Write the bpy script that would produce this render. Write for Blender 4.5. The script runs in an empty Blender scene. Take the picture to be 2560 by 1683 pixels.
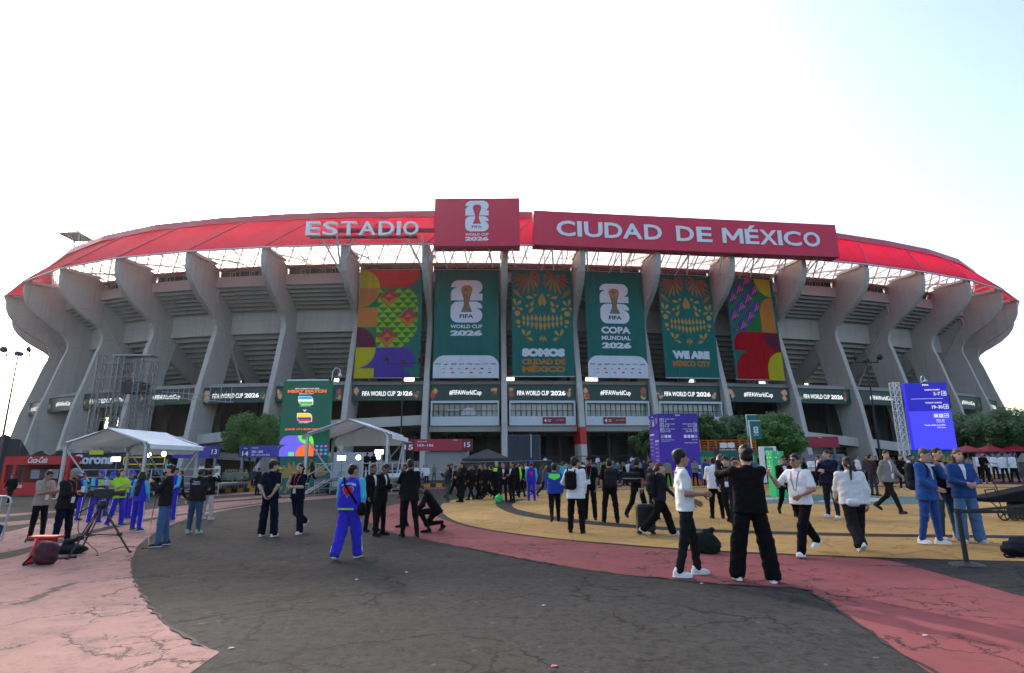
import bpy, bmesh, math, random
import numpy as np
from mathutils import Vector, Matrix
from mathutils.bvhtree import BVHTree
from mathutils.geometry import tessellate_polygon
R_ = math.radians
random.seed(7)
SC = bpy.context.scene
COL = SC.collection
# ---------------------------------------------------------------- camera, sky, sun, exposure
PITCH, ROLL, FPX, CAMH = R_(12.66), R_(-0.4), 1420.0, 1.65
SLOPE = 0.013                      # the plaza rises gently to the right
SUN_AZ, SUN_EL = R_(-27.0), R_(25.1)   # behind the stadium, left of its middle
cam_d = bpy.data.cameras.new('camera'); cam = bpy.data.objects.new('camera', cam_d); COL.objects.link(cam)
CROT = Matrix.Rotation(math.pi/2 + PITCH, 3, 'X') @ Matrix.Rotation(ROLL, 3, 'Z')
cam.matrix_world = Matrix.Translation((0, 0, CAMH)) @ CROT.to_4x4()
cam_d.sensor_width = 36; cam_d.lens = 36*FPX/2560; cam_d.clip_start = 0.1; cam_d.clip_end = 4000
SC.camera = cam
EXPO = 1.55
SC.view_settings.view_transform = 'Standard'; SC.view_settings.look = 'None'
SC.view_settings.exposure = EXPO; SC.view_settings.gamma = 1; SC.view_settings.use_curve_mapping = False
world = bpy.data.worlds.new('World'); SC.world = world; world.use_nodes = True
wn = world.node_tree.nodes; wn.clear()
wo = wn.new('ShaderNodeOutputWorld'); wb = wn.new('ShaderNodeBackground'); wsky = wn.new('ShaderNodeTexSky')
wsky.sky_type = 'NISHITA'; wsky.sun_disc = False; wsky.sun_elevation = SUN_EL; wsky.sun_rotation = SUN_AZ
wsky.air_density = 1.0; wsky.dust_density = 4.0; wsky.ozone_density = 1.0; wsky.altitude = 0
wb.inputs['Strength'].default_value = 0.15
world.node_tree.links.new(wsky.outputs[0], wb.inputs[0]); world.node_tree.links.new(wb.outputs[0], wo.inputs[0])
sun_d = bpy.data.lights.new('sun', 'SUN'); sun = bpy.data.objects.new('sun', sun_d); COL.objects.link(sun)
sun_d.energy = 2.2; sun_d.angle = R_(1.2); sun_d.color = (1.0, 0.90, 0.78)
SUN_DIR = Vector((math.sin(SUN_AZ)*math.cos(SUN_EL), math.cos(SUN_AZ)*math.cos(SUN_EL), math.sin(SUN_EL)))
sun.rotation_euler = (-SUN_DIR).to_track_quat('-Z', 'Y').to_euler()
SC.cycles.max_bounces = 6; SC.cycles.diffuse_bounces = 3; SC.cycles.glossy_bounces = 2
SC.cycles.transmission_bounces = 4; SC.cycles.transparent_max_bounces = 8
SC.cycles.caustics_reflective = False; SC.cycles.caustics_refractive = False
try:
    SC.cycles.use_denoising = True
except Exception: pass

# ---------------------------------------------------------------- projection helpers (photo pixel -> place)
def ray(px, py): return CROT @ Vector(((px-1280)/FPX, -(py-841.5)/FPX, -1.0))
def at(px, py, Y):                       # point of the view ray at distance Y ahead
    d = ray(px, py); return Vector((0, 0, CAMH)) + d*(Y/d.y)
def gz(x): return SLOPE*x                # ground height
def gp(px, py):                          # where the view ray meets the ground
    d = ray(px, py); t = -CAMH/(d.z - SLOPE*d.x)
    return Vector((0, 0, CAMH)) + d*t
# ---------------------------------------------------------------- materials
MATS = {}
def srgb(h):
    if isinstance(h, str):
        h = h.lstrip('#'); c = [int(h[i:i+2], 16)/255 for i in (0, 2, 4)]
        return tuple(x/12.92 if x <= .04045 else ((x+.055)/1.055)**2.4 for x in c)
    return tuple(h)
def newmat(name):
    m = bpy.data.materials.new(name); m.use_nodes = True
    nt = m.node_tree; b = nt.nodes['Principled BSDF']
    return m, nt, b
def add(nt, kind, **kw):
    n = nt.nodes.new(kind)
    for k, v in kw.items():
        if k in n.inputs.keys(): n.inputs[k].default_value = v
        else: setattr(n, k, v)
    return n
def ramp(nt, fac, stops):
    r = nt.nodes.new('ShaderNodeValToRGB'); e = r.color_ramp.elements
    while len(e) > 1: e.remove(e[-1])
    for i, (p, c) in enumerate(stops):
        if not isinstance(c, (tuple, list)): c = (c, c, c)
        el = e[0] if i == 0 else e.new(p)
        el.position = p; el.color = (*c[:3], 1)
    nt.links.new(fac, r.inputs[0]); return r.outputs[0]
def mix(nt, a, b, f, mode='MIX'):
    m = nt.nodes.new('ShaderNodeMix'); m.data_type = 'RGBA'; m.blend_type = mode
    for s, v in ((m.inputs[0], f), (m.inputs[6], a), (m.inputs[7], b)):
        if hasattr(v, 'node'): nt.links.new(v, s)
        else: s.default_value = v if not isinstance(v, (tuple, list)) else (*v[:3], 1)
    return m.outputs[2]
def coords(nt, scale=(1, 1, 1), obj=False):
    tc = nt.nodes.new('ShaderNodeTexCoord') if obj else nt.nodes.new('ShaderNodeNewGeometry')
    mp = nt.nodes.new('ShaderNodeMapping'); mp.inputs['Scale'].default_value = scale
    nt.links.new(tc.outputs['Object' if obj else 'Position'], mp.inputs[0]); return mp.outputs[0]
def noise(nt, vec, scale, detail=4, rough=.55, out='Fac'):
    n = add(nt, 'ShaderNodeTexNoise', Scale=scale, Detail=detail, Roughness=rough)
    nt.links.new(vec, n.inputs['Vector']); return n.outputs[out]
def bump(nt, b, h, strength=.3, dist=.02):
    n = add(nt, 'ShaderNodeBump', Strength=strength, Distance=dist)
    nt.links.new(h, n.inputs['Height']); nt.links.new(n.outputs[0], b.inputs['Normal'])
def paint(color, rough=.6, var=.12, metal=0, bumpy=0, scale=3.0, spec=.4):
    """plain painted or printed surface with slight uneven tone"""
    c = srgb(color); key = ('paint', tuple(round(x, 4) for x in c), rough, var, metal, bumpy, scale, spec)
    if key in MATS: return MATS[key]
    m, nt, b = newmat('paint'); v = coords(nt)
    n = noise(nt, v, scale, 5)
    col = mix(nt, tuple(x*(1-var) for x in c), tuple(min(1, x*(1+var)) for x in c), n)
    nt.links.new(col, b.inputs['Base Color'])
    b.inputs['Roughness'].default_value = rough; b.inputs['Metallic'].default_value = metal
    b.inputs['Specular IOR Level'].default_value = spec
    if bumpy: bump(nt, b, noise(nt, v, scale*8, 3), bumpy, .01)
    MATS[key] = m; return m
def cloth(color, rough=.9):
    c = srgb(color); key = ('cloth', tuple(round(x, 4) for x in c), rough)
    if key in MATS: return MATS[key]
    m, nt, b = newmat('cloth'); v = coords(nt, obj=True)
    n = noise(nt, v, 9, 4); n2 = noise(nt, v, 260, 2)
    col = mix(nt, tuple(x*.8 for x in c), tuple(min(1, x*1.15) for x in c), n)
    nt.links.new(col, b.inputs['Base Color']); b.inputs['Roughness'].default_value = rough
    b.inputs['Specular IOR Level'].default_value = .2 if max(c) > .05 else .08
    try:
        b.inputs['Sheen Weight'].default_value = .1 if max(c) > .05 else 0
    except Exception: pass
    wr = noise(nt, coords(nt, (1, 1, 1.7), obj=True), 13, 3, .5); wr2 = noise(nt, coords(nt, (1.6, 1.6, .7), obj=True), 22, 3, .5)
    bump(nt, b, mix(nt, mix(nt, wr, wr2, .45), n2, .06), .65, .03)
    MATS[key] = m; return m
def emit(color, k=1.0):
    """light-giving screen or lamp; k = brightness in the picture"""
    c = srgb(color); key = ('emit', tuple(round(x, 4) for x in c), k)
    if key in MATS: return MATS[key]
    m, nt, b = newmat('screen')
    b.inputs['Base Color'].default_value = (*(x*.15 for x in c), 1); b.inputs['Roughness'].default_value = .5
    b.inputs['Emission Color'].default_value = (*c, 1); b.inputs['Emission Strength'].default_value = k/2**EXPO
    MATS[key] = m; return m
def concrete(name, base, warm=(1, .98, .95), streak=.35, rough=.85, joints=0):
    m, nt, b = newmat(name)
    v = coords(nt); n1 = noise(nt, v, .25, 6, .6); n2 = noise(nt, v, 3.0, 5, .65)
    vs = coords(nt, (1.3, 1.3, .06)); n3 = noise(nt, vs, 1.0, 5, .6)
    c0 = tuple(base*w for w in warm)
    a = mix(nt, tuple(x*.86 for x in c0), tuple(x*1.12 for x in c0), n1)
    a = mix(nt, a, tuple(x*.62 for x in c0), ramp(nt, n3, [(.50, 0), (.72, streak)]))
    a = mix(nt, a, tuple(x*1.15 for x in c0), ramp(nt, n2, [(.5, 0), (.8, .35)]))
    if joints:                                    # pour joints every couple of metres and a grid of tie holes
        g = nt.nodes.new('ShaderNodeNewGeometry'); sp = nt.nodes.new('ShaderNodeSeparateXYZ'); nt.links.new(g.outputs['Position'], sp.inputs[0])
        mm = add(nt, 'ShaderNodeMath'); mm.operation = 'PINGPONG'; mm.inputs[1].default_value = joints/2; nt.links.new(sp.outputs[2], mm.inputs[0])
        a = mix(nt, a, tuple(x*.55 for x in c0), ramp(nt, mm.outputs[0], [(.0, .75), (.035, .0)]))
        st = noise(nt, coords(nt, (.35, .35, 2.2)), 1.0, 4, .6); a = mix(nt, a, tuple(x*.72 for x in c0), ramp(nt, st, [(.55, 0), (.7, .4)]))
    nt.links.new(a, b.inputs['Base Color']); b.inputs['Roughness'].default_value = rough
    b.inputs['Specular IOR Level'].default_value = .25
    bump(nt, b, n2, .35, .05)
    return m
CONC = concrete('concrete', .46, (1, .935, .855), .5, joints=2.4)
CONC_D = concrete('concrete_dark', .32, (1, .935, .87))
CONC_W = concrete('concrete_parapet', .45, (1, .90, .85), .2)
STEEL = paint((.35, .36, .37), .45, .1, .6)
STEEL_W = paint((.62, .63, .63), .5, .08, .1)
BLACK = paint((.012, .012, .013), .6, .1)
DARK = paint((.03, .032, .035), .7, .15)
WHITE = paint((.78, .78, .78), .55, .04)
# ---------------------------------------------------------------- object helpers
def link(o, parent=None):
    COL.objects.link(o)
    if parent is not None: o.parent = parent
    return o
def tag(o, label=None, cat=None, group=None, kind=None):
    for k, v in (('label', label), ('category', cat), ('group', group), ('kind', kind)):
        if v: o[k] = v
    return o
def empty(name, loc, rz=0, label=None, cat=None, group=None, scale=1):
    o = bpy.data.objects.new(name, None); o.empty_display_size = .2
    o.location = loc; o.rotation_euler = (0, 0, rz); o.scale = (scale,)*3
    link(o); return tag(o, label, cat, group)
class MB:
    def __init__(s): s.v = []; s.f = []
    def poly(s, pts):
        n = len(s.v); s.v += [tuple(p) for p in pts]; s.f.append(tuple(range(n, n+len(pts)))); return s
    def solid(s, ring0, ring1):
        """closed solid between two matching rings"""
        n = len(s.v); k = len(ring0)
        s.v += [tuple(p) for p in ring0] + [tuple(p) for p in ring1]
        s.f.append(tuple(range(n+k-1, n-1, -1))); s.f.append(tuple(range(n+k, n+2*k)))
        for i in range(k):
            j = (i+1) % k; s.f.append((n+i, n+j, n+k+j, n+k+i))
        return s
    def box(s, lo, hi):
        (x0, y0, z0), (x1, y1, z1) = lo, hi
        return s.solid([(x0, y0, z0), (x1, y0, z0), (x1, y1, z0), (x0, y1, z0)], [(x0, y0, z1), (x1, y0, z1), (x1, y1, z1), (x0, y1, z1)])
    def obox(s, c, u, v, w):
        """oriented box, centre c and half-vectors u v w"""
        c, u, v, w = map(Vector, (c, u, v, w))
        return s.solid([c-u-v-w, c+u-v-w, c+u+v-w, c-u+v-w], [c-u-v+w, c+u-v+w, c+u+v+w, c-u+v+w])
    def tube(s, p0, p1, r0, r1=None, n=8):
        p0, p1 = Vector(p0), Vector(p1); r1 = r0 if r1 is None else r1
        d = (p1-p0)
        if d.length < 1e-6: return s
        d.normalize(); a = d.orthogonal().normalized(); b = d.cross(a)
        cs = [(math.cos(2*math.pi*i/n), math.sin(2*math.pi*i/n)) for i in range(n)]
        return s.solid([p0 + (a*c+b*t)*r0 for c, t in cs], [p1 + (a*c+b*t)*r1 for c, t in cs])
    def path(s, pts, r, n=6):
        for a, b in zip(pts[:-1], pts[1:]): s.tube(a, b, r, r, n)
        return s
    def lathe(s, c, prof, n=16, axis=(0, 0, 1)):
        c = Vector(c); d = Vector(axis).normalized(); a = d.orthogonal().normalized(); b = d.cross(a)
        base = len(s.v)
        for r, h in prof:
            for i in range(n):
                t = 2*math.pi*i/n; s.v.append(tuple(c + d*h + (a*math.cos(t)+b*math.sin(t))*max(r, 1e-4)))
        for k in range(len(prof)-1):
            for i in range(n):
                j = (i+1) % n; s.f.append((base+k*n+i, base+k*n+j, base+(k+1)*n+j, base+(k+1)*n+i))
        s.f.append(tuple(base+i for i in reversed(range(n)))); s.f.append(tuple(base+(len(prof)-1)*n+i for i in range(n)))
        return s
    def build(s, name, mat, parent=None, loc=None, smooth=False, bevel=0, label=None, cat=None, group=None, kind=None, rz=0):
        off = Vector(loc) if loc is not None else (parent.location.copy() if parent is not None and parent.type == 'EMPTY' and not parent.get('local') else Vector((0, 0, 0)))
        if parent is not None and parent.type != 'EMPTY': off = Vector(parent.get('origin', (0, 0, 0)))
        me = bpy.data.meshes.new(name); me.from_pydata([tuple(Vector(p)-off) for p in s.v], [], s.f)
        bm = bmesh.new(); bm.from_mesh(me); bmesh.ops.recalc_face_normals(bm, faces=bm.faces[:])
        if bevel: bmesh.ops.bevel(bm, geom=bm.edges[:], offset=bevel, segments=1, affect='EDGES')
        bm.to_mesh(me); bm.free(); me.update()
        if smooth:
            me.shade_smooth()
        o = bpy.data.objects.new(name, me); me.materials.append(mat)
        if parent is None: o.location = off; o['origin'] = tuple(off)
        elif parent.type == 'EMPTY': o['origin'] = tuple(off)
        else: o['origin'] = tuple(off)
        link(o, parent); return tag(o, label, cat, group, kind)
def finish(o):
    """drop helper properties"""
    for k in ('origin', 'local'):
        if k in o: del o[k]
class Frame:
    """flat working frame: O + x*U + y*V, N towards the viewer"""
    def __init__(s, O, U, V=None, N=None):
        s.O = Vector(O); s.U = Vector(U).normalized(); s.V = Vector(V or (0, 0, 1)).normalized()
        s.N = Vector(N).normalized() if N else s.U.cross(s.V).normalized()
    def p(s, x, y, d=0): return s.O + s.U*x + s.V*y + s.N*d
def arc(cx, cy, r, a0, a1, n=10, ry=None):
    ry = r if ry is None else ry
    return [(cx + r*math.cos(R_(a0+(a1-a0)*i/n)), cy + ry*math.sin(R_(a0+(a1-a0)*i/n))) for i in range(n+1)]
def sheet(name, polys, fr, mat, parent=None, d=.02, th=0, **kw):
    """flat print: polygons in frame coordinates, d in front of it; th = thickness"""
    mb = MB()
    for pl in polys:
        if th:
            mb.solid([fr.p(x, y, d) for x, y in pl], [fr.p(x, y, d+th) for x, y in pl])
        else:
            mb.poly([fr.p(x, y, d) for x, y in pl])
    return mb.build(name, mat, parent, **kw)
def rect(x0, y0, x1, y1): return [(x0, y0), (x1, y0), (x1, y1), (x0, y1)]
def rrect(x0, y0, x1, y1, r, n=5):
    return arc(x1-r, y0+r, r, -90, 0, n) + arc(x1-r, y1-r, r, 0, 90, n) + arc(x0+r, y1-r, r, 90, 180, n) + arc(x0+r, y0+r, r, 180, 270, n)
TXT = {}
def text_mesh(s, bold, ex):
    key = (s, bold, ex)
    if key in TXT: return TXT[key]
    cu = bpy.data.curves.new('t', 'FONT'); cu.body = s; cu.size = 1; cu.offset = bold; cu.extrude = ex; cu.resolution_u = 3
    o = bpy.data.objects.new('t', cu); COL.objects.link(o)
    dg = bpy.context.evaluated_depsgraph_get(); me = bpy.data.meshes.new_from_object(o.evaluated_get(dg))
    n = len(me.vertices); a = np.empty(n*3); me.vertices.foreach_get('co', a); a = a.reshape(-1, 3)
    fs = [tuple(p.vertices) for p in me.polygons]
    bpy.data.objects.remove(o); bpy.data.curves.remove(cu); bpy.data.meshes.remove(me)
    TXT[key] = (a, fs); return TXT[key]
def text(name, s, fr, x, y, w, h, mat, parent=None, d=.03, bold=.02, th=0, slant=0, keep=None, **kw):
    """lettering fitted into the box x y w h of a frame (keep='l'/'r'/'c': natural width, aligned)"""
    a, fs = text_mesh(s, bold, .5 if th else 0)
    lo, hi = a.min(0), a.max(0); sx = w/(hi[0]-lo[0]); sy = h/max(hi[1]-lo[1], 1e-6); x0 = x
    if keep:
        if sx > sy*1.0:
            sx = sy; ww = sx*(hi[0]-lo[0]); x0 = x + {'l': 0, 'c': (w-ww)/2, 'r': w-ww}[keep]
    mb = MB()
    mb.v = [tuple(fr.p(x0 + (p[0]-lo[0])*sx + slant*(p[1]-lo[1])*sy, y + (p[1]-lo[1])*sy, d + (p[2]+.5)*th if th else d)) for p in a]
    mb.f = fs
    return mb.build(name, mat, parent, **kw)
# ================================================================ ground and paint
def ground_material():
    m, nt, b = newmat('asphalt'); v = coords(nt)
    big = noise(nt, v, .18, 5, .6); mid = noise(nt, v, 1.6, 6, .7); fine = noise(nt, v, 95, 3, .7)
    vor = add(nt, 'ShaderNodeTexVoronoi', Scale=70.0); nt.links.new(v, vor.inputs['Vector'])
    a = mix(nt, (.020, .0203, .0215), (.041, .0412, .042), ramp(nt, big, [(.3, 0), (.7, 1)]))
    a = mix(nt, a, (.052, .050, .047), ramp(nt, mid, [(.48, 0), (.75, .6)]))
    a = mix(nt, a, (.075, .072, .07), ramp(nt, vor.outputs['Color'], [(.80, 0), (.95, .6)]))
    vo2 = add(nt, 'ShaderNodeTexVoronoi', Scale=22.0); nt.links.new(v, vo2.inputs['Vector'])
    a = mix(nt, a, (.006, .006, .006), ramp(nt, noise(nt, v, 9, 8, .75), [(.46, 0), (.66, .75)]))
    a = mix(nt, a, (.055, .052, .05), ramp(nt, noise(nt, v, 24, 6, .8), [(.54, 0), (.70, .7)]))
    a = mix(nt, a, (.050, .046, .042), ramp(nt, noise(nt, coords(nt, (.35, 1.6, 1)), 1.1, 6, .7), [(.54, 0), (.74, .55)]))
    a = mix(nt, a, (.09, .088, .085), ramp(nt, vo2.outputs['Color'], [(.93, 0), (.97, .7)]))
    cr = cracks(nt, .45, .010, 3.0); cr2 = cracks(nt, 1.5, .008, 9.0)
    gate = ramp(nt, noise(nt, v, .35, 3), [(.46, 0), (.56, 1)])
    c = mix(nt, cr, mix(nt, (0, 0, 0), cr2, gate), 1.0, 'LIGHTEN')
    a = mix(nt, a, (.010, .010, .010), mix(nt, (0, 0, 0), c, .95))
    nt.links.new(a, b.inputs['Base Color'])
    b.inputs['Roughness'].default_value = .95; b.inputs['Specular IOR Level'].default_value = .12
    h = mix(nt, fine, (0, 0, 0), c)
    bump(nt, b, h, .7, .012)
    return m
def cracks(nt, scale, width, seed):
    v = coords(nt); nz = add(nt, 'ShaderNodeTexNoise', Scale=2.3, Detail=8, Roughness=.72)
    mp = nt.nodes.new('ShaderNodeMapping'); mp.inputs['Location'].default_value = (seed, seed*1.7, 0)
    nt.links.new(v, mp.inputs[0]); nt.links.new(mp.outputs[0], nz.inputs['Vector'])
    vm = nt.nodes.new('ShaderNodeVectorMath'); vm.operation = 'MULTIPLY_ADD'
    vm.inputs[1].default_value = (.75, .75, 0); nt.links.new(nz.outputs['Color'], vm.inputs[0]); nt.links.new(mp.outputs[0], vm.inputs[2])
    flat = nt.nodes.new('ShaderNodeVectorMath'); flat.operation = 'MULTIPLY'; flat.inputs[1].default_value = (1, 1, 0)
    nt.links.new(vm.outputs[0], flat.inputs[0])
    vo = add(nt, 'ShaderNodeTexVoronoi', Scale=scale); vo.feature = 'DISTANCE_TO_EDGE'
    nt.links.new(flat.outputs[0], vo.inputs['Vector'])
    gate = noise(nt, mp.outputs[0], .8, 3)
    w = add(nt, 'ShaderNodeMath'); w.operation = 'MULTIPLY'; w.inputs[1].default_value = 1/(width*scale*2.2)
    nt.links.new(vo.outputs['Distance'], w.inputs[0])
    line = ramp(nt, w.outputs[0], [(.55, 1), (1.0, 0)])
    return mix(nt, line, (0, 0, 0), ramp(nt, gate, [(.47, 1), (.51, 0)]))
def road_paint(name, col, wear, crk=.92):
    m, nt, b = newmat(name); v = coords(nt); c = srgb(col)
    big = noise(nt, v, .35, 5, .6); mid = noise(nt, v, 2.5, 6, .7); fine = noise(nt, v, 70, 4, .75)
    st = noise(nt, coords(nt, (.5, 3, 1)), 1.5, 5, .7)
    a = mix(nt, tuple(x*.74 for x in c), tuple(min(1, x*1.18) for x in c), ramp(nt, big, [(.3, 0), (.7, 1)]))
    a = mix(nt, a, tuple(x*.55 for x in c), ramp(nt, mid, [(.5, 0), (.78, .6)]))
    a = mix(nt, a, tuple(min(1, x*1.3+.03) for x in c), ramp(nt, st, [(.55, 0), (.75, .4)]))
    w = mix(nt, mix(nt, fine, noise(nt, v, 18, 8, .8), .6), mid, .35)
    a = mix(nt, a, (.055, .052, .05), ramp(nt, w, [(.60-wear, 0), (.70-wear*.6, .75)]))
    cr = cracks(nt, .6, .007, 1.0); cr2 = cracks(nt, 2.3, .006, 5.0)
    gate = ramp(nt, noise(nt, v, .4, 3), [(.45, 0), (.55, 1)])
    k = mix(nt, cr, mix(nt, (0, 0, 0), cr2, gate), 1.0, 'LIGHTEN')
    a = mix(nt, a, (.016, .014, .014), mix(nt, (0, 0, 0), k, crk))
    nt.links.new(a, b.inputs['Base Color']); b.inputs['Roughness'].default_value = .9
    b.inputs['Specular IOR Level'].default_value = .15
    bump(nt, b, mix(nt, mix(nt, fine, mid, .4), (0, 0, 0), k), .6, .012)
    return m
ASPH = ground_material()
P_RED = road_paint('red_road_paint', (.20, .056, .060), .07)
P_PINK = road_paint('faded_red_road_paint', (.27, .142, .135), .11)
P_YEL = road_paint('yellow_road_paint', (.35, .215, .075), .04, .4)
P_TEAL = road_paint('teal_road_paint', (.08, .15, .135), .0)
P_WHITE = road_paint('white_road_paint', (.34, .34, .32), .05)
P_LINE = road_paint('yellow_kerb_paint', (.50, .30, .03), .05)
mb = MB(); E0 = 900
mb.poly([(-E0, -60, gz(-E0)), (E0, -60, gz(E0)), (E0, E0, gz(E0)), (-E0, E0, gz(-E0))])
tag(mb.build('ground', ASPH), kind='structure')
def spline(pts, n=10, closed=False):
    out = []; N = len(pts); rng = range(N if closed else N-1)
    for i in rng:
        P = [Vector((*pts[(i+k) % N if closed else min(max(i+k, 0), N-1)], 0)) for k in (-1, 0, 1, 2)]
        for j in range(n):
            t = j/n; t2, t3 = t*t, t**3
            q = .5*((2*P[1]) + (P[2]-P[0])*t + (2*P[0]-5*P[1]+4*P[2]-P[3])*t2 + (3*P[1]-P[0]-3*P[2]+P[3])*t3)
            out.append((q.x, q.y))
    if not closed: out.append(pts[-1])
    return out
def gpoly(name, pix, mat, lift, n=0, jitter=.012):
    """painted sheet on the ground from its outline in the photograph"""
    pts = [gp(x, y) for x, y in pix]
    if jitter:
        q = []
        for a, b2 in zip(pts, pts[1:]+pts[:1]):
            L = (b2-a).length; k = max(1, min(40, int(L/.35)))
            for i in range(k):
                p = a.lerp(b2, i/k); s = jitter*min(1.0, 8/max(p.y, 8))
                q.append(p + Vector((random.uniform(-s, s), random.uniform(-s, s), 0)))
        pts = q
    me = bpy.data.meshes.new(name); v = [(p.x, p.y, gz(p.x)+lift) for p in pts]
    tris = tessellate_polygon([[Vector((p[0], p[1], 0)) for p in v]])
    me.from_pydata(v, [], [tuple(t) for t in tris]); bm = bmesh.new(); bm.from_mesh(me); bmesh.ops.recalc_face_normals(bm, faces=bm.faces[:])
    if bm.faces and bm.faces[:][0].normal.z < 0: bmesh.ops.reverse_faces(bm, faces=bm.faces[:])
    bm.to_mesh(me); bm.free()
    o = bpy.data.objects.new(name, me); me.materials.append(mat); link(o); return tag(o, kind='structure')
k = 2560/2380
def ps(l): return [(x*k, y*k) for x, y in l]
# yellow disc and its dark rings, red band, pink band on the left (outlines follow the photograph)
yel_front = spline(ps([(1023, 1180), (1032, 1195), (1060, 1212), (1110, 1226), (1180, 1238), (1300, 1253), (1450, 1266), (1600, 1277), (1760, 1285), (1950, 1293), (2150, 1300), (2460, 1308)]), 8)
yel_back = ps([(2460, 1128), (2300, 1126), (2000, 1125), (1700, 1127), (1450, 1133), (1250, 1141), (1120, 1152), (1050, 1163), (1027, 1172)])
gpoly('yellow_pavement', yel_front + yel_back, P_YEL, .008)
ring = spline(ps([(1150, 1170), (1160, 1181), (1190, 1194), (1250, 1206), (1340, 1217), (1450, 1227), (1600, 1236), (1800, 1243), (2050, 1249), (2460, 1254)]), 8)
ring2 = spline(ps([(2460, 1247), (2050, 1242), (1800, 1236), (1600, 1229), (1450, 1219), (1340, 1208), (1255, 1196), (1205, 1185), (1190, 1176), (1197, 1168)]), 8)
ring3 = ps([(1230, 1160), (1190, 1161), (1160, 1165)])
gpoly('asphalt_ring_marking', ring + ring2 + ring3, ASPH, .012)
thin = ps([(1300, 1143), (1450, 1137.5), (1700, 1132.5), (2000, 1131), (2460, 1134), (2460, 1135.2), (2000, 1132.2), (1700, 1133.7), (1450, 1138.7), (1300, 1144.5)])
gpoly('asphalt_thin_ring_marking', thin, ASPH, .012, jitter=0)
gpoly('teal_pavement', spline(ps([(1690, 1160), (1750, 1153), (1900, 1150), (2050, 1153), (2200, 1160), (2280, 1167), (2150, 1172), (1950, 1174), (1780, 1171)]), 6, True), P_TEAL, .012)
gpoly('white_emblem_marking', spline(ps([(1730, 1160), (1800, 1157), (1830, 1160), (1780, 1163)]), 5, True), P_WHITE, .016)
gpoly('white_emblem_marking', spline(ps([(1960, 1168), (1900, 1166), (1960, 1160), (2020, 1158), (2060, 1162), (2010, 1168)]), 5, True), P_WHITE, .016)
red_in = spline(ps([(1013, 1163), (1000, 1185), (1020, 1203), (1070, 1220), (1130, 1233), (1250, 1250), (1400, 1265), (1560, 1278), (1700, 1286), (1830, 1291), (1960, 1296), (2060, 1303), (2130, 1320), (2250, 1352), (2400, 1393), (2600, 1440)]), 8)
red_out = spline(ps([(2600, 1640), (2330, 1635), (2190, 1580), (2060, 1495), (1960, 1425), (1890, 1382), (1850, 1368), (1700, 1360), (1560, 1347), (1400, 1330), (1250, 1306), (1130, 1283), (1020, 1262), (940, 1245), (880, 1226), (852, 1205), (865, 1190), (910, 1175), (960, 1166)]), 8)
gpoly('red_pavement', red_in + red_out, P_RED, .004)
pink = spline(ps([(-160, 1258), (0, 1240), (120, 1213), (300, 1190), (460, 1172), (640, 1160), (800, 1150), (905, 1143), (985, 1139), (985, 1145), (900, 1150), (760, 1159), (640, 1170), (540, 1184), (440, 1206), (370, 1235), (330, 1262), (311, 1290), (305, 1320), (318, 1362), (360, 1425), (430, 1482), (512, 1517)]), 6)
gpoly('pink_pavement', pink + ps([(410, 1590), (250, 1700), (-600, 1700)]), P_PINK, .004)
dark_band = spline(ps([(-160, 1302), (0, 1286), (100, 1264), (200, 1236), (330, 1208), (460, 1190), (600, 1170), (600, 1172.5), (460, 1193), (330, 1214), (200, 1245), (100, 1276), (0, 1302), (-160, 1325)]), 6)
gpoly('asphalt_band_marking', dark_band, ASPH, .008)
for a in ([(-200, 1202), (0, 1196), (150, 1186), (300, 1174), (300, 1176), (150, 1189), (0, 1202), (-200, 1210)],
          [(-200, 1222), (0, 1215), (150, 1203), (320, 1187), (320, 1190), (150, 1210), (0, 1224), (-200, 1234)],
          [(420, 1152), (600, 1142), (720, 1138), (720, 1141), (600, 1147), (420, 1158)],
          [(430, 1165), (600, 1153), (760, 1146), (760, 1150), (600, 1158), (430, 1171)]):
    gpoly('pink_stripe_marking', ps(a), P_PINK, .004, jitter=0)
gpoly('far_red_pavement', ps([(880, 1128), (1100, 1124), (1400, 1119), (1800, 1114), (2460, 1111), (2460, 1119), (1800, 1122), (1400, 1127), (1100, 1135), (940, 1140)]), P_RED, .004, jitter=0)
def edge_crack(pix, name):
    pts = [gp(x, y) for x, y in pix]; L, Rr = [], []
    dense = []
    for a, b2 in zip(pts[:-1], pts[1:]):
        k_ = max(1, min(30, int((b2-a).length/.12)))
        dense += [a.lerp(b2, i/k_) for i in range(k_)]
    for a, b2 in zip(dense[:-1], dense[1:]):
        n = Vector((-(b2-a).y, (b2-a).x, 0)).normalized(); o = random.uniform(-.03, .03); w_ = random.choice([.004, .01, .018, .03])
        L.append(a+n*(o+w_)); Rr.append(a+n*(o-w_))
    mb = MB()
    for i in range(len(L)-1):
        q = (L[i], L[i+1], Rr[i+1], Rr[i]); mb.poly([(p.x, p.y, gz(p.x)+.0135) for p in q])
    tag(mb.build(name, paint((.008, .008, .008), .95, .2)), kind='structure')
edge_crack(spline(ps([(800, 1150), (640, 1170), (540, 1184), (440, 1206), (370, 1235), (330, 1262), (311, 1290), (305, 1320), (318, 1362), (360, 1425), (430, 1482), (512, 1517)]), 6), 'pink_edge_crack')
edge_crack(spline(ps([(2190, 1580), (2060, 1495), (1960, 1425), (1890, 1382), (1850, 1368), (1700, 1360), (1560, 1347), (1400, 1330), (1250, 1306), (1130, 1283), (1020, 1262), (940, 1245)]), 6), 'red_edge_crack')
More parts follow.
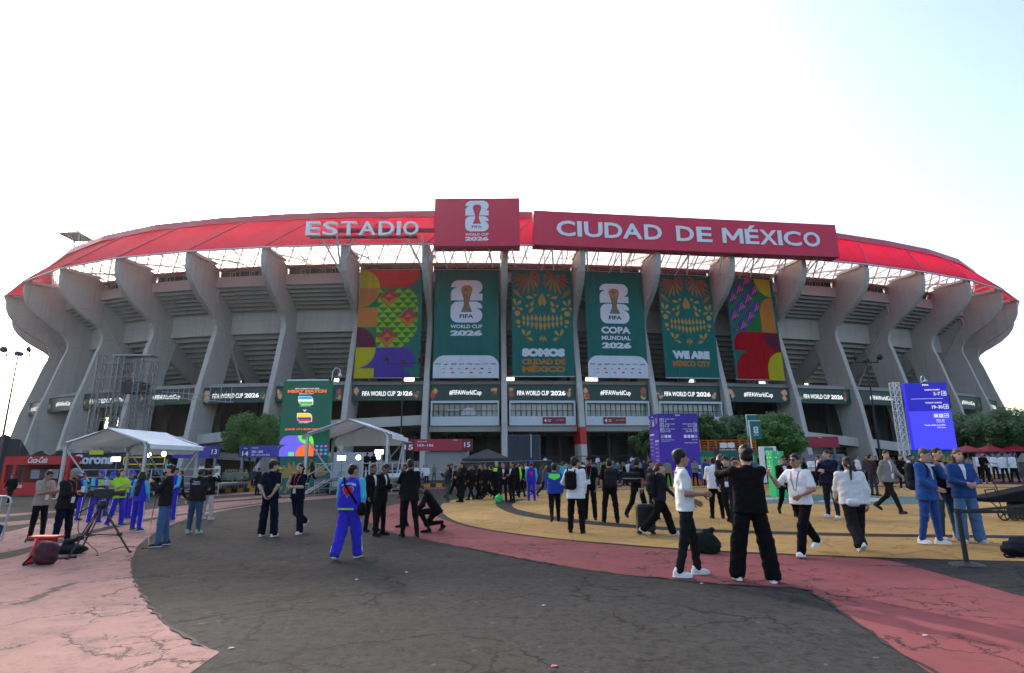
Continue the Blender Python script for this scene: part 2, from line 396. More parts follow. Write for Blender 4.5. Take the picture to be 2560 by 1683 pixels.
# ================================================================ stadium
TIP = [(-117, 138), (-110, 121), (-100.5, 108.5), (-89.6, 99.8), (-77.6, 92.9), (-64.6, 88.0), (-51.4, 85.2), (-38.7, 83.7), (-26, 82.9), (-13.4, 82.9), (-1, 83.3), (11.2, 84.2), (23.4, 85.6), (36, 87.6), (49.1, 90.4), (61.6, 93.6), (74.3, 97.8), (86.6, 102.8), (98, 109.2), (108.3, 117.5), (116.5, 128), (122, 141)]
NF = len(TIP)
NRM = []
for i in range(NF):
    a, b2 = Vector(TIP[max(i-1, 0)]), Vector(TIP[min(i+1, NF-1)]); t = (b2-a).normalized(); NRM.append(Vector((t.y, -t.x)))
def SP(i, s, z, lat=0):
    """stadium point: fin i (fractional allowed), s outward from the fin tips, height z, lat sideways"""
    j = min(int(i), NF-2); f = i-j
    p = Vector(TIP[j]).lerp(Vector(TIP[j+1]), f); n = NRM[j].lerp(NRM[j+1], f).normalized()
    q = p + n*s + Vector((-n.y, n.x))*lat
    return Vector((q.x, q.y, z))
stadium = empty('stadium', (0, 120, 0), label='huge concrete football stadium with curved fins and a red canopy ring', cat='stadium')
stadium.location = (0, 120, gz(0))
PROF = [(0, 35.25), (.05, 33.6), (-.15, 32.3), (-.65, 31.1), (-1.5, 30), (-2.9, 28.7), (-4.6, 27.6), (-6.2, 26.7), (-7.3, 25.8), (-7.85, 24.9), (-8, 24), (-7.85, 23), (-7.45, 21.8), (-6.2, 16.5), (-5, 11.8), (-3.2, 0), (-2.8, -3)]
INNER = [(-8.2, -3), (-8.4, 0), (-9.6, 9), (-12.2, 20.5), (-13.2, 24), (-13, 28), (-7.7, 31.2), (-7.0, 34.5), (-3.5, 35.2)]
RED_PAINT = paint('#b0141f', .5, .1)
for i in range(NF):
    th = .45; outl = PROF + INNER
    mb = MB(); mb.solid([SP(i, s, z, -th) for s, z in outl], [SP(i, s, z, th) for s, z in outl])
    o = mb.build('fin', CONC, stadium, bevel=.06)
    if i == 11:                                   # the painted band near its foot
        b_ = MB(); b_.solid([SP(i, s, z, -th-.02) for s, z in ((-4.2, 7.2), (-3.75, 4.6), (-9, 4.6), (-9.4, 7.2))], [SP(i, s, z, th+.02) for s, z in ((-4.2, 7.2), (-3.75, 4.6), (-9, 4.6), (-9.4, 7.2))])
        b_.build('painted_band', RED_PAINT, o)
    d = MB()                                      # rain pipe on one side of every other fin
    if i % 2 == 0:
        sd = 1 if i <= 9 else -1
        d.path([SP(i, -7.6, 34.2, sd*(th+.15)), SP(i, -7.4, 33.2, sd*(th+.15)), SP(i, -6.9, 29.2, sd*(th+.15)), SP(i, -13.5, 19.0, sd*(th+.15)), SP(i, -16, 15.0, sd*(th+.15))], .15)
        d.build('rain_pipe', concrete('pipe', .34, (1, .92, .88)) if False else CONC_W, o)
    c = MB()
    for s_ in (-3.4,): c.obox(SP(i, s_, 35.05), NRM[i].to_3d()*2.6, Vector((-NRM[i].y, NRM[i].x, 0))*.62, (0, 0, .22))
    c.build('bearing_plate', STEEL_W, o)
    r = MB(); r.solid([SP(i, s, z, -.4) for s, z in ((-9.5, 26.5), (-12.5, 24.0), (-29, 13.2), (-29, 10.4), (-12, 20.0))], [SP(i, s, z, .4) for s, z in ((-9.5, 26.5), (-12.5, 24.0), (-29, 13.2), (-29, 10.4), (-12, 20.0))])
    r.build('raker_beam', CONC_D, stadium)
def bay(i, s0, z0, s1, z1, name, mat, parent, g=.5, z0b=None, z1b=None):
    """box between fins i and i+1 from s0 (inner) to s1 (outer), z0 to z1 (b = at the right end)"""
    L = (SP(i+1, 0, 0)-SP(i, 0, 0)).length; a = g/L; z0b = z0 if z0b is None else z0b; z1b = z1 if z1b is None else z1b
    mb = MB(); mb.solid([SP(i+a, s1, z0), SP(i+1-a, s1, z0b), SP(i+1-a, s0, z0b), SP(i+a, s0, z0)], [SP(i+a, s1, z1), SP(i+1-a, s1, z1b), SP(i+1-a, s0, z1b), SP(i+a, s0, z1)])
    return mb.build(name, mat, parent)
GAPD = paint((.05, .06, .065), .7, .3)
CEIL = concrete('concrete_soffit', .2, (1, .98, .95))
BACKW = concrete('concrete_inner_shaded', .07, (1, .97, .93))  # inner concrete coloured darker to deepen the shade of the recess
for i in range(NF-1):
    bay(i, -7.1, 31.0, -6.5, 32.8, 'parapet', CONC_W, stadium)
    bay(i, -7.8, 32.75, -7.4, 34.0, 'gap_shade_sheet', GAPD, stadium)  # dark sheet across the open gap, its colour standing for the shade inside
    bay(i, -8.1, 34.0, -6.4, 34.4, 'coping', CONC_W, stadium)
    for q in range(6):
        s = -7.1 - q*.70; z = 31.0 - q*.5
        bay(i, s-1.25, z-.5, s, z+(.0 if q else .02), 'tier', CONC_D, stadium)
    bay(i, -12.4, 24.0, -11.5, 28.02, 'ring_beam', CONC, stadium)
    for q in range(9 if 0 < i < NF-2 else 0):
        s = -12.4 - q*1.02; z = 24.0 - q*.72
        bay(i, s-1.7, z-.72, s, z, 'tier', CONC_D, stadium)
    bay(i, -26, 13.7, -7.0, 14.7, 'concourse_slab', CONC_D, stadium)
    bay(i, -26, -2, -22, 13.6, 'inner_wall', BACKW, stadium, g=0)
    hole = {8: (.45, .62), 10: (.05, .22), 11: (.40, .62), 13: (.12, .28), 14: (.42, .6), 15: (.35, .5), 7: (.3, .4), 17: (.4, .5), 5: (.6, .68)}.get(i)
    for u0, u1 in (((0, 1),) if not hole else ((0, hole[0]), (hole[1], 1))):
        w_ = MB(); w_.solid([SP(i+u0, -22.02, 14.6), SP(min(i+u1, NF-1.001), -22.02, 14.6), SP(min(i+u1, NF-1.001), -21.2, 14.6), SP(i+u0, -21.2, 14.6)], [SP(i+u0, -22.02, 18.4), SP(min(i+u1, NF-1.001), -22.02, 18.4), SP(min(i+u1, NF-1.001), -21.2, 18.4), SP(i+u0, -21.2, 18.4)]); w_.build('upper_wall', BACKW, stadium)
    if not 9 <= i <= 12:
        xm = abs(SP(i, 0, 0).x + 0); xm2 = abs(SP(i+1, 0, 0).x)
        zz = lambda x: 9.2 - .085*(max(x, 20)-20)
        za, zb = zz(xm), zz(xm2)
        bay(i, -9.5, za-1.5, -6.0, za, 'ramp_parapet', CONC, stadium, z0b=zb-1.5, z1b=zb)
        bay(i, -21, za-1.9, -9.5, za-1.5, 'ramp_slab', CEIL, stadium, z0b=zb-1.9, z1b=zb-1.5)
        zz2 = lambda x: 2.2 + .055*(max(x, 20)-20)
        za, zb = zz2(xm), zz2(xm2)
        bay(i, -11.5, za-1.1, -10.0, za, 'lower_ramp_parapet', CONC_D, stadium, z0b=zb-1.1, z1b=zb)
    m2 = MB()
    for f in (.3, .7): m2.box((SP(i+f, -16, 0).x-.45, SP(i+f, -16, 0).y-.45, -2), (SP(i+f, -16, 0).x+.45, SP(i+f, -16, 0).y+.45, 13.6))
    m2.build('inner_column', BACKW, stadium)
    # thin posts of the walkway rail above the parapet
    r = MB()
    for f in (.22, .36, .5, .64, .78): r.tube(SP(i+f, -6.7, 32.8), SP(i+f, -6.7, 34.0), .04, n=4)
    for f in (.25, .53, .67):
        for a_, b_ in (((f, 32.85), (f, 33.6)), ((f, 33.6), (f+.045, 33.6)), ((f+.045, 33.6), (f+.045, 32.85))): r.tube(SP(i+a_[0], -6.65, a_[1]), SP(i+b_[0], -6.65, b_[1]), .04, n=4)
    r.tube(SP(i, -6.7, 33.7), SP(i+1, -6.7, 33.7), .035, n=4)
    r.build('walkway_rail', CONC_W, stadium)
# ---- red canopy ring: folded translucent membrane panels, fascia, edge tube, roof trusses
def membrane():
    m, nt, b = newmat('red_membrane'); nt.nodes.remove(b)
    out = nt.nodes['Material Output']; v = coords(nt)
    n = noise(nt, v, .12, 4); sd = coords(nt, (1, 1, .25)); n2 = noise(nt, sd, .7, 5)
    c = mix(nt, (.44, .004, .032), (.58, .008, .05), n); c = mix(nt, c, (.34, .006, .026), ramp(nt, n2, [(.55, 0), (.75, .5)]))
    d = add(nt, 'ShaderNodeBsdfDiffuse'); t = add(nt, 'ShaderNodeBsdfTranslucent'); g = add(nt, 'ShaderNodeBsdfGlossy', Roughness=.35)
    g.inputs['Color'].default_value = (.8, .8, .8, 1)
    for s in (d, t): nt.links.new(c, s.inputs['Color'])
    m1 = nt.nodes.new('ShaderNodeMixShader'); m1.inputs[0].default_value = .62
    nt.links.new(d.outputs[0], m1.inputs[1]); nt.links.new(t.outputs[0], m1.inputs[2])
    m2 = nt.nodes.new('ShaderNodeMixShader'); m2.inputs[0].default_value = .035
    nt.links.new(m1.outputs[0], m2.inputs[1]); nt.links.new(g.outputs[0], m2.inputs[2]); nt.links.new(m2.outputs[0], out.inputs[0])
    return m
MEMB = membrane()
RED_STEEL = paint((.50, .04, .075), .45, .1)
ZB, ZT, SB, ST = 34.95, 42.2, .4, -5.6
for i in range(NF-1):
    sh = .42
    mb = MB(); N_ = 6
    for a in range(N_):
        for c_ in range(4):
            q = []
            for (u, w) in ((a/N_, c_/4), ((a+1)/N_, c_/4), ((a+1)/N_, (c_+1)/4), (a/N_, (c_+1)/4)):
                fi = min(max(i + u + w*sh, 0), NF-1.001)
                fold = .55*(u-.0) if u < .5 else .55*(1-u)
                q.append(SP(fi, SB + (ST-SB)*w - fold*1.2, ZB + (ZT-ZB)*w + fold*.3))
            mb.poly(q)
    mb.build('membrane_panel', MEMB, stadium)
    s_ = MB(); fi0 = min(max(i, 0), NF-1.001); fi1 = min(max(i+sh, 0), NF-1.001)
    s_.tube(SP(fi0, SB+.06, ZB), SP(fi1, ST+.1, ZT), .13, n=6); s_.build('membrane_seam', RED_STEEL, stadium)
    # fascia along the top, edge tube along the bottom
    f_ = MB(); fi2 = min(i+1, NF-1.001)
    f_.solid([SP(i, ST+.35, ZT-.15), SP(fi2, ST+.35, ZT-.15), SP(fi2, ST-.6, ZT+.1), SP(i, ST-.6, ZT+.1)], [SP(i, ST-.25, ZT+1.25), SP(fi2, ST-.25, ZT+1.25), SP(fi2, ST-.6, ZT+1.3), SP(i, ST-.6, ZT+1.3)])
    f_.build('fascia', RED_STEEL, stadium)
    e_ = MB(); e_.tube(SP(i, SB, ZB-.08), SP(fi2, SB, ZB-.08), .16); e_.build('edge_tube', STEEL_W, stadium)
    t_ = MB()                                   # trusses between the bowl and the ring
    for q in range(4):
        u0, u1 = q/4, (q+1)/4
        t_.tube(SP(i+u0, -7.5, 34.4), SP(min(i+u1, NF-1.001), -5.9, ZT-.2), .11, n=5)
        t_.tube(SP(i+u0, -1.0, ZB+.6), SP(i+u0+.12, -9.5, 34.6), .09, n=5)
    t_.tube(SP(i, -3, 35.2), SP(i, -12, 37.5), .16, n=5); t_.tube(SP(i, -12, 37.5), SP(i, -26, 38.6), .14, n=5)
    t_.tube(SP(i, -5.9, ZT-.4), SP(i, -14, 37.6), .12, n=5)
    for s_, z_ in ((-12, 37.5), (-18, 38.1)): t_.tube(SP(i, s_, z_), SP(fi2, s_, z_), .06, n=4)
    t_.build('roof_truss', STEEL_W if i % 2 else STEEL, stadium)
# ---- pale translucent roof sheets over the upper stand
def roof_mat():
    m, nt, b = newmat('roof_sheet'); nt.nodes.remove(b); out = nt.nodes['Material Output']
    d = add(nt, 'ShaderNodeBsdfDiffuse'); t = add(nt, 'ShaderNodeBsdfTranslucent'); tr = add(nt, 'ShaderNodeBsdfTransparent')
    n = noise(nt, coords(nt), .3, 4); c = mix(nt, (.74, .74, .72), (.88, .88, .86), n)
    for s in (d, t): nt.links.new(c, s.inputs['Color'])
    m1 = nt.nodes.new('ShaderNodeMixShader'); m1.inputs[0].default_value = .8
    nt.links.new(d.outputs[0], m1.inputs[1]); nt.links.new(t.outputs[0], m1.inputs[2])
    m2 = nt.nodes.new('ShaderNodeMixShader'); m2.inputs[0].default_value = .3
    nt.links.new(m1.outputs[0], m2.inputs[1]); nt.links.new(tr.outputs[0], m2.inputs[2]); nt.links.new(m2.outputs[0], out.inputs[0])
    return m
ROOFM = roof_mat()
for i in range(NF-1):
    fi2 = min(i+1, NF-1.001)
    mb = MB(); mb.solid([SP(i, -8.2, 39.5), SP(fi2, -8.2, 39.5), SP(fi2, -36, 41.0), SP(i, -36, 41.0)], [SP(i, -8.2, 39.55), SP(fi2, -8.2, 39.55), SP(fi2, -36, 41.05), SP(i, -36, 41.05)])
    mb.build('roof_sheet', ROOFM, stadium)
# ---- glazed balcony boxes in the four middle bays
FRAMEW = paint((.50, .53, .56), .4, .05); GLASS_D = paint((.10, .13, .14), .08, .2, 0, 0, 1.0, .8); MULL = paint((.02, .022, .025), .5, .1)
GLASS_L = paint((.22, .26, .27), .06, .25, 0, 0, .6, .8)
RAILG = paint((.13, .20, .20), .1, .2, 0, 0, .5, .7)
for i in range(9, 13):
    box_ = bay(i, -9, 7.5, -5.5, 8.9, 'balcony_front', FRAMEW, stadium, g=.8)
    bay(i, -9, 11.0, -5.5, 11.35, 'balcony_head', FRAMEW, box_, g=.8)
    for u in (.065, .915): 
        q = MB(); q.solid([SP(i+u, -5.5, 8.9), SP(i+u+.02, -5.5, 8.9), SP(i+u+.02, -9, 8.9), SP(i+u, -9, 8.9)], [SP(i+u, -5.5, 11.0), SP(i+u+.02, -5.5, 11.0), SP(i+u+.02, -9, 11.0), SP(i+u, -9, 11.0)]); q.build('balcony_side', FRAMEW, box_)
    for q in range(12):
        u0 = .087 + q*.069
        p_ = MB(); p_.solid([SP(i+u0+.004, -6.6, 8.9), SP(i+u0+.065, -6.6, 8.9), SP(i+u0+.065, -6.68, 8.9), SP(i+u0+.004, -6.68, 8.9)], [SP(i+u0+.004, -6.6, 11.0), SP(i+u0+.065, -6.6, 11.0), SP(i+u0+.065, -6.68, 11.0), SP(i+u0+.004, -6.68, 11.0)])
        p_.build('pane', GLASS_D if (i == 9 and q < 9) else GLASS_L, box_)
        m_ = MB(); m_.tube(SP(i+u0, -6.55, 8.9), SP(i+u0, -6.55, 11.0), .07, n=4)
        m_.build('mullion', MULL, box_)
        m_ = MB(); m_.tube(SP(i+u0, -5.6, 8.9), SP(i+u0, -5.6, 9.75), .035, n=4); m_.build('rail_post', MULL, box_)
    g_ = MB(); g_.tube(SP(i+.087, -5.6, 9.78), SP(i+.915, -5.6, 9.78), .05, n=5); g_.build('balcony_rail', MULL, box_)
    bay(i, -22, 6.6, -5.9, 7.45, 'balcony_slab', CONC_D, stadium, g=.55)
    for q in range(3):
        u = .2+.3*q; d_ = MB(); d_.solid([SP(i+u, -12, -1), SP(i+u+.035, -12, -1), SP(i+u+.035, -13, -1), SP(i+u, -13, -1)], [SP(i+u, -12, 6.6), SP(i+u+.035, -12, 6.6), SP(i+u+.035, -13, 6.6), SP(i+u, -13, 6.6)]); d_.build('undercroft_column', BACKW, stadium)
fr9 = Frame(SP(9.2, -6.5, 9.0), SP(9.6, -6.5, 9.0)-SP(9.2, -6.5, 9.0))
sheet('interior_panel', [arc(4.2, .2, 1.2, 0, 180, 10)], fr9, paint((.5, .52, .53), .5), stadium)
text('interior_lettering', 'COPA MUNDIAL', fr9, .5, .8, 2.2, .28, WHITE, stadium, d=.05)
# ---- light sources seen inside the concourse: small round ceiling lamps
for i in range(2, NF-2):
    for u in (.3, .62):
        l_ = MB(); l_.lathe(SP(i+u, -10, 13.55), [(.12, 0), (.12, .1)], 8); l_.build('ceiling_lamp', emit('#fff6e0', 3), stadium)
# ================================================================ logo shapes (unit width 1)
def logo2(x, y, w):
    """block figure 2, lower left corner x y, width w"""
    k = w/550.; P = lambda px, py: (x + px*k, y + (373-py)*k)
    o = [P(0, 127)] + [P(130+130*math.cos(R_(a)), 130-130*math.sin(R_(a))) for a in range(180, 89, -15)]
    o += [P(420+130*math.cos(R_(a)), 127-127*math.sin(R_(a))) for a in range(90, -1, -15)]
    o += [P(420+130*math.cos(R_(a)), 127-127*math.sin(R_(a))) for a in (-20, -40, -55, -70)] + [P(445, 246), P(550, 248), P(550, 373), P(0, 373), P(0, 245)]
    o += [P(130-130*math.cos(R_(a)), 245-115*math.sin(R_(a))) for a in (20, 40, 60, 78)] + [P(112, 127)]
    return o
def logo6(x, y, w):
    k = w/550.; P = lambda px, py: (x + px*k, y + (380-py)*k)
    o = [P(130, 0), P(420, 0)] + [P(420+130*math.cos(R_(a)), 122-122*math.sin(R_(a))) for a in range(75, -1, -15)]
    o += [P(440, 122)] + [P(420+130*math.cos(R_(a)), 245-120*math.sin(R_(a))) for a in (75, 55, 35, 15, 0)]
    o += [P(420+130*math.cos(R_(a)), 250+130*math.sin(R_(a))) for a in range(0, 91, 15)]
    o += [P(130-130*math.cos(R_(a)), 250+130*math.sin(R_(a))) for a in range(90, -1, -15)]
    o += [P(130-130*math.cos(R_(a)), 130-130*math.sin(R_(a))) for a in range(0, 90, 15)]
    return o
def trophy(cx, y, h):
    """cup silhouette standing on y, height h"""
    k = h/490.; half = [(100, 0), (92, 20), (65, 80), (48, 130), (42, 170), (48, 220), (62, 270), (80, 330), (96, 380), (100, 410), (92, 445), (70, 472), (35, 488), (0, 490)]
    return [(cx+a*k, y+b*k) for a, b in half] + [(cx-a*k, y+b*k) for a, b in reversed(half[:-1])]
def cup_logo(fr, x, y, w, white, cut, parent, gold=None, d=.04, fifa=None):
    """26 emblem with the cup between the figures; returns its height"""
    hh = w*(373+20+380)/550
    sheet('emblem_figure', [logo6(x, y, w)], fr, white, parent, d=d); sheet('emblem_figure', [logo2(x, y+w*400/550, w)], fr, white, parent, d=d)
    sheet('emblem_cup', [trophy(x+w*.5, y+w*.345, w*.89)], fr, gold or cut, parent, d=d+.02)
    if gold:
        k_ = w*.89/490; cx_, cy_ = x+w*.5, y+w*.345
        sheet('cup_base', [[(cx_-100*k_, cy_), (cx_+100*k_, cy_), (cx_+92*k_, cy_+22*k_), (cx_-92*k_, cy_+22*k_)], [(cx_-82*k_, cy_+40*k_), (cx_+82*k_, cy_+40*k_), (cx_+72*k_, cy_+66*k_), (cx_-72*k_, cy_+66*k_)]], fr, B_TEAL, parent, d=d+.035)
        DKG = paint((.10, .045, .018), .5, .3)
        for q_ in (-1, 0, 1): sheet('cup_fold', [[(cx_+(q_*30-8)*k_, cy_+90*k_), (cx_+(q_*24+8)*k_, cy_+90*k_), (cx_+(q_*55+14)*k_, cy_+330*k_), (cx_+(q_*55-10)*k_, cy_+320*k_)]], fr, DKG, parent, d=d+.035)
        sheet('cup_fold', [arc(cx_-15*k_, cy_+410*k_, 34*k_, 20, 250, 10)], fr, DKG, parent, d=d+.035)
    text('emblem_lettering', 'FIFA', fr, x+w*.28, y+w*.14, w*.44, w*.13, fifa or cut, parent, d=d+.02, bold=.03)
    return hh
PRINT_W = paint((.78, .80, .84), .7, .04); GOLD = paint((.27, .12, .035), .45, .6, .3, 0, 1.6)
SIGN_RED = paint((.66, .009, .062), .55, .06, 0, 0, .4); SIGN_RED_D = paint((.20, .010, .03), .6, .08)
INK = paint((.02, .022, .03), .7, .1)
def board(name, A, B, z0, z1, depth, mat, label, cat, group=None, back=None):
    """upright box between plan points A and B (its front edge), z0..z1"""
    A, B = Vector((A[0], A[1], 0)), Vector((B[0], B[1], 0)); u = (B-A).normalized(); n = Vector((u.y, -u.x, 0))
    e = empty(name, ((A.x+B.x)/2, (A.y+B.y)/2, z0), label=label, cat=cat, group=group)
    mb = MB(); c = (A+B)/2 - n*depth/2; mb.obox((c.x, c.y, (z0+z1)/2), u*((B-A).length/2), n*depth/2, (0, 0, (z1-z0)/2))
    mb.build('panel', mat, e)
    return e, Frame((A.x, A.y, z0), u, (0, 0, 1), n), (B-A).length, z1-z0
# ---- red boards on the canopy ring
e, fr, W, H = board('roof_sign_board', (-11.7, 80.4), (1.3, 80.4), 33.7, 41.5, 2.2, SIGN_RED, 'tall red box sign with white 26 cup emblem over the stadium middle', 'sign')
cup_logo(fr, 4.72, 2.35, 3.55, PRINT_W, SIGN_RED, e)
text('lettering', 'WORLD CUP', fr, 4.72, 1.65, 3.55, .42, PRINT_W, e, bold=.03); text('lettering', '2026', fr, 4.72, .85, 3.55, .65, PRINT_W, e, bold=.05)
for x in (1.2, 4.5, 8.3, 11.8):
    s_ = MB(); s_.tube(fr.p(x, 0, -1.2), fr.p(x+.5, -2.2, -3.5), .1, n=6); s_.build('strut', STEEL_W, e)
e, fr, W, H = board('roof_sign_board', (3.5, 82.0), (54.0, 88.4), 34.5, 40.2, 2.0, SIGN_RED, 'long red sign reading CIUDAD DE MEXICO along the canopy ring', 'sign')
def along(px):
    lo, hi = 0.0, 1.0
    for _ in range(40):
        t = (lo+hi)/2; q = CROT.transposed() @ (fr.p(t*W, H/2)-Vector((0, 0, CAMH)))
        if 1280+FPX*q.x/-q.z < px: lo = t
        else: hi = t
    return t*W
for ch, a, b_ in zip('CIUDADDEMÉXICO', (1391, 1443, 1460, 1511, 1556, 1610, 1690, 1741, 1805, 1862, 1898, 1944, 1958, 2008), (1438, 1454, 1506, 1555, 1605, 1654, 1734, 1779, 1857, 1896, 1942, 1954, 2002, 2049)):
    x0, x1 = along(a), along(b_)
    if ch == 'M': sheet('letter', [[(x0+u*(x1-x0), H*.28+v*H*.45) for u, v in ((0, 0), (0, 1), (.2, 1), (.5, .42), (.8, 1), (1, 1), (1, 0), (.82, 0), (.82, .66), (.57, .2), (.43, .2), (.18, .66), (.18, 0))]], fr, PRINT_W, e, d=.03, th=.1)
    else: text('letter', ch, fr, x0, H*.28, x1-x0, H*.45*(1.26 if ch == 'É' else 1), PRINT_W, e, d=.03, bold=.022, th=.1)
for x in np.linspace(3, W-3, 9):
    s_ = MB(); s_.tube(fr.p(x, 0, -1.2), fr.p(x+.9, -2.4, -4.5), .12, n=6); s_.tube(fr.p(x, 0, -1.2), fr.p(x-1.2, -2.6, -4.5), .09, n=6); s_.build('strut', STEEL_W, e)
e = empty('roof_lettering_sign', (-22.7, 81.0, 35.6), label='big white three-dimensional letters ESTADIO on a steel rail below the canopy', cat='sign')
fr = Frame((-31.2, 81.0, 35.65), (1, 0.01, 0))
lx = 0
for ch, w in zip('ESTADIO', (2.15, 2.3, 2.3, 2.6, 2.35, .55, 2.3)):
    text('letter', ch, fr, lx, 0, w, 2.25, paint((.86, .87, .88), .5, .05), e, d=0, bold=.012, th=.55); lx += w + .42
rl = MB(); rl.obox(fr.p(8.6, .1, -.5), fr.U*8.2, fr.V*.16, fr.N*.2); rl.obox(fr.p(12, 1.4, -1.0), fr.U*7.6, fr.V*.3, fr.N*.15); rl.build('rail', SIGN_RED_D, e)
for x in (4.6, 17.6):
    s_ = MB(); b0 = fr.p(x, -4.6, -3.2)
    for dx, dy, dd in ((-2.4, .2, -.2), (0, .4, .4), (2.4, .2, -.2)): s_.tube(b0, fr.p(x+dx, dy-.3, dd-.4), .17, n=6)
    s_.build('bracket', STEEL_W, e)
# ---- hanging banners
def fabric(col, tr=.3):
    c = srgb(col); key = ('fab', tuple(round(x, 4) for x in c), tr)
    if key in MATS: return MATS[key]
    m, nt, b = newmat('banner_fabric'); nt.nodes.remove(b); out = nt.nodes['Material Output']
    v = coords(nt, (1, 1, .12)); n = noise(nt, v, 1.1, 4); n2 = noise(nt, coords(nt), .5, 3)
    cc = mix(nt, tuple(x*.82 for x in c), tuple(min(1, x*1.15) for x in c), mix(nt, n, n2, .5))
    d = add(nt, 'ShaderNodeBsdfDiffuse'); t = add(nt, 'ShaderNodeBsdfTranslucent')
    for s in (d, t): nt.links.new(cc, s.inputs['Color'])
    bp = add(nt, 'ShaderNodeBump', Strength=.9, Distance=.5); nt.links.new(n, bp.inputs['Height']); nt.links.new(bp.outputs[0], d.inputs['Normal'])
    m1 = nt.nodes.new('ShaderNodeMixShader'); m1.inputs[0].default_value = tr
    nt.links.new(d.outputs[0], m1.inputs[1]); nt.links.new(t.outputs[0], m1.inputs[2]); nt.links.new(m1.outputs[0], out.inputs[0])
    MATS[key] = m; return m
B_TEAL = fabric((.021, .148, .128), .15)
B_OR = fabric((.55, .19, .045), .2); B_GOLD = fabric((.50, .30, .085), .2); B_W = fabric((.74, .76, .82), .2)
B_YEL = fabric((.50, .44, .02), .2); B_RED = fabric((.62, .015, .022), .2); B_MAR = fabric((.11, .018, .045), .1)
B_PUR = fabric((.085, .045, .30), .1); B_LIME = fabric((.30, .46, .02), .2); B_GRN = fabric((.02, .16, .04), .1); B_CRIM = fabric((.44, .05, .06), .2); B_PINK = fabric((.62, .16, .15), .2)
def banner(i, label, xl, xr, yt, yb):
    """cloth panel hung in bay i, edges from photo pixels at its plane"""
    Y = SP(i+.5, -6.3, 0).y
    a, b2 = at(xl, (yt+yb)/2, Y), at(xr, (yt+yb)/2, Y)
    n = NRM[i].lerp(NRM[i+1], .5); u = Vector((-n.y, n.x, 0)).normalized(); mid = SP(i+.5, -6.0, 0)
    w = (b2-a).length; mid = Vector(((a.x+b2.x)/2, mid.y, 0)); z1 = at((xl+xr)/2, yt, mid.y).z; z0 = at((xl+xr)/2, yb, mid.y-.6).z
    e = empty('hanging_banner', (mid.x, mid.y-.6, z0), label=label, cat='banner', group='banners hung between the stadium fins')
    up = Vector((0, 0, 1)) * (z1-z0) - Vector((n.x, n.y, 0))*(.6)
    fr = Frame(Vector((mid.x, mid.y, z0)) - u*(w/2) + Vector((n.x, n.y, 0))*.6, u, up)
    h = up.length; mb = MB(); nx, nz = 24, 2
    front = []
    for q in range(nx+1):
        x = w*q/nx; front.append(.0)
    mb.solid([fr.p(0, 0, -.03), fr.p(w, 0, -.03), fr.p(w, h, -.03), fr.p(0, h, -.03)], [fr.p(0, 0), fr.p(w, 0), fr.p(w, h), fr.p(0, h)])
    o = mb.build('cloth', B_TEAL, e)
    r = MB(); r.tube(fr.p(-.3, h+.05, -.1), fr.p(w+.3, h+.05, -.1), .09, n=6); r.build('top_bar', CONC_W, e)
    r = MB(); r.tube(fr.p(-.05, .02, -.01), fr.p(w+.05, .02, -.01), .07, n=6); r.build('bottom_bar', STEEL_W, e)
    return e, fr, w, h
def tri(x, y, s, up=True): return [(x, y), (x+2*s, y), (x+s, y+s)] if up else [(x, y+s), (x+2*s, y+s), (x+s, y)]
def clip_poly(pl, test_halfplanes):
    for (a, b, c) in test_halfplanes:      # keep a*x+b*y<=c
        out = []
        for p, q in zip(pl, pl[1:]+pl[:1]):
            fp, fq = a*p[0]+b*p[1]-c, a*q[0]+b*q[1]-c
            if fp <= 0: out.append(p)
            if fp*fq < 0: t = fp/(fp-fq); out.append((p[0]+(q[0]-p[0])*t, p[1]+(q[1]-p[1])*t))
        pl = out
        if len(pl) < 3: return None
    return pl
def convex_planes(pl):
    res = []
    A = sum(p[0]*q[1]-q[0]*p[1] for p, q in zip(pl, pl[1:]+pl[:1])); 
    if A < 0: pl = pl[::-1]
    for p, q in zip(pl, pl[1:]+pl[:1]):
        a, b = q[1]-p[1], -(q[0]-p[0]); res.append((a, b, a*p[0]+b*p[1]))
    return res
# banner 1: geometric figures (photo coordinates of the crop 108..870 x 72..1390)
e, fr, w, h = banner(8, 'banner with red, orange, yellow and purple figure blocks and green triangles', 896, 1055, 675, 945)
X = lambda v: (v-100)/770*w; Yy = lambda v: (1390-v)/1318*h
def Q(l): return [(X(a), Yy(b)) for a, b in l]
def ell(cx, cy, rx, ry, a0, a1, n=12): return [(cx+rx*math.cos(R_(a0+(a1-a0)*i/n)), cy-ry*math.sin(R_(a0+(a1-a0)*i/n))) for i in range(n+1)]
sheet('print_red_block', [Q([(100, 72), (845, 72)] + ell(620, 72, 225, 230, 0, -90) + [(340, 302), (100, 302)])], fr, B_RED, e, d=.02)
body = Q([(120, 302), (620, 302)] + ell(640, 490, 190, 188, 90, -14) + ell(600, 786, 225, 245, 40, -90) + [(100, 1030), (100, 302)])
green = Q([(345, 302), (690, 302)] + ell(690, 440, 140, 138, 90, 0) + [(828, 545), (700, 545)] + [(770, 580), (818, 660), (822, 800), (780, 910), (700, 1000), (600, 1030), (335, 1030), (120, 786), (345, 786), (345, 545), (140, 545)])
sheet('print_green_block', [green], fr, B_GRN, e, d=.02)
tris = []; sx = X(158)-X(100); sz = Yy(0)-Yy(60)
cells = convex_planes(Q([(345, 310), (700, 310), (800, 390), (826, 540), (822, 800), (770, 930), (640, 1030), (335, 1030), (210, 790), (345, 700), (345, 560), (210, 540)][:7] + [(335, 1030), (335, 310)]))
row = 0; yv = 362
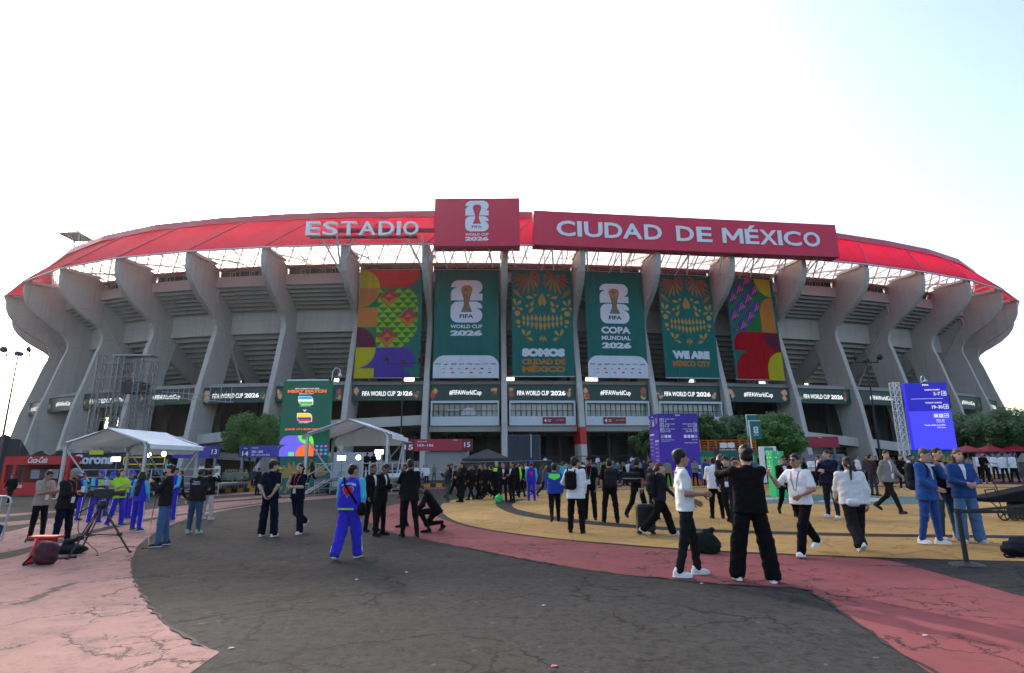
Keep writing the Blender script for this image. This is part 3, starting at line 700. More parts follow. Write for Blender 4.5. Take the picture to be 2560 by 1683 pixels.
while yv <= 1031:
    x0 = 345 + (-59 if row % 2 else 0) - 59
    for c_ in range(6):
        t_ = Q([(x0+c_*118, yv), (x0+c_*118+118, yv), (x0+c_*118+59, yv-60)])
        p_ = clip_poly(t_, cells)
        if p_: tris.append(p_)
    yv += 60.7; row += 1
for t_ in tris: sheet('print_triangle', [t_], fr, B_LIME, e, d=.035)
for cx, cy in ((470, 420), (707, 670), (465, 907)):
    for r_, m_, dd in ((118, B_CRIM, .05), (0, None, 0)):
        if m_: sheet('print_diamond', [Q([(cx-r_, cy), (cx, cy-r_), (cx+r_, cy), (cx, cy+r_)])], fr, m_, e, d=dd)
    sheet('print_diamond', [Q([(cx-80, cy), (cx, cy+118), (cx+118, cy), (cx+60, cy), (cx, cy+60), (cx-60, cy), (cx-118, cy), (cx, cy+118)][:0] + [(cx-112, cy+5), (cx, cy+112), (cx+112, cy+5), (cx+55, cy+5), (cx, cy+55), (cx-55, cy+5)])], fr, B_OR, e, d=.06)
    sheet('print_diamond', [Q([(cx-50, cy-2), (cx, cy-52), (cx+50, cy-2)])], fr, B_OR, e, d=.06)
sheet('print_yellow_quarter', [Q([(100, 302), (100, 72), (130, 74)] + ell(120, 302, 230, 230, 90, 0))], fr, B_YEL, e, d=.05)
sheet('print_orange_quarter', [Q([(100, 302), (350, 302)] + ell(120, 302, 230, 240, 0, -90) + [(100, 542)])], fr, B_OR, e, d=.05)
sheet('print_orange_square', [Q(rect(100, 545, 340, 783))], fr, B_OR, e, d=.05)
sheet('print_maroon_quarter', [Q([(100, 1030), (100, 786)] + ell(100, 1030, 238, 244, 90, 0))], fr, B_MAR, e, d=.05)
sheet('print_purple_block', [Q([(100, 1030), (620, 1030)] + ell(640, 1190, 160, 160, 90, 0) + [(800, 1275), (640, 1275), (720, 1310), (770, 1390), (100, 1390)])], fr, B_PUR, e, d=.05)
sheet('print_yellow_quarter', [Q([(100, 1030), (335, 1030)] + ell(110, 1060, 225, 215, 0, -90) + [(100, 1275)])], fr, B_YEL, e, d=.065)
sheet('print_yellow_square', [Q(rect(100, 1276, 330, 1390))], fr, B_YEL, e, d=.065)
SPON = ['', 'ADI', '', '', '', 'QATAR', 'VISA']
def cup_banner(i, label, px, lines):
    e, fr, w, h = banner(i, label, *px)
    cup_logo(fr, .25*w, .50*h, .495*w, B_W, INK, e, gold=GOLD, fifa=INK)
    for s_, y, hh, bd in lines: text('lettering', s_, fr, .25*w, y*h, .495*w, hh*h, B_W, e, bold=bd)
    y1 = .2*h; r = .17*w
    sheet('sponsor_panel', [[(0, 0), (w, 0), (w, y1-r)] + arc(w-r, y1-r, r, 0, 90)[1:] + arc(r, y1-r, r, 90, 180)], fr, B_W, e, d=.03)
    cols = ['#2f8f4a', '#15151a', '#20242c', '#b01c24', '#3d4c5c', '#b01c24', '#7a6d86', '#1f2a66']
    for q in range(8):
        x = (.03+.12*q)*w; s_ = ['aramco', '', 'ADI', 'Coca-Cola', 'HYUNDAI', 'Lenovo', 'QATAR', 'VISA'][q]
        if s_: text('sponsor_mark', s_, fr, x, .117*h, .085*w, .014*h, paint(cols[q], .7), e, d=.05, bold=.03)
        else:
            for z_ in range(3): sheet('sponsor_mark', [[(x+.012*w+.02*w*z_, .115*h), (x+.03*w+.02*w*z_, .115*h), (x+.02*w+.02*w*z_, .12*h+.004*h*z_), (x+.006*w+.02*w*z_, .12*h+.003*h*z_)]], fr, INK, e, d=.05)
    for rw, yy in ((7, .077), (6, .042)):
        for q in range(rw):
            x = (.16+(.70/(rw-1))*q)*w
            sheet('sponsor_mark', [rect(x-.022*w, yy*h, x+.022*w, (yy+.007+.004*(q % 2))*h)], fr, paint(['#8f9bb5', '#b43a44', '#7d8797', '#b8202c', '#b8202c', '#3a4252', '#8f9bb5'][q], .7), e, d=.05)
cup_banner(9, 'green banner with gold cup, white 26 emblem and WORLD CUP 2026', (1087, 1247, 675, 945), (('WORLD CUP', .447, .034, .035), ('2026', .378, .052, .06)))
cup_banner(11, 'green banner with gold cup, white 26 emblem and COPA MUNDIAL 2026', (1462, 1612, 680, 945), (('COPA', .405, .066, .05), ('MUNDIAL', .345, .040, .035), ('2026', .268, .056, .06)))
def drop(cx, cy, L, wd, ang, n=8):
    """leaf or tear shape, pointed at the start"""
    pts = []
    for i in range(n+1):
        t = i/n; r = wd*math.sin(math.pi*min(1, t)**1.6)*.5 if t < 1 else 0
        pts.append((t*L, r))
    pts = pts + [(a, -b) for a, b in reversed(pts[1:-1])]
    c, s = math.cos(R_(ang)), math.sin(R_(ang)); return [(cx+a*c-b*s, cy+a*s+b*c) for a, b in pts]
def skull_banner(i, label, px, top, sub):
    """face of dots, leaves and teeth drawn in the 0..750 x 0..1310 crop frame"""
    e, fr, w, h = banner(i, label, *px)
    P = lambda x, y: (x/750*w, (1310-y)/1310*h)
    def D(x, y, L, wd, ang, m):
        for sgn in (0, 1):
            xx = 750-x if sgn else x; aa = 180-ang if sgn else ang
            pl = drop(0, 0, L/750*w, wd/750*w, aa); o = P(xx, y); pl = [(o[0]+a, o[1]+b) for a, b in pl]
            if sgn: pl = pl[::-1]
            sheet('print_leaf', [pl], fr, m, e, d=.03)
    def C(x, y, r, m):
        for sgn in (0, 1):
            o = P(750-x if sgn else x, y); sheet('print_dot', [arc(o[0], o[1], r/750*w, 0, 342, 18)], fr, m, e, d=.03)
    MUT = fabric((.40, .17, .055), .2)
    RO = fabric((.36, .10, .045), .2)
    for q, a in enumerate((178, 190, 203, 217, 232, 247, 263, 281, 300)): D(232+6*(q > 6), 75+8*(q % 2), 185+95*math.sin(q/8*math.pi)*.9, 27, a, RO if q < 5 else MUT)
    D(232, 100, 90, 45, 60, RO); D(225, 70, 75, 26, -50, RO); D(250, 60, 90, 30, -38, RO)
    D(150, 380, 190, 46, 135, MUT)
    for x, y, r in ((300, 28, 17), (330, 72, 19), (335, 122, 19), (332, 172, 19)): C(x, y, r, RO)
    C(292, 322, 18, B_GOLD)
    D(282, 360, 105, 44, 172, B_GOLD); D(278, 385, 95, 40, 242, B_GOLD); D(275, 465, 100, 42, 232, B_GOLD); C(188, 458, 18, B_GOLD)
    D(372, 285, 180, 62, 262, B_GOLD)
    D(52, 460, 100, 38, 104, B_GOLD); D(55, 462, 95, 40, 48, B_GOLD); D(60, 475, 90, 36, -22, B_GOLD); C(24, 490, 17, B_GOLD)
    C(68, 552, 35, B_GOLD); C(75, 655, 28, B_GOLD); C(88, 712, 18, B_GOLD)
    for q in range(5):
        x = 145+q*51; D(x, 562-8*(q > 1), 80+6*q, 34+2*q, -90, B_GOLD); D(x, 712+14*q, 76+9*q, 32+2*q, 90, B_GOLD)
    D(165, 835, 105, 40, 112, B_GOLD); D(165, 835, 98, 42, 50, B_GOLD); D(168, 840, 98, 38, -24, B_GOLD)
    D(362, 815, 75, 28, 252, B_GOLD); D(375, 815, 95, 30, 270, B_GOLD)
    text('lettering', top, fr, *P(118, 1075), 520/750*w, 100/1310*h, B_W, e, bold=.09)
    yy = 1168
    for s_ in sub: text('lettering', s_, fr, *P(118, yy), 520/750*w, 68/1310*h*(1.25 if 'É' in s_ else 1), B_OR, e, bold=.05); yy += 88
skull_banner(10, 'green banner with gold calavera face and SOMOS CIUDAD DE MEXICO', (1279, 1432, 675, 942), 'SOMOS', ('CIUDAD DE', 'MÉXICO'))
skull_banner(12, 'green banner with gold calavera face and WE ARE MEXICO CITY', (1647, 1787, 688, 946), 'WE ARE', ('MEXICO CITY',))
e, fr, w, h = banner(13, 'banner with purple lattice, orange and yellow blocks above a red figure', 1815, 1949, 698, 950)
X = lambda v: (v-990)/640*w; Yy = lambda v: (1430-v)/1160*h
def Q(l): return [(X(a), Yy(b)) for a, b in l]
lat = Q([(1060, 270), (1400, 270), (1440, 400), (1520, 470), (1420, 560), (1410, 890), (1010, 890), (1010, 520), (1010, 400)])
sheet('print_green_field', [lat], fr, B_GRN, e, d=.02)
pln = convex_planes(Q([(1015, 275), (1520, 275), (1520, 475), (1410, 620), (1410, 888), (1015, 888)]))
for r_ in range(-1, 7):
    for c_ in range(-1, 5):
        cx = 1050 + c_*208 + (104 if r_ % 2 else 0); cy = 300 + r_*104
        p_ = clip_poly(Q([(cx-80, cy), (cx, cy-86), (cx+80, cy), (cx, cy+86)]), pln)
        if p_: sheet('print_diamond', [p_], fr, B_PUR, e, d=.035)
        for z_ in range(3):
            p_ = clip_poly(Q([(cx-30+z_*32, cy+42-z_*18), (cx+16+z_*22, cy-56+z_*18), (cx+26+z_*22, cy-46+z_*18), (cx-20+z_*32, cy+52-z_*18)]), pln)
            if p_: sheet('print_bar', [p_], fr, B_PINK, e, d=.05)
sheet('print_yellow_quarter', [Q([(1380, 270), (1590, 270), (1590, 472)] + ell(1590, 270, 210, 202, -90, -180))], fr, B_YEL, e, d=.05)
sheet('print_orange_arch', [Q([(1410, 895), (1410, 660)] + ell(1590, 660, 180, 182, 180, 90) + [(1600, 895)])], fr, B_OR, e, d=.05)
sheet('print_red_figure', [Q([(1020, 1105)] + ell(1170, 1040, 155, 150, 190, 90) + [(1610, 895), (1625, 1430), (1010, 1430), (1012, 1330), (1035, 1230), (1090, 1160), (1180, 1108)])], fr, fabric((.36, .006, .012), .1), e, d=.05)
sheet('print_maroon_quarter', [Q([(1415, 900), (1610, 900), (1620, 1110)] + ell(1620, 900, 205, 210, -90, -180))], fr, B_MAR, e, d=.065)
sheet('print_lime_arch', [Q([(1420, 1430), (1420, 1320)] + ell(1620, 1320, 200, 205, 180, 90) + [(1625, 1430)])], fr, B_YEL, e, d=.065)
# ---- LED ribbon boards between the fins
LEDG = emit((.002, .017, .016), 1.0); LEDW = emit((.95, .97, 1.0), 1.2); LEDGOLD = emit((.22, .14, .09), 1.0); LEDR = emit((.16, .03, .02), 1.0); LEDK = emit((.02, .05, .035), 1.0)
names = {2: 'far left under the slanting fins', 3: 'second from the left end', 4: 'third from the left end', 5: 'behind the scaffold tower', 6: 'right of the scaffold tower', 7: 'above the left tree', 8: 'behind the NEXT MATCH screen', 9: '', 10: ''}
led_where = ['at the far left stadium end', 'second from the left end of the stadium', 'behind the scaffold tower', 'just right of the scaffold tower', 'above the tree on the left', 'behind the green NEXT MATCH screen', 'below the block figure banner', 'below the WORLD CUP cup banner', 'below the SOMOS banner', 'below the COPA MUNDIAL banner', 'below the WE ARE banner', 'below the red figure banner', 'right of the red figure banner', 'two bays right of the red figure banner', 'behind the blue screen', 'right of the blue screen', 'at the far right stadium end']
for q, i in enumerate(range(2, 19)):
    t = ['#FIFAWorldCup', 'FIFA WORLD CUP 2026'][q % 2 == 0] if i != 2 else ''
    A, B = SP(i+.05, -6.3, 0), SP(i+.95, -6.3, 0)
    kind = 'FIFA WORLD CUP 2026' if q % 2 == 0 else '#FIFAWorldCup'
    e, fr, w, h = board('ribbon_screen', A, B, 11.5, 13.8, .3, LEDG, ('green LED ribbon reading %s %s' % (kind, led_where[q])), 'screen', 'LED ribbon screens round the stadium')
    if kind[0] == 'F':
        text('lettering', 'FIFA WORLD CUP', fr, w*.14, h*.33, w*.47, h*.32, LEDW, e, bold=.015); text('lettering', '2026', fr, w*.635, h*.33, w*.22, h*.32, LEDW, e, bold=.03)
    else: text('lettering', kind, fr, w*.27, h*.28, w*.46, h*.42, LEDW, e, bold=.012)
    for x in (.06, .91):
        for z_ in range(4):
            rr = random.uniform(.1, .24)*h; xx = w*(x+random.uniform(-.03, .03)); yy = h*random.uniform(.25, .75)
            sheet('picture_patch', [[(xx+rr*random.uniform(.5, 1.1)*math.cos(a), yy+rr*random.uniform(.6, 1.3)*math.sin(a)) for a in np.linspace(0, 5.6, 9)]], fr, random.choice([LEDGOLD, LEDR, LEDK, LEDGOLD]), e, d=.03+.012*z_)
    bd = MB(); bd.obox(fr.p(w/2, h+.12, -.2), fr.U*w*.5, fr.V*.11, fr.N*.25); bd.build('housing', DARK, e)
# ---- small red "4" signs on the balcony fronts
for i, u, nm in ((10, .50, 'left'), (11, .30, 'right')):
    A, B = SP(i+u, -5.35, 0), SP(i+u+.30, -5.35, 0)
    e, fr, w, h = board('ramp_sign', A, B, 7.75, 8.75, .1, paint('#7e1422', .5), 'small dark red ramp sign with 4 on the %s balcony front' % nm, 'sign', 'ramp 4 signs')
    text('lettering', '4', fr, w*.06, h*.22, w*.1, h*.56, PRINT_W, e, bold=.02); text('lettering', 'RAMPA', fr, w*.22, h*.5, w*.15, h*.14, PRINT_W, e); text('lettering', 'RAMP', fr, w*.22, h*.28, w*.12, h*.12, PRINT_W, e)
    text('lettering', 'Centro de Hospitalidad', fr, w*.56, h*.48, w*.36, h*.14, PRINT_W, e)
# ================================================================ things on the plaza
def gpt(px, py): 
    p = gp(px, py); return Vector((p.x, p.y, gz(p.x)))
def pl(px, Y):
    """ground point under photo column px at distance Y"""
    x = at(px, 1150, Y).x; return Vector((x, Y, gz(x)))
ALU = paint((.46, .47, .48), .35, .08, .5); ALU_D = paint((.20, .21, .22), .4, .1, .5)
TENTW = fabric((.92, .93, .94), .08)
# ---- white frame tents on stages
def tent(x0, x1, y0, y1, ze, zr, label, zf):
    e = empty('frame_tent', ((x0+x1)/2, y0, zf), label=label, cat='tent', group='white frame tents')
    xm = (x0+x1)/2
    for (x, y) in ((x0, y0), (x1, y0), (x0, y1), (x1, y1)):
        m = MB(); m.box((x-.085, y-.085, gz(x)), (x+.085, y+.085, ze-.25)); m.tube((x, y, ze-.3), (x+(.3 if x < xm else -.3), y, ze+.1), .085, n=8); m.box((x-.25, y-.25, gz(x)), (x+.25, y+.25, gz(x)+.03))
        m.build('post', ALU, e)
    for y in (y0, y1):
        for xa, xb in ((x0, xm), (x1, xm)):
            m = MB(); m.tube((xa, y, ze), (xb, y, zr), .075, n=8); m.build('rafter', ALU, e)
    m = MB(); m.tube((xm, y0, zr-.05), (xm, y1, zr-.05), .07, n=8); m.build('ridge_bar', ALU, e)
    for sg, xa in ((-1, x0), (1, x1)):
        m = MB(); n_ = 8; ov = .35
        ring0, ring1 = [], []
        for i in range(n_+1):
            t = i/n_; y = y0-.15 + (y1-y0+.3)*t; sag = .05*math.sin(t*math.pi*4)
            ring0.append((xa+sg*ov, y, ze-.02-.10)); ring1.append((xm, y, zr+.1))
        for i in range(n_):
            a, b_ = ring0[i], ring0[i+1]; c, d_ = ring1[i+1], ring1[i]
            for k_ in range(6):
                L = lambda p, q, t: tuple(p[z]+(q[z]-p[z])*t for z in range(3))
                def sg_(p, t, q=None): return (p[0], p[1], p[2]-.10*math.sin(t*math.pi))
                t0, t1 = k_/6, (k_+1)/6
                m.poly([sg_(L(a, d_, t0), t0), sg_(L(b_, c, t0), t0), sg_(L(b_, c, t1), t1), sg_(L(a, d_, t1), t1)])
        m.solid([(xa+sg*ov, y0-.15, ze-.12), (xa+sg*ov, y1+.15, ze-.12), (xa+sg*(ov-.02), y1+.15, ze-.12), (xa+sg*(ov-.02), y0-.15, ze-.12)], [(xa+sg*ov, y0-.15, ze-.42), (xa+sg*ov, y1+.15, ze-.42), (xa+sg*(ov-.02), y1+.15, ze-.42), (xa+sg*(ov-.02), y0-.15, ze-.42)])
        m.build('roof_sheet', TENTW, e, smooth=False)
    for (xa, ya, xb, yb) in ((x0, y0, x0+1.9, y0), (x1, y0, x1, y0+2.2), (x1, y1, x1, y1-2.2), (x0, y1, x0+2.0, y1), (x1, y1, x1-2.0, y1)):
        m = MB(); m.tube((xa, ya, ze-.4), (xb, yb, zf+.2), .05, n=6); m.build('brace', ALU, e)
    m = MB(); m.poly([(x0, y1, ze), (x1, y1, ze), (x1, y1, ze-.7), (x0, y1, ze-.7)]); m.poly([(x0, y1, ze), (x1, y1, ze), (xm, y1, zr)]); m.build('rear_gable', TENTW, e)
    return e
def stage(x0, x1, y0, y1, zt, label):
    e = empty('stage_platform', ((x0+x1)/2, y0, gz(x0)), label=label, cat='stage', group='scaffold stages under the tents')
    m = MB(); m.box((x0, y0, zt-.16), (x1, y1, zt)); m.build('deck', paint((.14, .14, .14), .7), e)
    for i in range(7):
        x = x0 + (x1-x0)*i/6
        m = MB(); m.tube((x, y0+.05, gz(x)), (x, y0+.05, zt+1.05), .035, n=6); m.build('upright', ALU, e)
    for z in (.35, zt-gz(x0)+.5, zt-gz(x0)+1.0):
        m = MB(); m.tube((x0, y0+.04, gz(x0)+z), (x1, y0+.04, gz(x0)+z), .03, n=6); m.build('rail', ALU, e)
    for i in range(0, 6, 2):
        x = x0 + (x1-x0)*i/6; xb = x0 + (x1-x0)*(i+1)/6
        m = MB(); m.tube((x, y0+.02, gz(x)+.1), (xb, y0+.02, zt-.2), .025, n=6); m.build('diagonal', ALU, e)
    return e
pa = pl(765, 39.5); pb = pl(967, 39.5)
zp = gz(pa.x)
tent(pa.x, pb.x, 39.5, 45.2, zp+4.0, zp+4.9, 'white frame tent with lit lamps right of the NEXT MATCH screen', zp+.9)
stage(pa.x+1.0, pb.x+1.6, 38.6, 45.0, zp+.95, 'scaffold stage with handrails under the right white tent')
qa = pl(160, 39); qb = pl(362, 39); zq = gz(qa.x)
tent(qa.x, qb.x, 39, 45.4, zq+3.65, zq+4.55, 'white frame tent on the left in front of the scaffold tower', zq+.9)
stage(qa.x+.5, qb.x+4.5, 40.2, 45.0, zq+.85, 'dark scaffold stage under the left white tent')
# stage steps and white box
st = empty('stage_steps', (pa.x+1.2, 38.0, zp), label='grey metal steps at the left end of the right stage', cat='steps')
for i in range(4):
    m = MB(); m.box((pa.x+.6+.35*i, 37.6, zp+.2*i+.12), (pa.x+1.0+.35*i, 38.5, zp+.2*i+.17)); m.build('tread', ALU, st)
for yy in (37.6, 38.5):
    m = MB(); m.tube((pa.x+.5, yy, zp), (pa.x+2.0, yy, zp+.9), .04, n=6); m.tube((pa.x+.5, yy, zp+1.0), (pa.x+2.0, yy, zp+1.9), .03, n=6); m.build('stringer', ALU, st)
g_ = gpt(985, 1225)
m = MB(); m.box((g_.x-.55, g_.y, g_.z), (g_.x+.55, g_.y+1, g_.z+1.15)); m.build('cube_table', paint((.75, .76, .80), .7), loc=g_, bevel=.04, label='white cloth covered cube behind the men in suits', cat='table')
# ---- lamp panels (lit) on stands
def lamp_stand(px, py, Y, w, h, round_, label):
    c = at(px, py, Y); g = gz(c.x)+.95
    e = empty('lamp_stand', (c.x, c.y, g), label=label, cat='lamp', group='lit film lamps under the tents')
    m = MB(); m.tube((c.x, c.y+.1, g), (c.x, c.y+.1, c.z), .03, n=6)
    for a in (0, 2.1, 4.2): m.tube((c.x, c.y+.1, g+.5), (c.x+.5*math.cos(a), c.y+.1+.4*math.sin(a), g), .02, n=5)
    m.build('tripod', ALU_D, e)
    m = MB()
    if round_: m.lathe((c.x, c.y+.02, c.z), [(w/2, 0), (w/2*.95, .12)], 16, (0, 1, 0))
    else: m.box((c.x-w/2-.03, c.y+.01, c.z-h/2-.03), (c.x+w/2+.03, c.y+.12, c.z+h/2+.03))
    m.build('housing', DARK, e)
    m = MB()
    if round_: m.lathe((c.x, c.y-.02, c.z), [(w/2*.9, 0), (w/2*.9, .03)], 16, (0, 1, 0))
    else: m.box((c.x-w/2, c.y-.03, c.z-h/2), (c.x+w/2, c.y, c.z+h/2))
    m.build('light_panel', emit('#fff8ea', 6), e)
lamp_stand(854, 1145, 43, .62, .34, 0, 'bright rectangular lamp, left of three under the right tent')
lamp_stand(896, 1144, 43, .42, .42, 1, 'bright round lamp in the middle of the right tent')
lamp_stand(948, 1130, 43, .62, .32, 0, 'bright rectangular lamp high at the right tent\'s right side')
lamp_stand(945, 1143, 42.6, .42, .42, 1, 'bright round lamp just below a rectangular lamp in the right tent')
lamp_stand(290, 1148, 42, .66, .3, 0, 'bright rectangular lamp under the left tent beside the white lettering')
lamp_stand(372, 1137, 42, .4, .4, 1, 'bright round lamp at the left tent\'s right front post')
lamp_stand(410, 1135, 43, .42, .4, 1, 'bright round lamp in front of the purple 13 sign')
# ---- LED screens
e_y = 40.5
A, B = at(702, 1050, e_y), at(824, 1050, e_y); g0 = gz(A.x)
ztop, zled = at(760, 952, e_y).z, at(760, 1141, e_y).z
e, fr, w, h = board('match_screen', (A.x, e_y), (B.x, e_y), zled, ztop, .35, emit((.003, .060, .042)), 'tall green LED screen announcing NEXT MATCH beside a white tent', 'screen')
OR_L = emit((.95, .16, .02)); WH_L = emit((.85, .87, .88)); PU_L = emit((.16, .12, .85)); LG_L = emit((.15, .9, .06)); BL_L = emit((.02, .03, .45)); YL_L = emit((1, .68, .03)); RD_L = emit((.7, .02, .02)); GR_L = emit((.02, .6, .07)); CY_L = emit((.02, .35, .75)); MG_L = emit((.75, .04, .45))
text('lettering', 'FIFA WORLD CUP 2026', fr, .25*w, .885*h, .5*w, .014*h, WH_L, e, bold=.04); text('lettering', 'NEXT MATCH', fr, .10*w, .835*h, .80*w, .042*h, OR_L, e, bold=.06)
text('lettering', 'MEXICO CITY', fr, .34*w, .815*h, .3*w, .012*h, WH_L, e, bold=.03)
def flag(cy, bands, e, fr, w, h):
    x0, x1, hh = .34*w, .63*w, .105*h; y = cy*h; r = .05*h
    sheet('flag_rim', [[(x0-.012*w, y+hh+.006*h), (x0-.012*w, y+r)] + arc(x0+r, y+r, r*1.1, 180, 270, 5) + [(x1+.012*w, y-.006*h), (x1+.012*w, y+hh-r)] + arc(x1-r, y+hh-r, r*1.1, 0, 90, 5)], fr, WH_L, e, d=.03)
    yy = y+hh
    pn = convex_planes([(x0, y+hh), (x0, y+r)] + arc(x0+r, y+r, r, 180, 270, 5) + [(x1, y), (x1, y+hh-r)] + arc(x1-r, y+hh-r, r, 0, 90, 5))
    for fr_, m_ in bands:
        p_ = clip_poly(rect(x0, yy-fr_*hh, x1, yy), pn); yy -= fr_*hh
        if p_: sheet('flag_band', [p_], fr, m_, e, d=.045)
flag(.68, ((.33, CY_L), (.02, RD_L), (.30, WH_L), (.02, RD_L), (.33, GR_L)), e, fr, w, h); text('lettering', 'UZBEKISTAN', fr, .37*w, .655*h, .23*w, .011*h, WH_L, e, bold=.03)
text('lettering', 'V', fr, .44*w, .585*h, .08*w, .026*h, WH_L, e, bold=.06)
flag(.455, ((.5, YL_L), (.25, BL_L), (.25, RD_L)), e, fr, w, h); text('lettering', 'COLOMBIA', fr, .37*w, .432*h, .21*w, .011*h, WH_L, e, bold=.03)
text('lettering', 'JUNE 17 | 8:00 PM PT', fr, .10*w, .335*h, .78*w, .028*h, OR_L, e, bold=.05, slant=.1)
sheet('figure_block', [[(.02*w, .155*h)] + arc(.2*w, .165*h, .18*w, 180, 90, 8, .105*h) + [(.62*w, .27*h), (.62*w, 0), (.02*w, 0), (.02*w, .06*h)] + arc(.2*w, .06*h, .18*w, 180, 90, 6, .09*h)], fr, PU_L, e, d=.03)
sheet('figure_quarter', [[(.38*w, .27*h), (.62*w, .27*h)] + arc(.62*w, .165*h, .09*w, 90, 0, 6, .105*h) + [(.62*w, .155*h)] + arc(.62*w, .27*h, .24*w, -90, -180, 6, .115*h)], fr, LG_L, e, d=.045)
sheet('figure_quarter', [[(.36*w, 0), (.36*w, .03*h)] + arc(.62*w, .03*h, .26*w, 180, 90, 8, .13*h) + [(.72*w, .16*h), (.72*w, 0)]], fr, OR_L, e, d=.05)
for i in range(3):
    for j in range(3):
        cx, cy = (.78+.09*i)*w, (.03+.05*j)*h
        sheet('figure_diamond', [[(cx-.035*w, cy), (cx, cy-.018*h), (cx+.035*w, cy), (cx, cy+.018*h)]], fr, [PU_L, MG_L, CY_L][(i+j) % 3], e, d=.03)
for i in range(4): sheet('figure_mark', [[(.21*w+.03*w*i, .005*h), (.235*w+.03*w*i, .005*h), (.235*w+.03*w*i, .06*h), (.21*w+.03*w*i, .05*h)]], fr, LG_L, e, d=.05)
GB = paint((.012, .13, .11), .6, .1); GBG = paint((.36, .24, .05), .6, .15)
def scroll_base(e, x0, x1, y, z0, z1, seed):
    """printed base panel with leaf ornament"""
    b_ = MB(); b_.box((x0, y, z0), (x1, y+.9, z1)); b_.build('base_panel', GB, e)
    f2 = Frame((x0, y, z0), (1, 0, 0)); ww, hh = x1-x0, z1-z0; rn = random.Random(seed)
    for cx in (.28, .72):
        for a in range(20, 175, 22): sheet('leaf_print', [drop(cx*ww, .45*hh, .42*hh, .07*ww, a)], f2, GBG, e, d=.02)
        for q in range(3): sheet('leaf_print', [drop((cx+rn.uniform(-.15, .15))*ww, rn.uniform(.05, .3)*hh, .22*hh, .05*ww, rn.uniform(180, 360))], f2, GBG, e, d=.02)
    for q in range(5): sheet('dot_print', [arc(.5*ww, (.3+.14*q)*hh, .02*ww, 0, 324, 10)], f2, GBG, e, d=.02)
scroll_base(e, A.x+.15, B.x+.05, e_y+.05, g0-.1, zled, 3)
m = MB(); P0 = Vector((B.x-.1, e_y+.2, ztop)); m.path([P0, P0+Vector((.05, 0, .7)), P0+Vector((.25, 0, .95)), P0+Vector((.55, 0, .85)), P0+Vector((.6, 0, .5))], .04); m.lathe(P0+Vector((.6, 0, .35)), [(.1, -.12), (.16, 0), (.12, .12), (.05, .18)], 10); m.build('camera_arm', ALU, e)
m = MB(); m.box((A.x+.2, e_y+.1, ztop), (B.x-.3, e_y+.25, ztop+.12)); m.build('top_rail', STEEL_W, e)
# right, blue direction screen with a lattice mast
e_y = 37.0
A, B = at(2281, 1040, e_y), at(2376, 1040, e_y); ztop, zled = at(2310, 957, e_y).z, at(2330, 1124, e_y).z
e, fr, w, h = board('direction_screen', (A.x, e_y+.3), (B.x, e_y-.1), zled, ztop, .35, emit((.035, .028, .80)), 'tall blue LED direction screen with arrows beside a lattice mast', 'screen')
DB_L = emit((.012, .008, .45)); LB_L = emit((.06, .055, .95))
sheet('screen_band', [rect(0, .57*h, w, h)], fr, DB_L, e, d=.02); sheet('screen_band', [rect(0, 0, w, .57*h)], fr, LB_L, e, d=.02)
text('lettering', 'FIFA', fr, .42*w, .955*h, .16*w, .024*h, WH_L, e, bold=.04)
text('lettering', 'RAMPAS RAMPS', fr, .46*w, .88*h, .36*w, .022*h, WH_L, e); text('lettering', '5–7', fr, .66*w, .805*h, .15*w, .05*h, WH_L, e, bold=.02)
sheet('rule', [rect(.1*w, .755*h, .86*w, .759*h)], fr, WH_L, e, d=.03)
text('lettering', 'TÚNELES TUNNELS', fr, .42*w, .685*h, .40*w, .026*h, WH_L, e); text('lettering', '19–30', fr, .57*w, .605*h, .25*w, .05*h, WH_L, e, bold=.02)
def arrow_box(fr, x, y, s, mat, e, ang, d=.03, bg=None):
    o = rrect(x, y, x+s, y+s, s*.18); q = rrect(x+s*.1, y+s*.1, x+s*.9, y+s*.9, s*.12)
    sheet('arrow_frame', [[a, b_, c, d_] for a, b_, c, d_ in zip(o, o[1:]+o[:1], q[1:]+q[:1], q)], fr, mat, e, d=d)
    c, s_ = math.cos(R_(ang)), math.sin(R_(ang)); T = lambda a, b_: (x+s*.5+s*(a*c-b_*s_), y+s*.5+s*(a*s_+b_*c))
    sheet('arrow', [[T(-.3, -.05), T(.2, -.05), T(.2, .05), T(-.3, .05)], [T(.05, -.28), T(.33, 0), T(.05, .28), T(-.02, .2), T(.17, 0), T(-.02, -.2)]], fr, mat, e, d=d+.002)
arrow_box(fr, .84*w, .80*h, .12*w, WH_L, e, 0); arrow_box(fr, .84*w, .60*h, .12*w, WH_L, e, 0); arrow_box(fr, .82*w, .47*h, .11*w, WH_L, e, 0)
for x in (.58, .70): sheet('icon', [rect(x*w, .47*h, (x+.10)*w, .47*h+.10*w)], fr, WH_L, e)
text('lettering', 'Salón B2', fr, .62*w, .425*h, .19*w, .02*h, WH_L, e); text('lettering', 'Lounge B2', fr, .62*w, .395*h, .19*w, .018*h, WH_L, e); text('lettering', 'Tienda oficial de la FIFA', fr, .32*w, .35*h, .5*w, .02*h, WH_L, e); text('lettering', 'FIFA Store', fr, .62*w, .315*h, .19*w, .018*h, WH_L, e)
scroll_base(e, A.x-.1, B.x+.05, e_y+.35, gz(A.x)-.1, zled, 5)
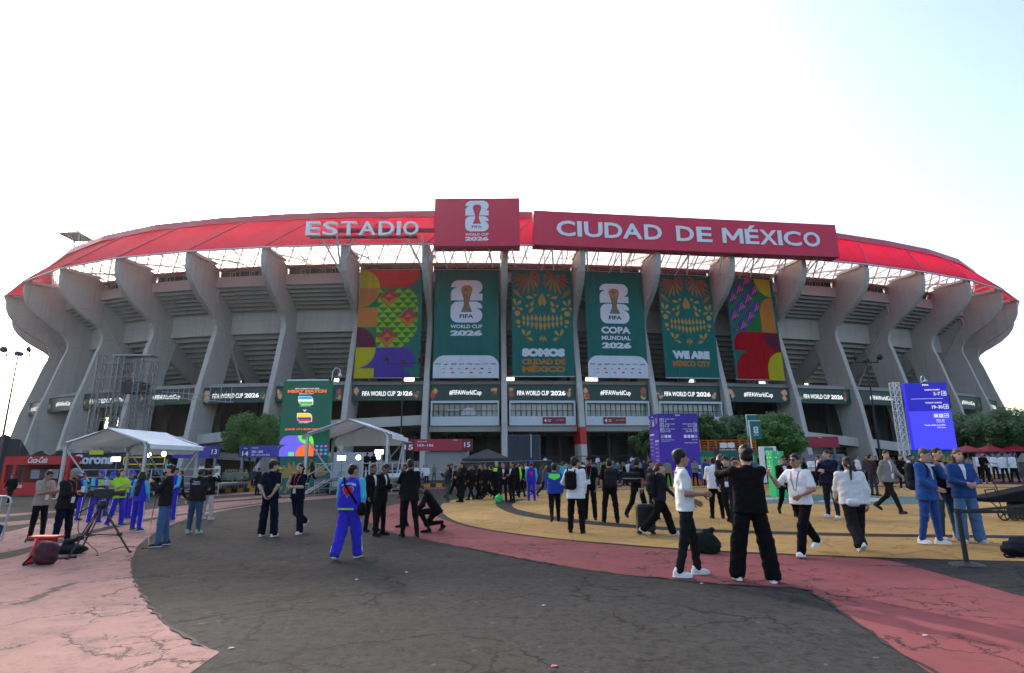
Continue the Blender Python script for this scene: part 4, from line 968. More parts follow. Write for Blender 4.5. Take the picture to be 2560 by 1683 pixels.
def lattice(x, y, z0, z1, s, n, e, name, mat, r=.03):
    for dx, dy in ((-s, -s), (s, -s), (s, s), (-s, s)):
        m = MB(); m.tube((x+dx, y+dy, z0), (x+dx, y+dy, z1), r, n=5); m.build(name+'_chord', mat, e)
    m = MB()
    for i in range(n):
        za, zb = z0+(z1-z0)*i/n, z0+(z1-z0)*(i+1)/n
        c = [(-s, -s), (s, -s), (s, s), (-s, s)]
        for k_ in range(4):
            p, q = c[k_], c[(k_+1) % 4]
            m.tube((x+p[0], y+p[1], za), (x+q[0], y+q[1], zb), r*.6, n=4); m.tube((x+p[0], y+p[1], zb), (x+q[0], y+q[1], zb), r*.6, n=4)
    o = m.build(name+'_lacing', mat, e); o['kind'] = 'stuff'
lattice(A.x-.4, e_y+.7, gz(A.x), ztop+.1, .2, 14, e, 'mast', STEEL_W, .035)
m = MB(); P0 = Vector(((A.x+B.x)/2, e_y+.4, ztop)); m.path([P0, P0+Vector((0, 0, .35)), P0+Vector((.1, 0, .5)), P0+Vector((.25, 0, .45)), P0+Vector((.28, 0, .3))], .03); m.lathe(P0+Vector((.28, 0, .12)), [(.17, 0), (.12, .06), (.03, .2)], 10); m.build('camera_arm', ALU, e)
# ---- purple direction tower (a box with printed faces)
kc = gp(1655, 1214); A = Vector((kc.x, kc.y, 0)); Bp = at(1757, 1212, kc.y+.15); w_ = Bp.x-A.x
ztop = at(1655, 1034, kc.y).z; g0 = gz(A.x)
PUR = paint((.045, .012, .30), .5, .05); PUR2 = paint((.085, .035, .42), .5, .05)
e = empty('direction_tower', (A.x+w_/2, A.y+1, g0), label='tall purple direction tower with letter B and arrows on the plaza', cat='sign')
m = MB(); Cx = (at(1626, 1120, kc.y+2.3).x, kc.y+2.3)
m.solid([(A.x, A.y, g0-.1), (A.x+w_, A.y+.15, g0-.1), (A.x+w_-.35, A.y+2.6, g0-.1), (Cx[0], Cx[1], g0-.1)], [(A.x, A.y, ztop), (A.x+w_, A.y+.15, ztop), (A.x+w_-.35, A.y+2.6, ztop), (Cx[0], Cx[1], ztop)])
m.build('tower_box', PUR, e)
fr = Frame((A.x, A.y, g0), (w_, .15, 0)); h = ztop-g0; w = w_
sheet('lower_field', [rect(0, 0, w, .735*h)], fr, paint((.055, .014, .36), .5, .05), e, d=.01)
text('lettering', 'FIFA', fr, .44*w, .965*h, .12*w, .02*h, WHITE, e)
for y, sl, sr, t1, t2 in ((.875, '4', None, 'RAMPAS RAMPS', ''), (.805, '1–3', '5–7', 'RAMPAS RAMPS', 'RAMPAS RAMP'), (.735, '1–15', '16–30', 'TÚNELES TUNNELS', 'TÚNELES TUNNELS')):
    arrow_box(fr, .04*w, y*h, .10*w, WHITE, e, 90 if sl == '4' else 180); text('lettering', sl, fr, .17*w, (y)*h, .03*w*len(sl), .028*h, WHITE, e); text('lettering', t1, fr, .17*w, (y+.038)*h, .24*w, .014*h, PRINT_W, e)
    if sr: arrow_box(fr, .86*w, y*h, .10*w, WHITE, e, 0); text('lettering', sr, fr, (.83-.03*len(sr))*w, y*h, .03*w*len(sr), .028*h, WHITE, e); text('lettering', t2, fr, .60*w, (y+.038)*h, .23*w, .014*h, PRINT_W, e)
arrow_box(fr, .05*w, .655*h, .07*w, WHITE, e, 180); arrow_box(fr, .88*w, .655*h, .07*w, WHITE, e, 0)
for x in (.14, .23, .62, .71, .80): sheet('icon', [rect(x*w, .655*h, (x+.07)*w, .655*h+.07*w)], fr, WHITE, e)
text('lettering', 'Centro para trabajadores', fr, .05*w, .62*h, .34*w, .014*h, PRINT_W, e); text('lettering', 'Tienda oficial de la FIFA', fr, .62*w, .58*h, .33*w, .014*h, PRINT_W, e)
text('lettering', 'Salón B2', fr, .82*w, .622*h, .13*w, .012*h, PRINT_W, e); text('lettering', 'Workforce Center', fr, .05*w, .602*h, .22*w, .011*h, PRINT_W, e)
sheet('white_strip', [rect(.82*w, .225*h, .99*w, .275*h)], fr, WHITE, e); text('lettering', 'MÉXICO 2026', fr, .82*w, .16*h, .15*w, .025*h, WHITE, e)
sheet('orange_arch', [[(.62*w, 0)] + arc(.80*w, 0, .19*w, 180, 0, 12, .11*h)], fr, paint((.65, .17, .02), .6), e)
sheet('green_block', [[(0, 0), (.28*w, 0), (.28*w, .12*h), (.13*w, .19*h), (0, .19*h)]], fr, paint((.16, .40, .03), .6), e)
sheet('orange_wedge', [[(.14*w, .195*h), (.26*w, .195*h), (.33*w, .05*h), (.29*w, 0), (.285*w, .12*h)]], fr, paint((.65, .17, .02), .6), e)
fs = Frame((Cx[0], Cx[1], g0), (A.x-Cx[0], A.y-Cx[1], 0)); ws = math.hypot(A.x-Cx[0], A.y-Cx[1])
sheet('lower_field', [rect(0, 0, ws, .78*h)], fs, PUR2, e, d=.01)
text('lettering', 'B', fs, .42*ws, .83*h, .2*ws, .075*h, WHITE, e); text('lettering', 'FIFA', fs, .35*ws, .96*h, .2*ws, .018*h, WHITE, e); arrow_box(fs, .04*ws, .865*h, .16*ws, WHITE, e, 90); arrow_box(fs, .78*ws, .865*h, .16*ws, WHITE, e, 90)
text('lettering', 'RAMPA', fs, .04*ws, .835*h, .2*ws, .012*h, PRINT_W, e); text('lettering', 'BASE', fs, .36*ws, .915*h, .24*ws, .014*h, PRINT_W, e)
for q in range(4): sheet('icon', [rect((.08+.12*q)*ws, .70*h, (.18+.12*q)*ws, .725*h)], fs, WHITE, e); sheet('icon', [rect((.60+.1*q)*ws, .60*h, (.68+.1*q)*ws, .625*h)], fs, WHITE, e)
for q, s_ in enumerate(('Baños', 'Primeros auxilios', 'Información', 'Accesibilidad', 'Alimentos')):
    text('lettering', s_, fs, .06*ws, (.64-.055*q)*h, .34*ws, .014*h, PRINT_W, e); text('lettering', s_, fs, .62*ws, (.56-.055*q)*h, .34*ws, .014*h, PRINT_W, e)
# ---- tunnel signs on posts and gate buildings near the stadium
def tunnel_sign(xl, xr, yt, yb, Y, col, num, txt, label, extra='', endnum=True):
    A, B = at(xl, yb, Y), at(xr, yb, Y); z1 = at((xl+xr)/2, yt, Y).z
    e, fr, w, h = board('tunnel_sign', (A.x, Y), (B.x, Y), A.z, z1, .3, paint(col, .5, .05), label, 'sign', 'tunnel number signs at the stadium foot')
    dk = paint(tuple(x*.45 for x in srgb(col)), .5)
    sheet('number_field', [rect(.03*w, 0, .20*w, h)], fr, dk, e, d=.01)
    if num: text('lettering', num, fr, .06*w, .12*h, .12*w, .42*h, PRINT_W, e, bold=.02); text('lettering', 'TÚNEL', fr, .07*w, .72*h, .09*w, .10*h, PRINT_W, e)
    if txt: text('lettering', txt, fr, .24*w, .38*h, .22*w, .2*h, PRINT_W, e); text('lettering', 'SECCIONES', fr, .24*w, .76*h, .13*w, .08*h, PRINT_W, e)
    if extra: text('lettering', extra, fr, .24*w, .12*h, .36*w, .17*h, PRINT_W, e)
    if endnum and num: sheet('number_field', [rect(.86*w, 0, w, h)], fr, dk, e, d=.01); text('lettering', num, fr, .885*w, .3*h, .085*w, .42*h, PRINT_W, e, bold=.02)
    text('lettering', 'FIFA', fr, .74*w, .86*h, .05*w, .08*h, PRINT_W, e)
    for x in (.06, .94):
        m = MB(); p = fr.p(x*w, 0, -.2); m.box((p.x-.12, p.y-.12, gz(p.x)-.3), (p.x+.12, p.y+.12, p.z)); m.build('post', ALU_D, e)
    return e
tunnel_sign(385, 546, 1115, 1146, 66, (.06, .05, .36), '13', '201–205', 'purple tunnel 13 sign seen past the left tent', endnum=True)
tunnel_sign(597, 726, 1114, 1144, 66, (.05, .04, .34), '14', '201–205', 'purple tunnel 14 sign below the left tree', 'A01–A15, B16–B22', endnum=False)
tunnel_sign(1000, 1181, 1098, 1128, 68, (.36, .025, .05), '15', '103–106', 'dark red tunnel 15 sign above a grey gate wall')
tunnel_sign(1905, 2099, 1092, 1120, 70, (.36, .02, .04), '17', '107–109', 'dark red tunnel sign ending in 109 right of the tree', endnum=False)
tunnel_sign(2432, 2535, 1090, 1116, 62, (.03, .04, .30), '18', 'B26–B46', 'dark blue tunnel 18 sign among the right trees', endnum=False)
def block(name, xl, xr, yt, Y, dep, mat, label, cat, zb=None, **kw):
    A, B = at(xl, yt, Y), at(xr, yt, Y); m = MB(); zb = gz(A.x)-.3 if zb is None else zb
    m.box((A.x, Y, zb), (B.x, Y+dep, A.z)); return m.build(name, mat, loc=((A.x+B.x)/2, Y, zb), label=label, cat=cat, bevel=kw.get('bevel', .03))
CAB = paint((.42, .44, .46), .6, .1)
o = block('gate_wall', 1062, 1162, 1130, 68.6, 5, concrete('gate_grey', .30), 'plain grey gate wall under the tunnel 15 sign', 'wall')
o = block('gate_wall', 1976, 2112, 1136, 70.6, 4, concrete('gate_grey2', .28), 'low grey wall under the red tunnel sign ending in 109', 'wall')
cab = block('site_cabin', 806, 938, 1132, 52, 3, CAB, 'pale grey site cabin behind the right tent', 'cabin')
for xl, xr in ((812, 826), (905, 930)):
    A, B = at(xl, 1140, 51.97), at(xr, 1140, 51.97); m = MB(); m.box((A.x, 51.93, gz(A.x)), (B.x, 51.97, A.z)); m.build('door', paint((.55, .57, .6), .5), cab)
A = at(817, 1150, 51.9); m = MB(); m.box((A.x, 51.86, A.z-.25), (A.x+.5, 51.9, A.z+.1)); m.build('notice', paint((.03, .08, .5), .5), cab)
# corrugated container and black fence
A, B = at(1271, 1090, 57), at(1348, 1090, 57); zc0 = at(1300, 1152, 57).z
cont = empty('container', ((A.x+B.x)/2, 57, gz(A.x)), label='dark blue grey corrugated container behind the black fence', cat='container')
CONT = paint((.045, .06, .08), .5, .2); wd = B.x-A.x; n_ = 22; m = MB()
top, bot = [], []
pr = []
for i in range(n_):
    x = A.x + wd*i/n_; s = wd/n_; pr += [(x, 57.0), (x+.3*s, 57.0), (x+.5*s, 57.07), (x+.8*s, 57.07)]
pr += [(B.x, 57.0), (B.x, 59.4), (A.x, 59.4)]
m.solid([(x, y, gz(x)) for x, y in pr], [(x, y, A.z) for x, y in pr]); m.build('shell', CONT, cont)
for x in (A.x-.02, B.x+.02):
    m = MB(); m.box((x-.09, 56.9, gz(x)), (x+.09, 57.12, A.z+.03)); m.build('corner_post', CONT, cont)
m = MB(); m.box((A.x, 56.9, A.z-.08), (B.x, 57.05, A.z+.08)); m.build('top_rail', CONT, cont)
fr = Frame((A.x+.72*wd, 56.88, zc0), (1, 0, 0)); sheet('lettering_strip', [rect(0, .3, .06, 2.6)], fr, WHITE, cont)
def fence(pts, y_t, label, mat, name='barrier_fence'):
    e = empty(name, pts[0], label=label, cat='fence')
    for a, b_ in zip(pts[:-1], pts[1:]):
        m = MB(); za, zb = a.z+y_t, b_.z+y_t
        m.solid([(a.x, a.y, a.z), (b_.x, b_.y, b_.z), (b_.x, b_.y+.08, b_.z), (a.x, a.y+.08, a.z)], [(a.x, a.y, za), (b_.x, b_.y, zb), (b_.x, b_.y+.08, zb), (a.x, a.y+.08, za)]); m.build('panel', mat, e)
        m = MB(); m.tube((a.x, a.y, za+.03), (b_.x, b_.y, zb+.03), .035, n=6); m.build('top_rail', ALU_D, e)
        m = MB(); m.tube((a.x, a.y+.04, a.z), (a.x, a.y+.04, za+.06), .05, n=6); m.build('post', ALU_D, e)
    return e
BLK = paint((.012, .014, .018), .7, .25)
fence([pl(x, 47) for x in (1157, 1214, 1297, 1379)], at(1270, 1153, 47).z-gz(0)-.05, 'black sheeted fence behind the line of men in black', BLK)
# black pop-up tent
P = pl(1216, 54); zt, ze = at(1216, 1121, 54).z, at(1216, 1146, 54).z
e = empty('gazebo', P, label='black pop-up gazebo with a pointed roof left of the container', cat='tent')
m = MB(); hw = 2.2
c = [(P.x-hw, P.y-hw+2, ze), (P.x+hw, P.y-hw+2, ze), (P.x+hw, P.y+hw+2, ze), (P.x-hw, P.y+hw+2, ze)]; t = (P.x, P.y+2, zt)
for i in range(4): m.poly([c[i], c[(i+1) % 4], t]); a, b_ = c[i], c[(i+1) % 4]; m.poly([a, b_, (b_[0], b_[1], b_[2]-.25), (a[0], a[1], a[2]-.25)])
m.build('roof', paint((.02, .028, .032), .7, .2), e)
for x, y, z in c:
    m = MB(); m.tube((x, y, gz(x)), (x, y, z), .04, n=6); m.build('leg', DARK, e)
# ---- green booth with orange rail deck
GREENP = paint((.05, .30, .045), .6, .08); GREENL = paint((.13, .42, .06), .6, .05); MAG = paint((.42, .07, .15), .6); TEALP = paint((.015, .14, .12), .6)
A, B = at(1752, 1132, 50), at(1891, 1132, 50); g0 = gz(A.x); ztop = A.z
e = empty('fan_booth', ((A.x+B.x)/2, 50, g0), label='green booth with triangle print under an orange railed deck', cat='booth')
m = MB(); m.box((A.x, 50, g0-.2), (B.x, 53, ztop-.25)); m.build('wall', GREENP, e)
m = MB(); m.box((A.x-.1, 49.9, ztop-.25), (B.x+.15, 53.1, ztop+.12)); m.build('deck', TEALP, e)
fr = Frame((A.x, 50, g0), (1, 0, 0)); w = B.x-A.x; h = ztop-.25-g0
sheet('opening', [rect(.24*w, 0, .69*w, h)], fr, paint((.012, .12, .06), .5), e, d=.01)
for q in range(3): sheet('print_line', [[(.465*w-.2*w*(1-q*.28), .1*h), (.465*w-.195*w*(1-q*.28)+.01, .1*h), (.468*w, (.92-.1*q)*h), (.463*w, (.92-.1*q)*h)]], fr, PRINT_W, e, d=.02)
for q in range(3): sheet('print_line', [[(.465*w+.2*w*(1-q*.28), .1*h), (.465*w+.195*w*(1-q*.28)-.01, .1*h), (.462*w, (.92-.1*q)*h), (.467*w, (.92-.1*q)*h)]], fr, PRINT_W, e, d=.02)
for x0 in (0, .69):
    for r_ in range(7):
        for c_ in range(4):
            s_ = .057*w; x = x0*w + c_*s_*1.0 + (s_*.5 if r_ % 2 else 0)
            if x+s_ < (x0+.24)*w+s_*.2 and x+s_ < w*.95: sheet('print_triangle', [[(x, r_*h/7), (x+s_, r_*h/7), (x+s_*.5, (r_+.85)*h/7)]], fr, GREENL, e, d=.02)
    cx = (x0+.10)*w
    for cy in (.68, .12): sheet('print_diamond', [[(cx-.09*w, cy*h), (cx, (cy-.2)*h), (cx+.09*w, cy*h), (cx, (cy+.2)*h)]], fr, MAG, e, d=.03)
ORR = paint((.55, .13, .015), .5, .1)
zr = at(1820, 1101, 50).z
for i in range(8):
    x = A.x + w*(i/7); m = MB(); m.tube((x, 50, ztop+.1), (x, 50, zr), .05, n=6); m.build('rail_post', ORR, e)
for q in range(5):
    m = MB(); z = ztop+.2+(zr-ztop-.2)*q/4; m.tube((A.x, 50, z), (B.x, 50, z), .035, n=6); m.build('rail', ORR, e)
f2 = Frame((A.x+.34*w, 49.85, ztop+.15), (1, 0, 0)); sheet('emblem_figure', [logo2(0, .25, .62)], f2, WHITE, e, d=0, th=.08); sheet('emblem_figure', [logo6(.66, .25, .62)], f2, WHITE, e, d=0, th=.08); text('lettering', 'COPA MUNDIAL', f2, -.1, .02, 1.5, .14, WHITE, e)
# white framed arch and green totem
P = pl(1909, 42); Q2 = pl(1940, 42); zt = at(1925, 1116, 42).z
e = empty('photo_arch', P, label='white framed arch with 26 emblem left of the green totem', cat='arch')
for x in (P.x, Q2.x): m = MB(); m.box((x-.1, 42, gz(x)), (x+.1, 42.5, zt)); m.build('post', WHITE, e)
m = MB(); m.box((P.x+.1, 42.02, zt-.62), (Q2.x-.1, 42.48, zt-.02)); m.build('header', WHITE, e)
f2 = Frame((P.x+.1, 42.01, zt-.58), (1, 0, 0)); ww = Q2.x-P.x-.2; sheet('emblem_field', [rect(.03, .02, ww-.03, .5)], f2, paint((.04, .33, .13), .5), e, d=.01); sheet('emblem_figure', [logo2(.06, .08, ww*.4)], f2, WHITE, e, d=.02); sheet('emblem_figure', [logo6(ww*.52, .08, ww*.4)], f2, WHITE, e, d=.02)
P = gpt(1938, 1244); zt = at(1945, 1128, P.y).z; TG = paint((.02, .42, .12), .5, .05); TG2 = paint((.03, .52, .17), .5, .05)
e = empty('info_totem', P, label='bright green three-sided totem with white arrows meeting', cat='sign')
x0, x1, x2 = at(1926, 1200, P.y+.5).x, at(1937, 1200, P.y).x, at(1966, 1200, P.y+.1).x
m = MB(); m.solid([(x0, P.y+.7, P.z-.05), (x1, P.y, P.z-.05), (x2, P.y+.12, P.z-.05)], [(x0, P.y+.7, zt), (x1, P.y, zt), (x2, P.y+.12, zt)]); m.build('body', TG2, e)
for fr, ww in ((Frame((x1, P.y, P.z), (x2-x1, .12, 0)), x2-x1), (Frame((x0, P.y+.7, P.z), (x1-x0, -.7, 0)), math.hypot(x1-x0, .7))):
    hh = zt-P.z
    for a in range(4):
        T = lambda u, v: (ww*.5 + .11*(u*math.cos(a*math.pi/2)-v*math.sin(a*math.pi/2))*1.6*min(1, ww), hh*.86 + .11*(u*math.sin(a*math.pi/2)+v*math.cos(a*math.pi/2))*1.6)
        sheet('arrow', [[T(.6, 0), T(1.1, .35), T(1.1, .1), T(1.9, .1), T(1.9, -.1), T(1.1, -.1), T(1.1, -.35)]], fr, WHITE, e)
    text('lettering', 'Punto de', fr, ww*.15, hh*.66, ww*.7, hh*.03, WHITE, e); text('lettering', 'reunión', fr, ww*.2, hh*.61, ww*.6, hh*.03, WHITE, e); text('lettering', 'Meeting', fr, ww*.2, hh*.55, ww*.5, hh*.025, WHITE, e); text('lettering', 'point', fr, ww*.25, hh*.51, ww*.4, hh*.025, WHITE, e)
# teal flags on poles
for px, yt, yb, Y, wpx, lab in ((1878, 1054, 1098, 46, 26, 'teal 26 flag on a white pole above the orange rail'), (1872, 1039, 1052, 56, 24, 'small teal flag half hidden in the tree')):
    b_ = pl(px+6, Y); zt, zb = at(px, yt, Y).z, at(px, yb, Y).z; ww = wpx/FPX*Y
    e = empty('pole_flag', b_, label=lab, cat='flag')
    m = MB(); m.tube((b_.x, Y, b_.z), (b_.x-.1, Y, zt+.1), .05, n=6); m.build('pole', WHITE, e)
    m = MB(); m.tube((b_.x-.1, Y, zt+.06), (b_.x+ww, Y, zt+.06), .03, n=6); m.build('arm', WHITE, e)
    fr = Frame((b_.x-.02, Y, zb), (1, 0, 0)); sheet('cloth', [rect(0, 0, ww, zt-zb)], fr, TEALP, e, d=0, th=.02)
    if zt-zb > 1: cup_logo(fr, ww*.28, (zt-zb)*.32, ww*.45, WHITE, TEALP, e); text('lettering', 'MUNDIAL', fr, ww*.25, (zt-zb)*.2, ww*.5, .08, WHITE, e)
# ---- lamp posts
def lamp_post(xb, yb, xt, yt, Y, spread, label, col):
    T = at(xt, yt, Y); b_ = Vector((T.x, Y, gz(T.x)))
    e = empty('lamp_post', b_, label=label, cat='lamp post', group='tall twin-headed lamp posts')
    m = MB(); m.tube(b_, T, .11, .05, 8); m.build('pole', col, e)
    m = MB(); m.tube(T-Vector((spread, 0, .15)), T+Vector((spread, 0, -.15)), .05, n=6); m.tube(T-Vector((0, .2, 0)), T+Vector((0, .3, 0)), .2, n=10); m.build('cross_arm', col, e)
    for s in (-1, 1):
        c = T+Vector((s*spread, 0, .05)); m = MB(); m.tube(c-Vector((0, 0, .3)), c+Vector((0, 0, .1)), .06, n=6); m.lathe(c+Vector((s*.1, -.25, .25)), [(.08, .2), (.22, .09), (.28, 0), (.2, -.07), (.04, -.1)], 12, (-s*.5, -.8, -.25)); m.build('floodlight', col, e)
PUP = paint((.09, .05, .09), .5)
lamp_post(5, 1090, 46, 884, 46, .95, 'leaning-looking purple twin lamp post at the left edge', PUP)
lamp_post(1000, 1085, 1009, 905, 58, 1.6, 'dark twin lamp post in front of the block figure banner', BLACK)
lamp_post(2195, 1100, 2166, 902, 55, 1.1, 'dark slim twin lamp post right of the red figure banner', BLACK)
# ---- scaffold tower on the left
SCAF = paint((.20, .205, .21), .5, .15, .4)
Y = 63; e = empty('scaffold_tower', pl(300, Y), label='tall grey scaffold tower in front of the left fins', cat='scaffold', group=None)
x0, x1 = at(240, 1000, Y).x, at(362, 1000, Y).x; z1 = at(300, 890, Y).z; g0 = gz(x0)
for q, (xx, yy) in enumerate(((x0, Y), (x0+1.0, Y+1.2), (x0+2.4, Y), (x0+3.4, Y+1.2), (x0+4.4, Y), (x1, Y+.8))): lattice(xx, yy, g0, z1-(0 if q < 4 else .6), .3, 16, e, 'mast', SCAF, .06)
for q in range(9):
    m = MB(); z = g0 + (z1-g0)*(q+.5)/9; m.tube((x0, Y, z), (x1, Y, z), .05, n=5); m.tube((x0, Y+1.2, z+.3), (x1, Y+1.2, z+.3), .05, n=5); m.tube((x0+2.4, Y, z), (x1, Y, z+.8), .04, n=5); m.build('ledger', STEEL, e)
m = MB(); m.box((x0+2.8, Y-.3, z1-4.2), (x0+5.0, Y+1.4, z1-3.0)); m.build('winch_box', DARK, e)
m = MB(); m.box((x0+1.2, Y-.2, z1), (x1+.2, Y+1.4, z1+.12)); m.build('top_platform', STEEL, e)
m = MB()
bz = z1-3.4
for q in range(14): xx = x1 + q*.62; m.tube((xx, Y+3, bz-1.0-.05*q), (xx, Y+3, bz+random.uniform(.0, 1.0)-.05*q), .03, n=4)
m.tube((x1, Y+3, bz-.3), (x1+8.4, Y+3, bz-1), .05, n=5); m.tube((x1, Y+3, bz-.9), (x1+8.4, Y+3, bz-1.6), .05, n=5); m.build('catwalk', STEEL, e)
# ---- stalls on the far left
Y = 46; CR = paint((.50, .008, .014), .45, .06)
A, B = at(2, 1200, Y), at(168, 1200, Y); g0 = gz(A.x)
e = empty('drinks_stall', ((A.x+B.x)/2, Y, g0), label='red drinks stall with white script lettering at the left edge', cat='stall')
z1, z2 = at(60, 1141, Y).z, at(60, 1162, Y).z
m = MB(); m.box((A.x, Y, z2), (B.x, Y+2.5, z1)); m.build('fascia', CR, e)
m = MB(); m.box((A.x+.2, Y+1.6, g0), (B.x-.2, Y+2.4, z2)); m.build('back_wall', paint((.16, .012, .016), .6), e)
for x in (A.x+.1, A.x+.9, B.x-.15): m = MB(); m.box((x-.12, Y+.02, g0), (x+.12, Y+.3, z2)); m.build('post', CR, e)
m = MB(); m.box((A.x+.2, Y-.05, g0), (B.x-.2, Y+.6, g0+1.0)); m.build('counter', CR, e)
fr = Frame((A.x, Y, z2), (1, 0, 0)); text('lettering', 'Coca-Cola', fr, 1.85, .12, 1.55, .48, WHITE, e, bold=.02, slant=.25)
fr = Frame((A.x, Y-.06, g0), (1, 0, 0)); text('lettering', 'Coca-Cola', fr, .7, .62, 1.1, .3, WHITE, e, bold=.02, slant=.25)
for xx in (1.7, 3.2): m = MB(); m.box((A.x+xx, Y+.7, g0+1.3), (A.x+xx+.7, Y+1.3, g0+2.0)); m.build('fridge', paint((.25, .27, .3), .4), e)
A, B = at(176, 1170, 47), at(282, 1170, 47)
e = empty('beer_bar', ((A.x+B.x)/2, 47, gz(A.x)), label='dark bar with big white blackletter lettering under the left tent', cat='stall')
z1, z2 = at(200, 1132, 47).z, at(200, 1168, 47).z
m = MB(); m.box((A.x-.3, 47.2, gz(A.x)), (B.x+3.2, 49.5, z1)); m.build('wall', paint((.012, .016, .03), .6), e)
fr = Frame((A.x, 47.15, z2), (1, 0, 0)); text('lettering', 'Corona', fr, .1, .22, 3.25, .78, paint((.6, .66, .74), .5), e, th=.12, bold=.03)
m = MB(); m.box((A.x+1.35, 47.0, z1-.15), (A.x+2.45, 47.1, z1+.32)); m.build('yellow_board', paint((.55, .55, .02), .5), e)
m = MB(); yy = at(350, 1150, 46.9)
for a_, b_ in (((4.3, .2), (7.6, .2)), ((7.6, .2), (7.6, .75)), ((7.6, .75), (4.3, .75)), ((4.3, .75), (4.3, .2))): m.tube((A.x+a_[0], 46.9, z2+a_[1]), (A.x+b_[0], 46.9, z2+b_[1]), .018, n=5)
m.build('neon_outline', emit((.7, .6, .05)), e)
for q in range(3): m = MB(); m.box((A.x+4.6+q*1.1, 47.0, z2-.9), (A.x+5.2+q*1.1, 47.12, z2-.1)); m.build('poster', paint([(.03, .08, .25), (.4, .28, .03), (.05, .15, .3)][q], .5), e)
# dark tarpaulin fence behind
m = MB(); xs = np.linspace(at(-60, 1150, 56).x, at(170, 1150, 56).x, 24)
prev = None
for i, x in enumerate(xs):
    z = gz(x) + 3.6 + (1.6 if i < 9 else max(0, 1.6-(i-9)*.4)) + .25*math.sin(i*1.3); y = 56 + .15*math.sin(i*2.1)
    if prev: m.solid([(prev[0], prev[1], gz(x)-.5), (x, y, gz(x)-.5), (x, y+.06, gz(x)-.5), (prev[0], prev[1]+.06, gz(x)-.5)], [prev, (x, y, z), (x, y+.06, z), (prev[0], prev[1]+.06, prev[2])])
    prev = (x, y, z)
m.build('tarpaulin_screen', paint((.018, .022, .024), .75, .3), loc=(xs[0], 56, gz(xs[0])), label='black tarpaulin screen behind the red stall at the left edge', cat='screen fence')
# red parasols and white stands on the far right
for px, lab in ((2422, 'leftmost red parasol at the right edge'), (2478, 'middle red parasol at the right edge'), (2542, 'rightmost red parasol at the right edge')):
    P = pl(px, 50); e = empty('parasol', P, label=lab+' of the plaza', cat='parasol', group='red parasols at the right')
    m = MB(); m.tube(P, P+Vector((0, 0, 2.6)), .04, n=6); m.build('pole', ALU_D, e)
    m = MB(); m.lathe(P+Vector((0, 0, 1.85)), [(1.35, 0), (1.3, .08), (.7, .35), (.05, .6)], 8); m.build('canopy', paint((.24, .008, .012), .6), e)
o = block('serving_counter', 2488, 2530, 1167, 43, 1, paint((.55, .58, .62), .6), 'white serving counter by the red parasols', 'counter'); o = block('white_kiosk', 2473, 2503, 1142, 52, 2, paint((.5, .53, .57), .6), 'small pale kiosk under the middle red parasol', 'kiosk')
# striped kerbs
def kerb(xa, xb, Y, label, ya=None):
    A, B = pl(xa, Y), pl(xb, ya or Y); n_ = max(4, int((B-A).length/.45)); e = empty('striped_kerb', A, label=label, cat='kerb')
    for i in range(n_):
        p, q = A.lerp(B, i/n_), A.lerp(B, (i+1)/n_); m = MB(); m.solid([(p.x, p.y, p.z), (q.x, q.y, q.z), (q.x, q.y+.4, q.z), (p.x, p.y+.4, p.z)], [(p.x, p.y+.03, p.z+.28), (q.x, q.y+.03, q.z+.28), (q.x, q.y+.37, q.z+.28), (p.x, p.y+.37, p.z+.28)])
        m.build('kerb_block', [P_LINE, BLACK][i % 2], e)
kerb(1062, 1150, 46, 'yellow and black kerb left of the black fence'); kerb(2020, 2120, 48, 'yellow and black kerb behind the man in navy'); kerb(2440, 2540, 42, 'yellow and black kerb at the right by the parasols'); kerb(540, 690, 44, 'yellow and black kerb behind the security guards')
# traffic cone
P = gpt(623, 1222); e = empty('traffic_cone', P, label='small orange traffic cone by the guards on the left', cat='cone')
m = MB(); m.box((P.x-.2, P.y-.2, P.z), (P.x+.2, P.y+.2, P.z+.04)); m.build('base', DARK, e); m = MB(); m.lathe(P+Vector((0, 0, .04)), [(.16, 0), (.03, .66)], 12); m.build('cone', paint((.7, .10, .02), .5), e)
# ---- steps, railings and rails in the undercroft of the middle bays
e = empty('stair_landing', (22, 78, 0), label='grey stepped landing with black railings below the glazed balconies', cat='steps')
for q in range(5): m = MB(); m.box((3, 74+q*.5, -.2), (36, 90, .3+.28*q-.0)); m.build('step', CONC_D, e)
m = MB()
for q in range(70): x = 3.4+q*.46; m.tube((x, 76.4, 1.4), (x, 76.4, 2.6), .025, n=4)
m.tube((3, 76.4, 2.6), (36, 76.4, 2.6), .05, n=5); m.tube((3, 76.4, 1.5), (36, 76.4, 1.5), .04, n=5); o = m.build('railing', BLACK, e); o['kind'] = 'stuff'
# ---- trees
def leaf_mat(name, a, b_):
    m, nt, b = newmat(name); info = nt.nodes.new('ShaderNodeNewGeometry'); v = coords(nt); n = noise(nt, v, .8, 3)
    r = nt.nodes.new('ShaderNodeMix'); r.data_type = 'RGBA'; nt.links.new(info.outputs['Random Per Island'], r.inputs[0]); r.inputs[6].default_value = (*a, 1); r.inputs[7].default_value = (*b_, 1)
    c = mix(nt, r.outputs[2], tuple(x*.6 for x in a), ramp(nt, n, [(.4, 0), (.7, .6)])); nt.links.new(c, b.inputs['Base Color']); b.inputs['Roughness'].default_value = .55
    try: b.inputs['Transmission Weight'].default_value = 0
    except Exception: pass
    return m
LEAF = leaf_mat('leaf', (.03, .105, .008), (.085, .22, .018)); LEAF2 = leaf_mat('leaf_dark', (.022, .066, .010), (.055, .135, .018)); BARK = concrete('bark', .07, (1, .8, .6))
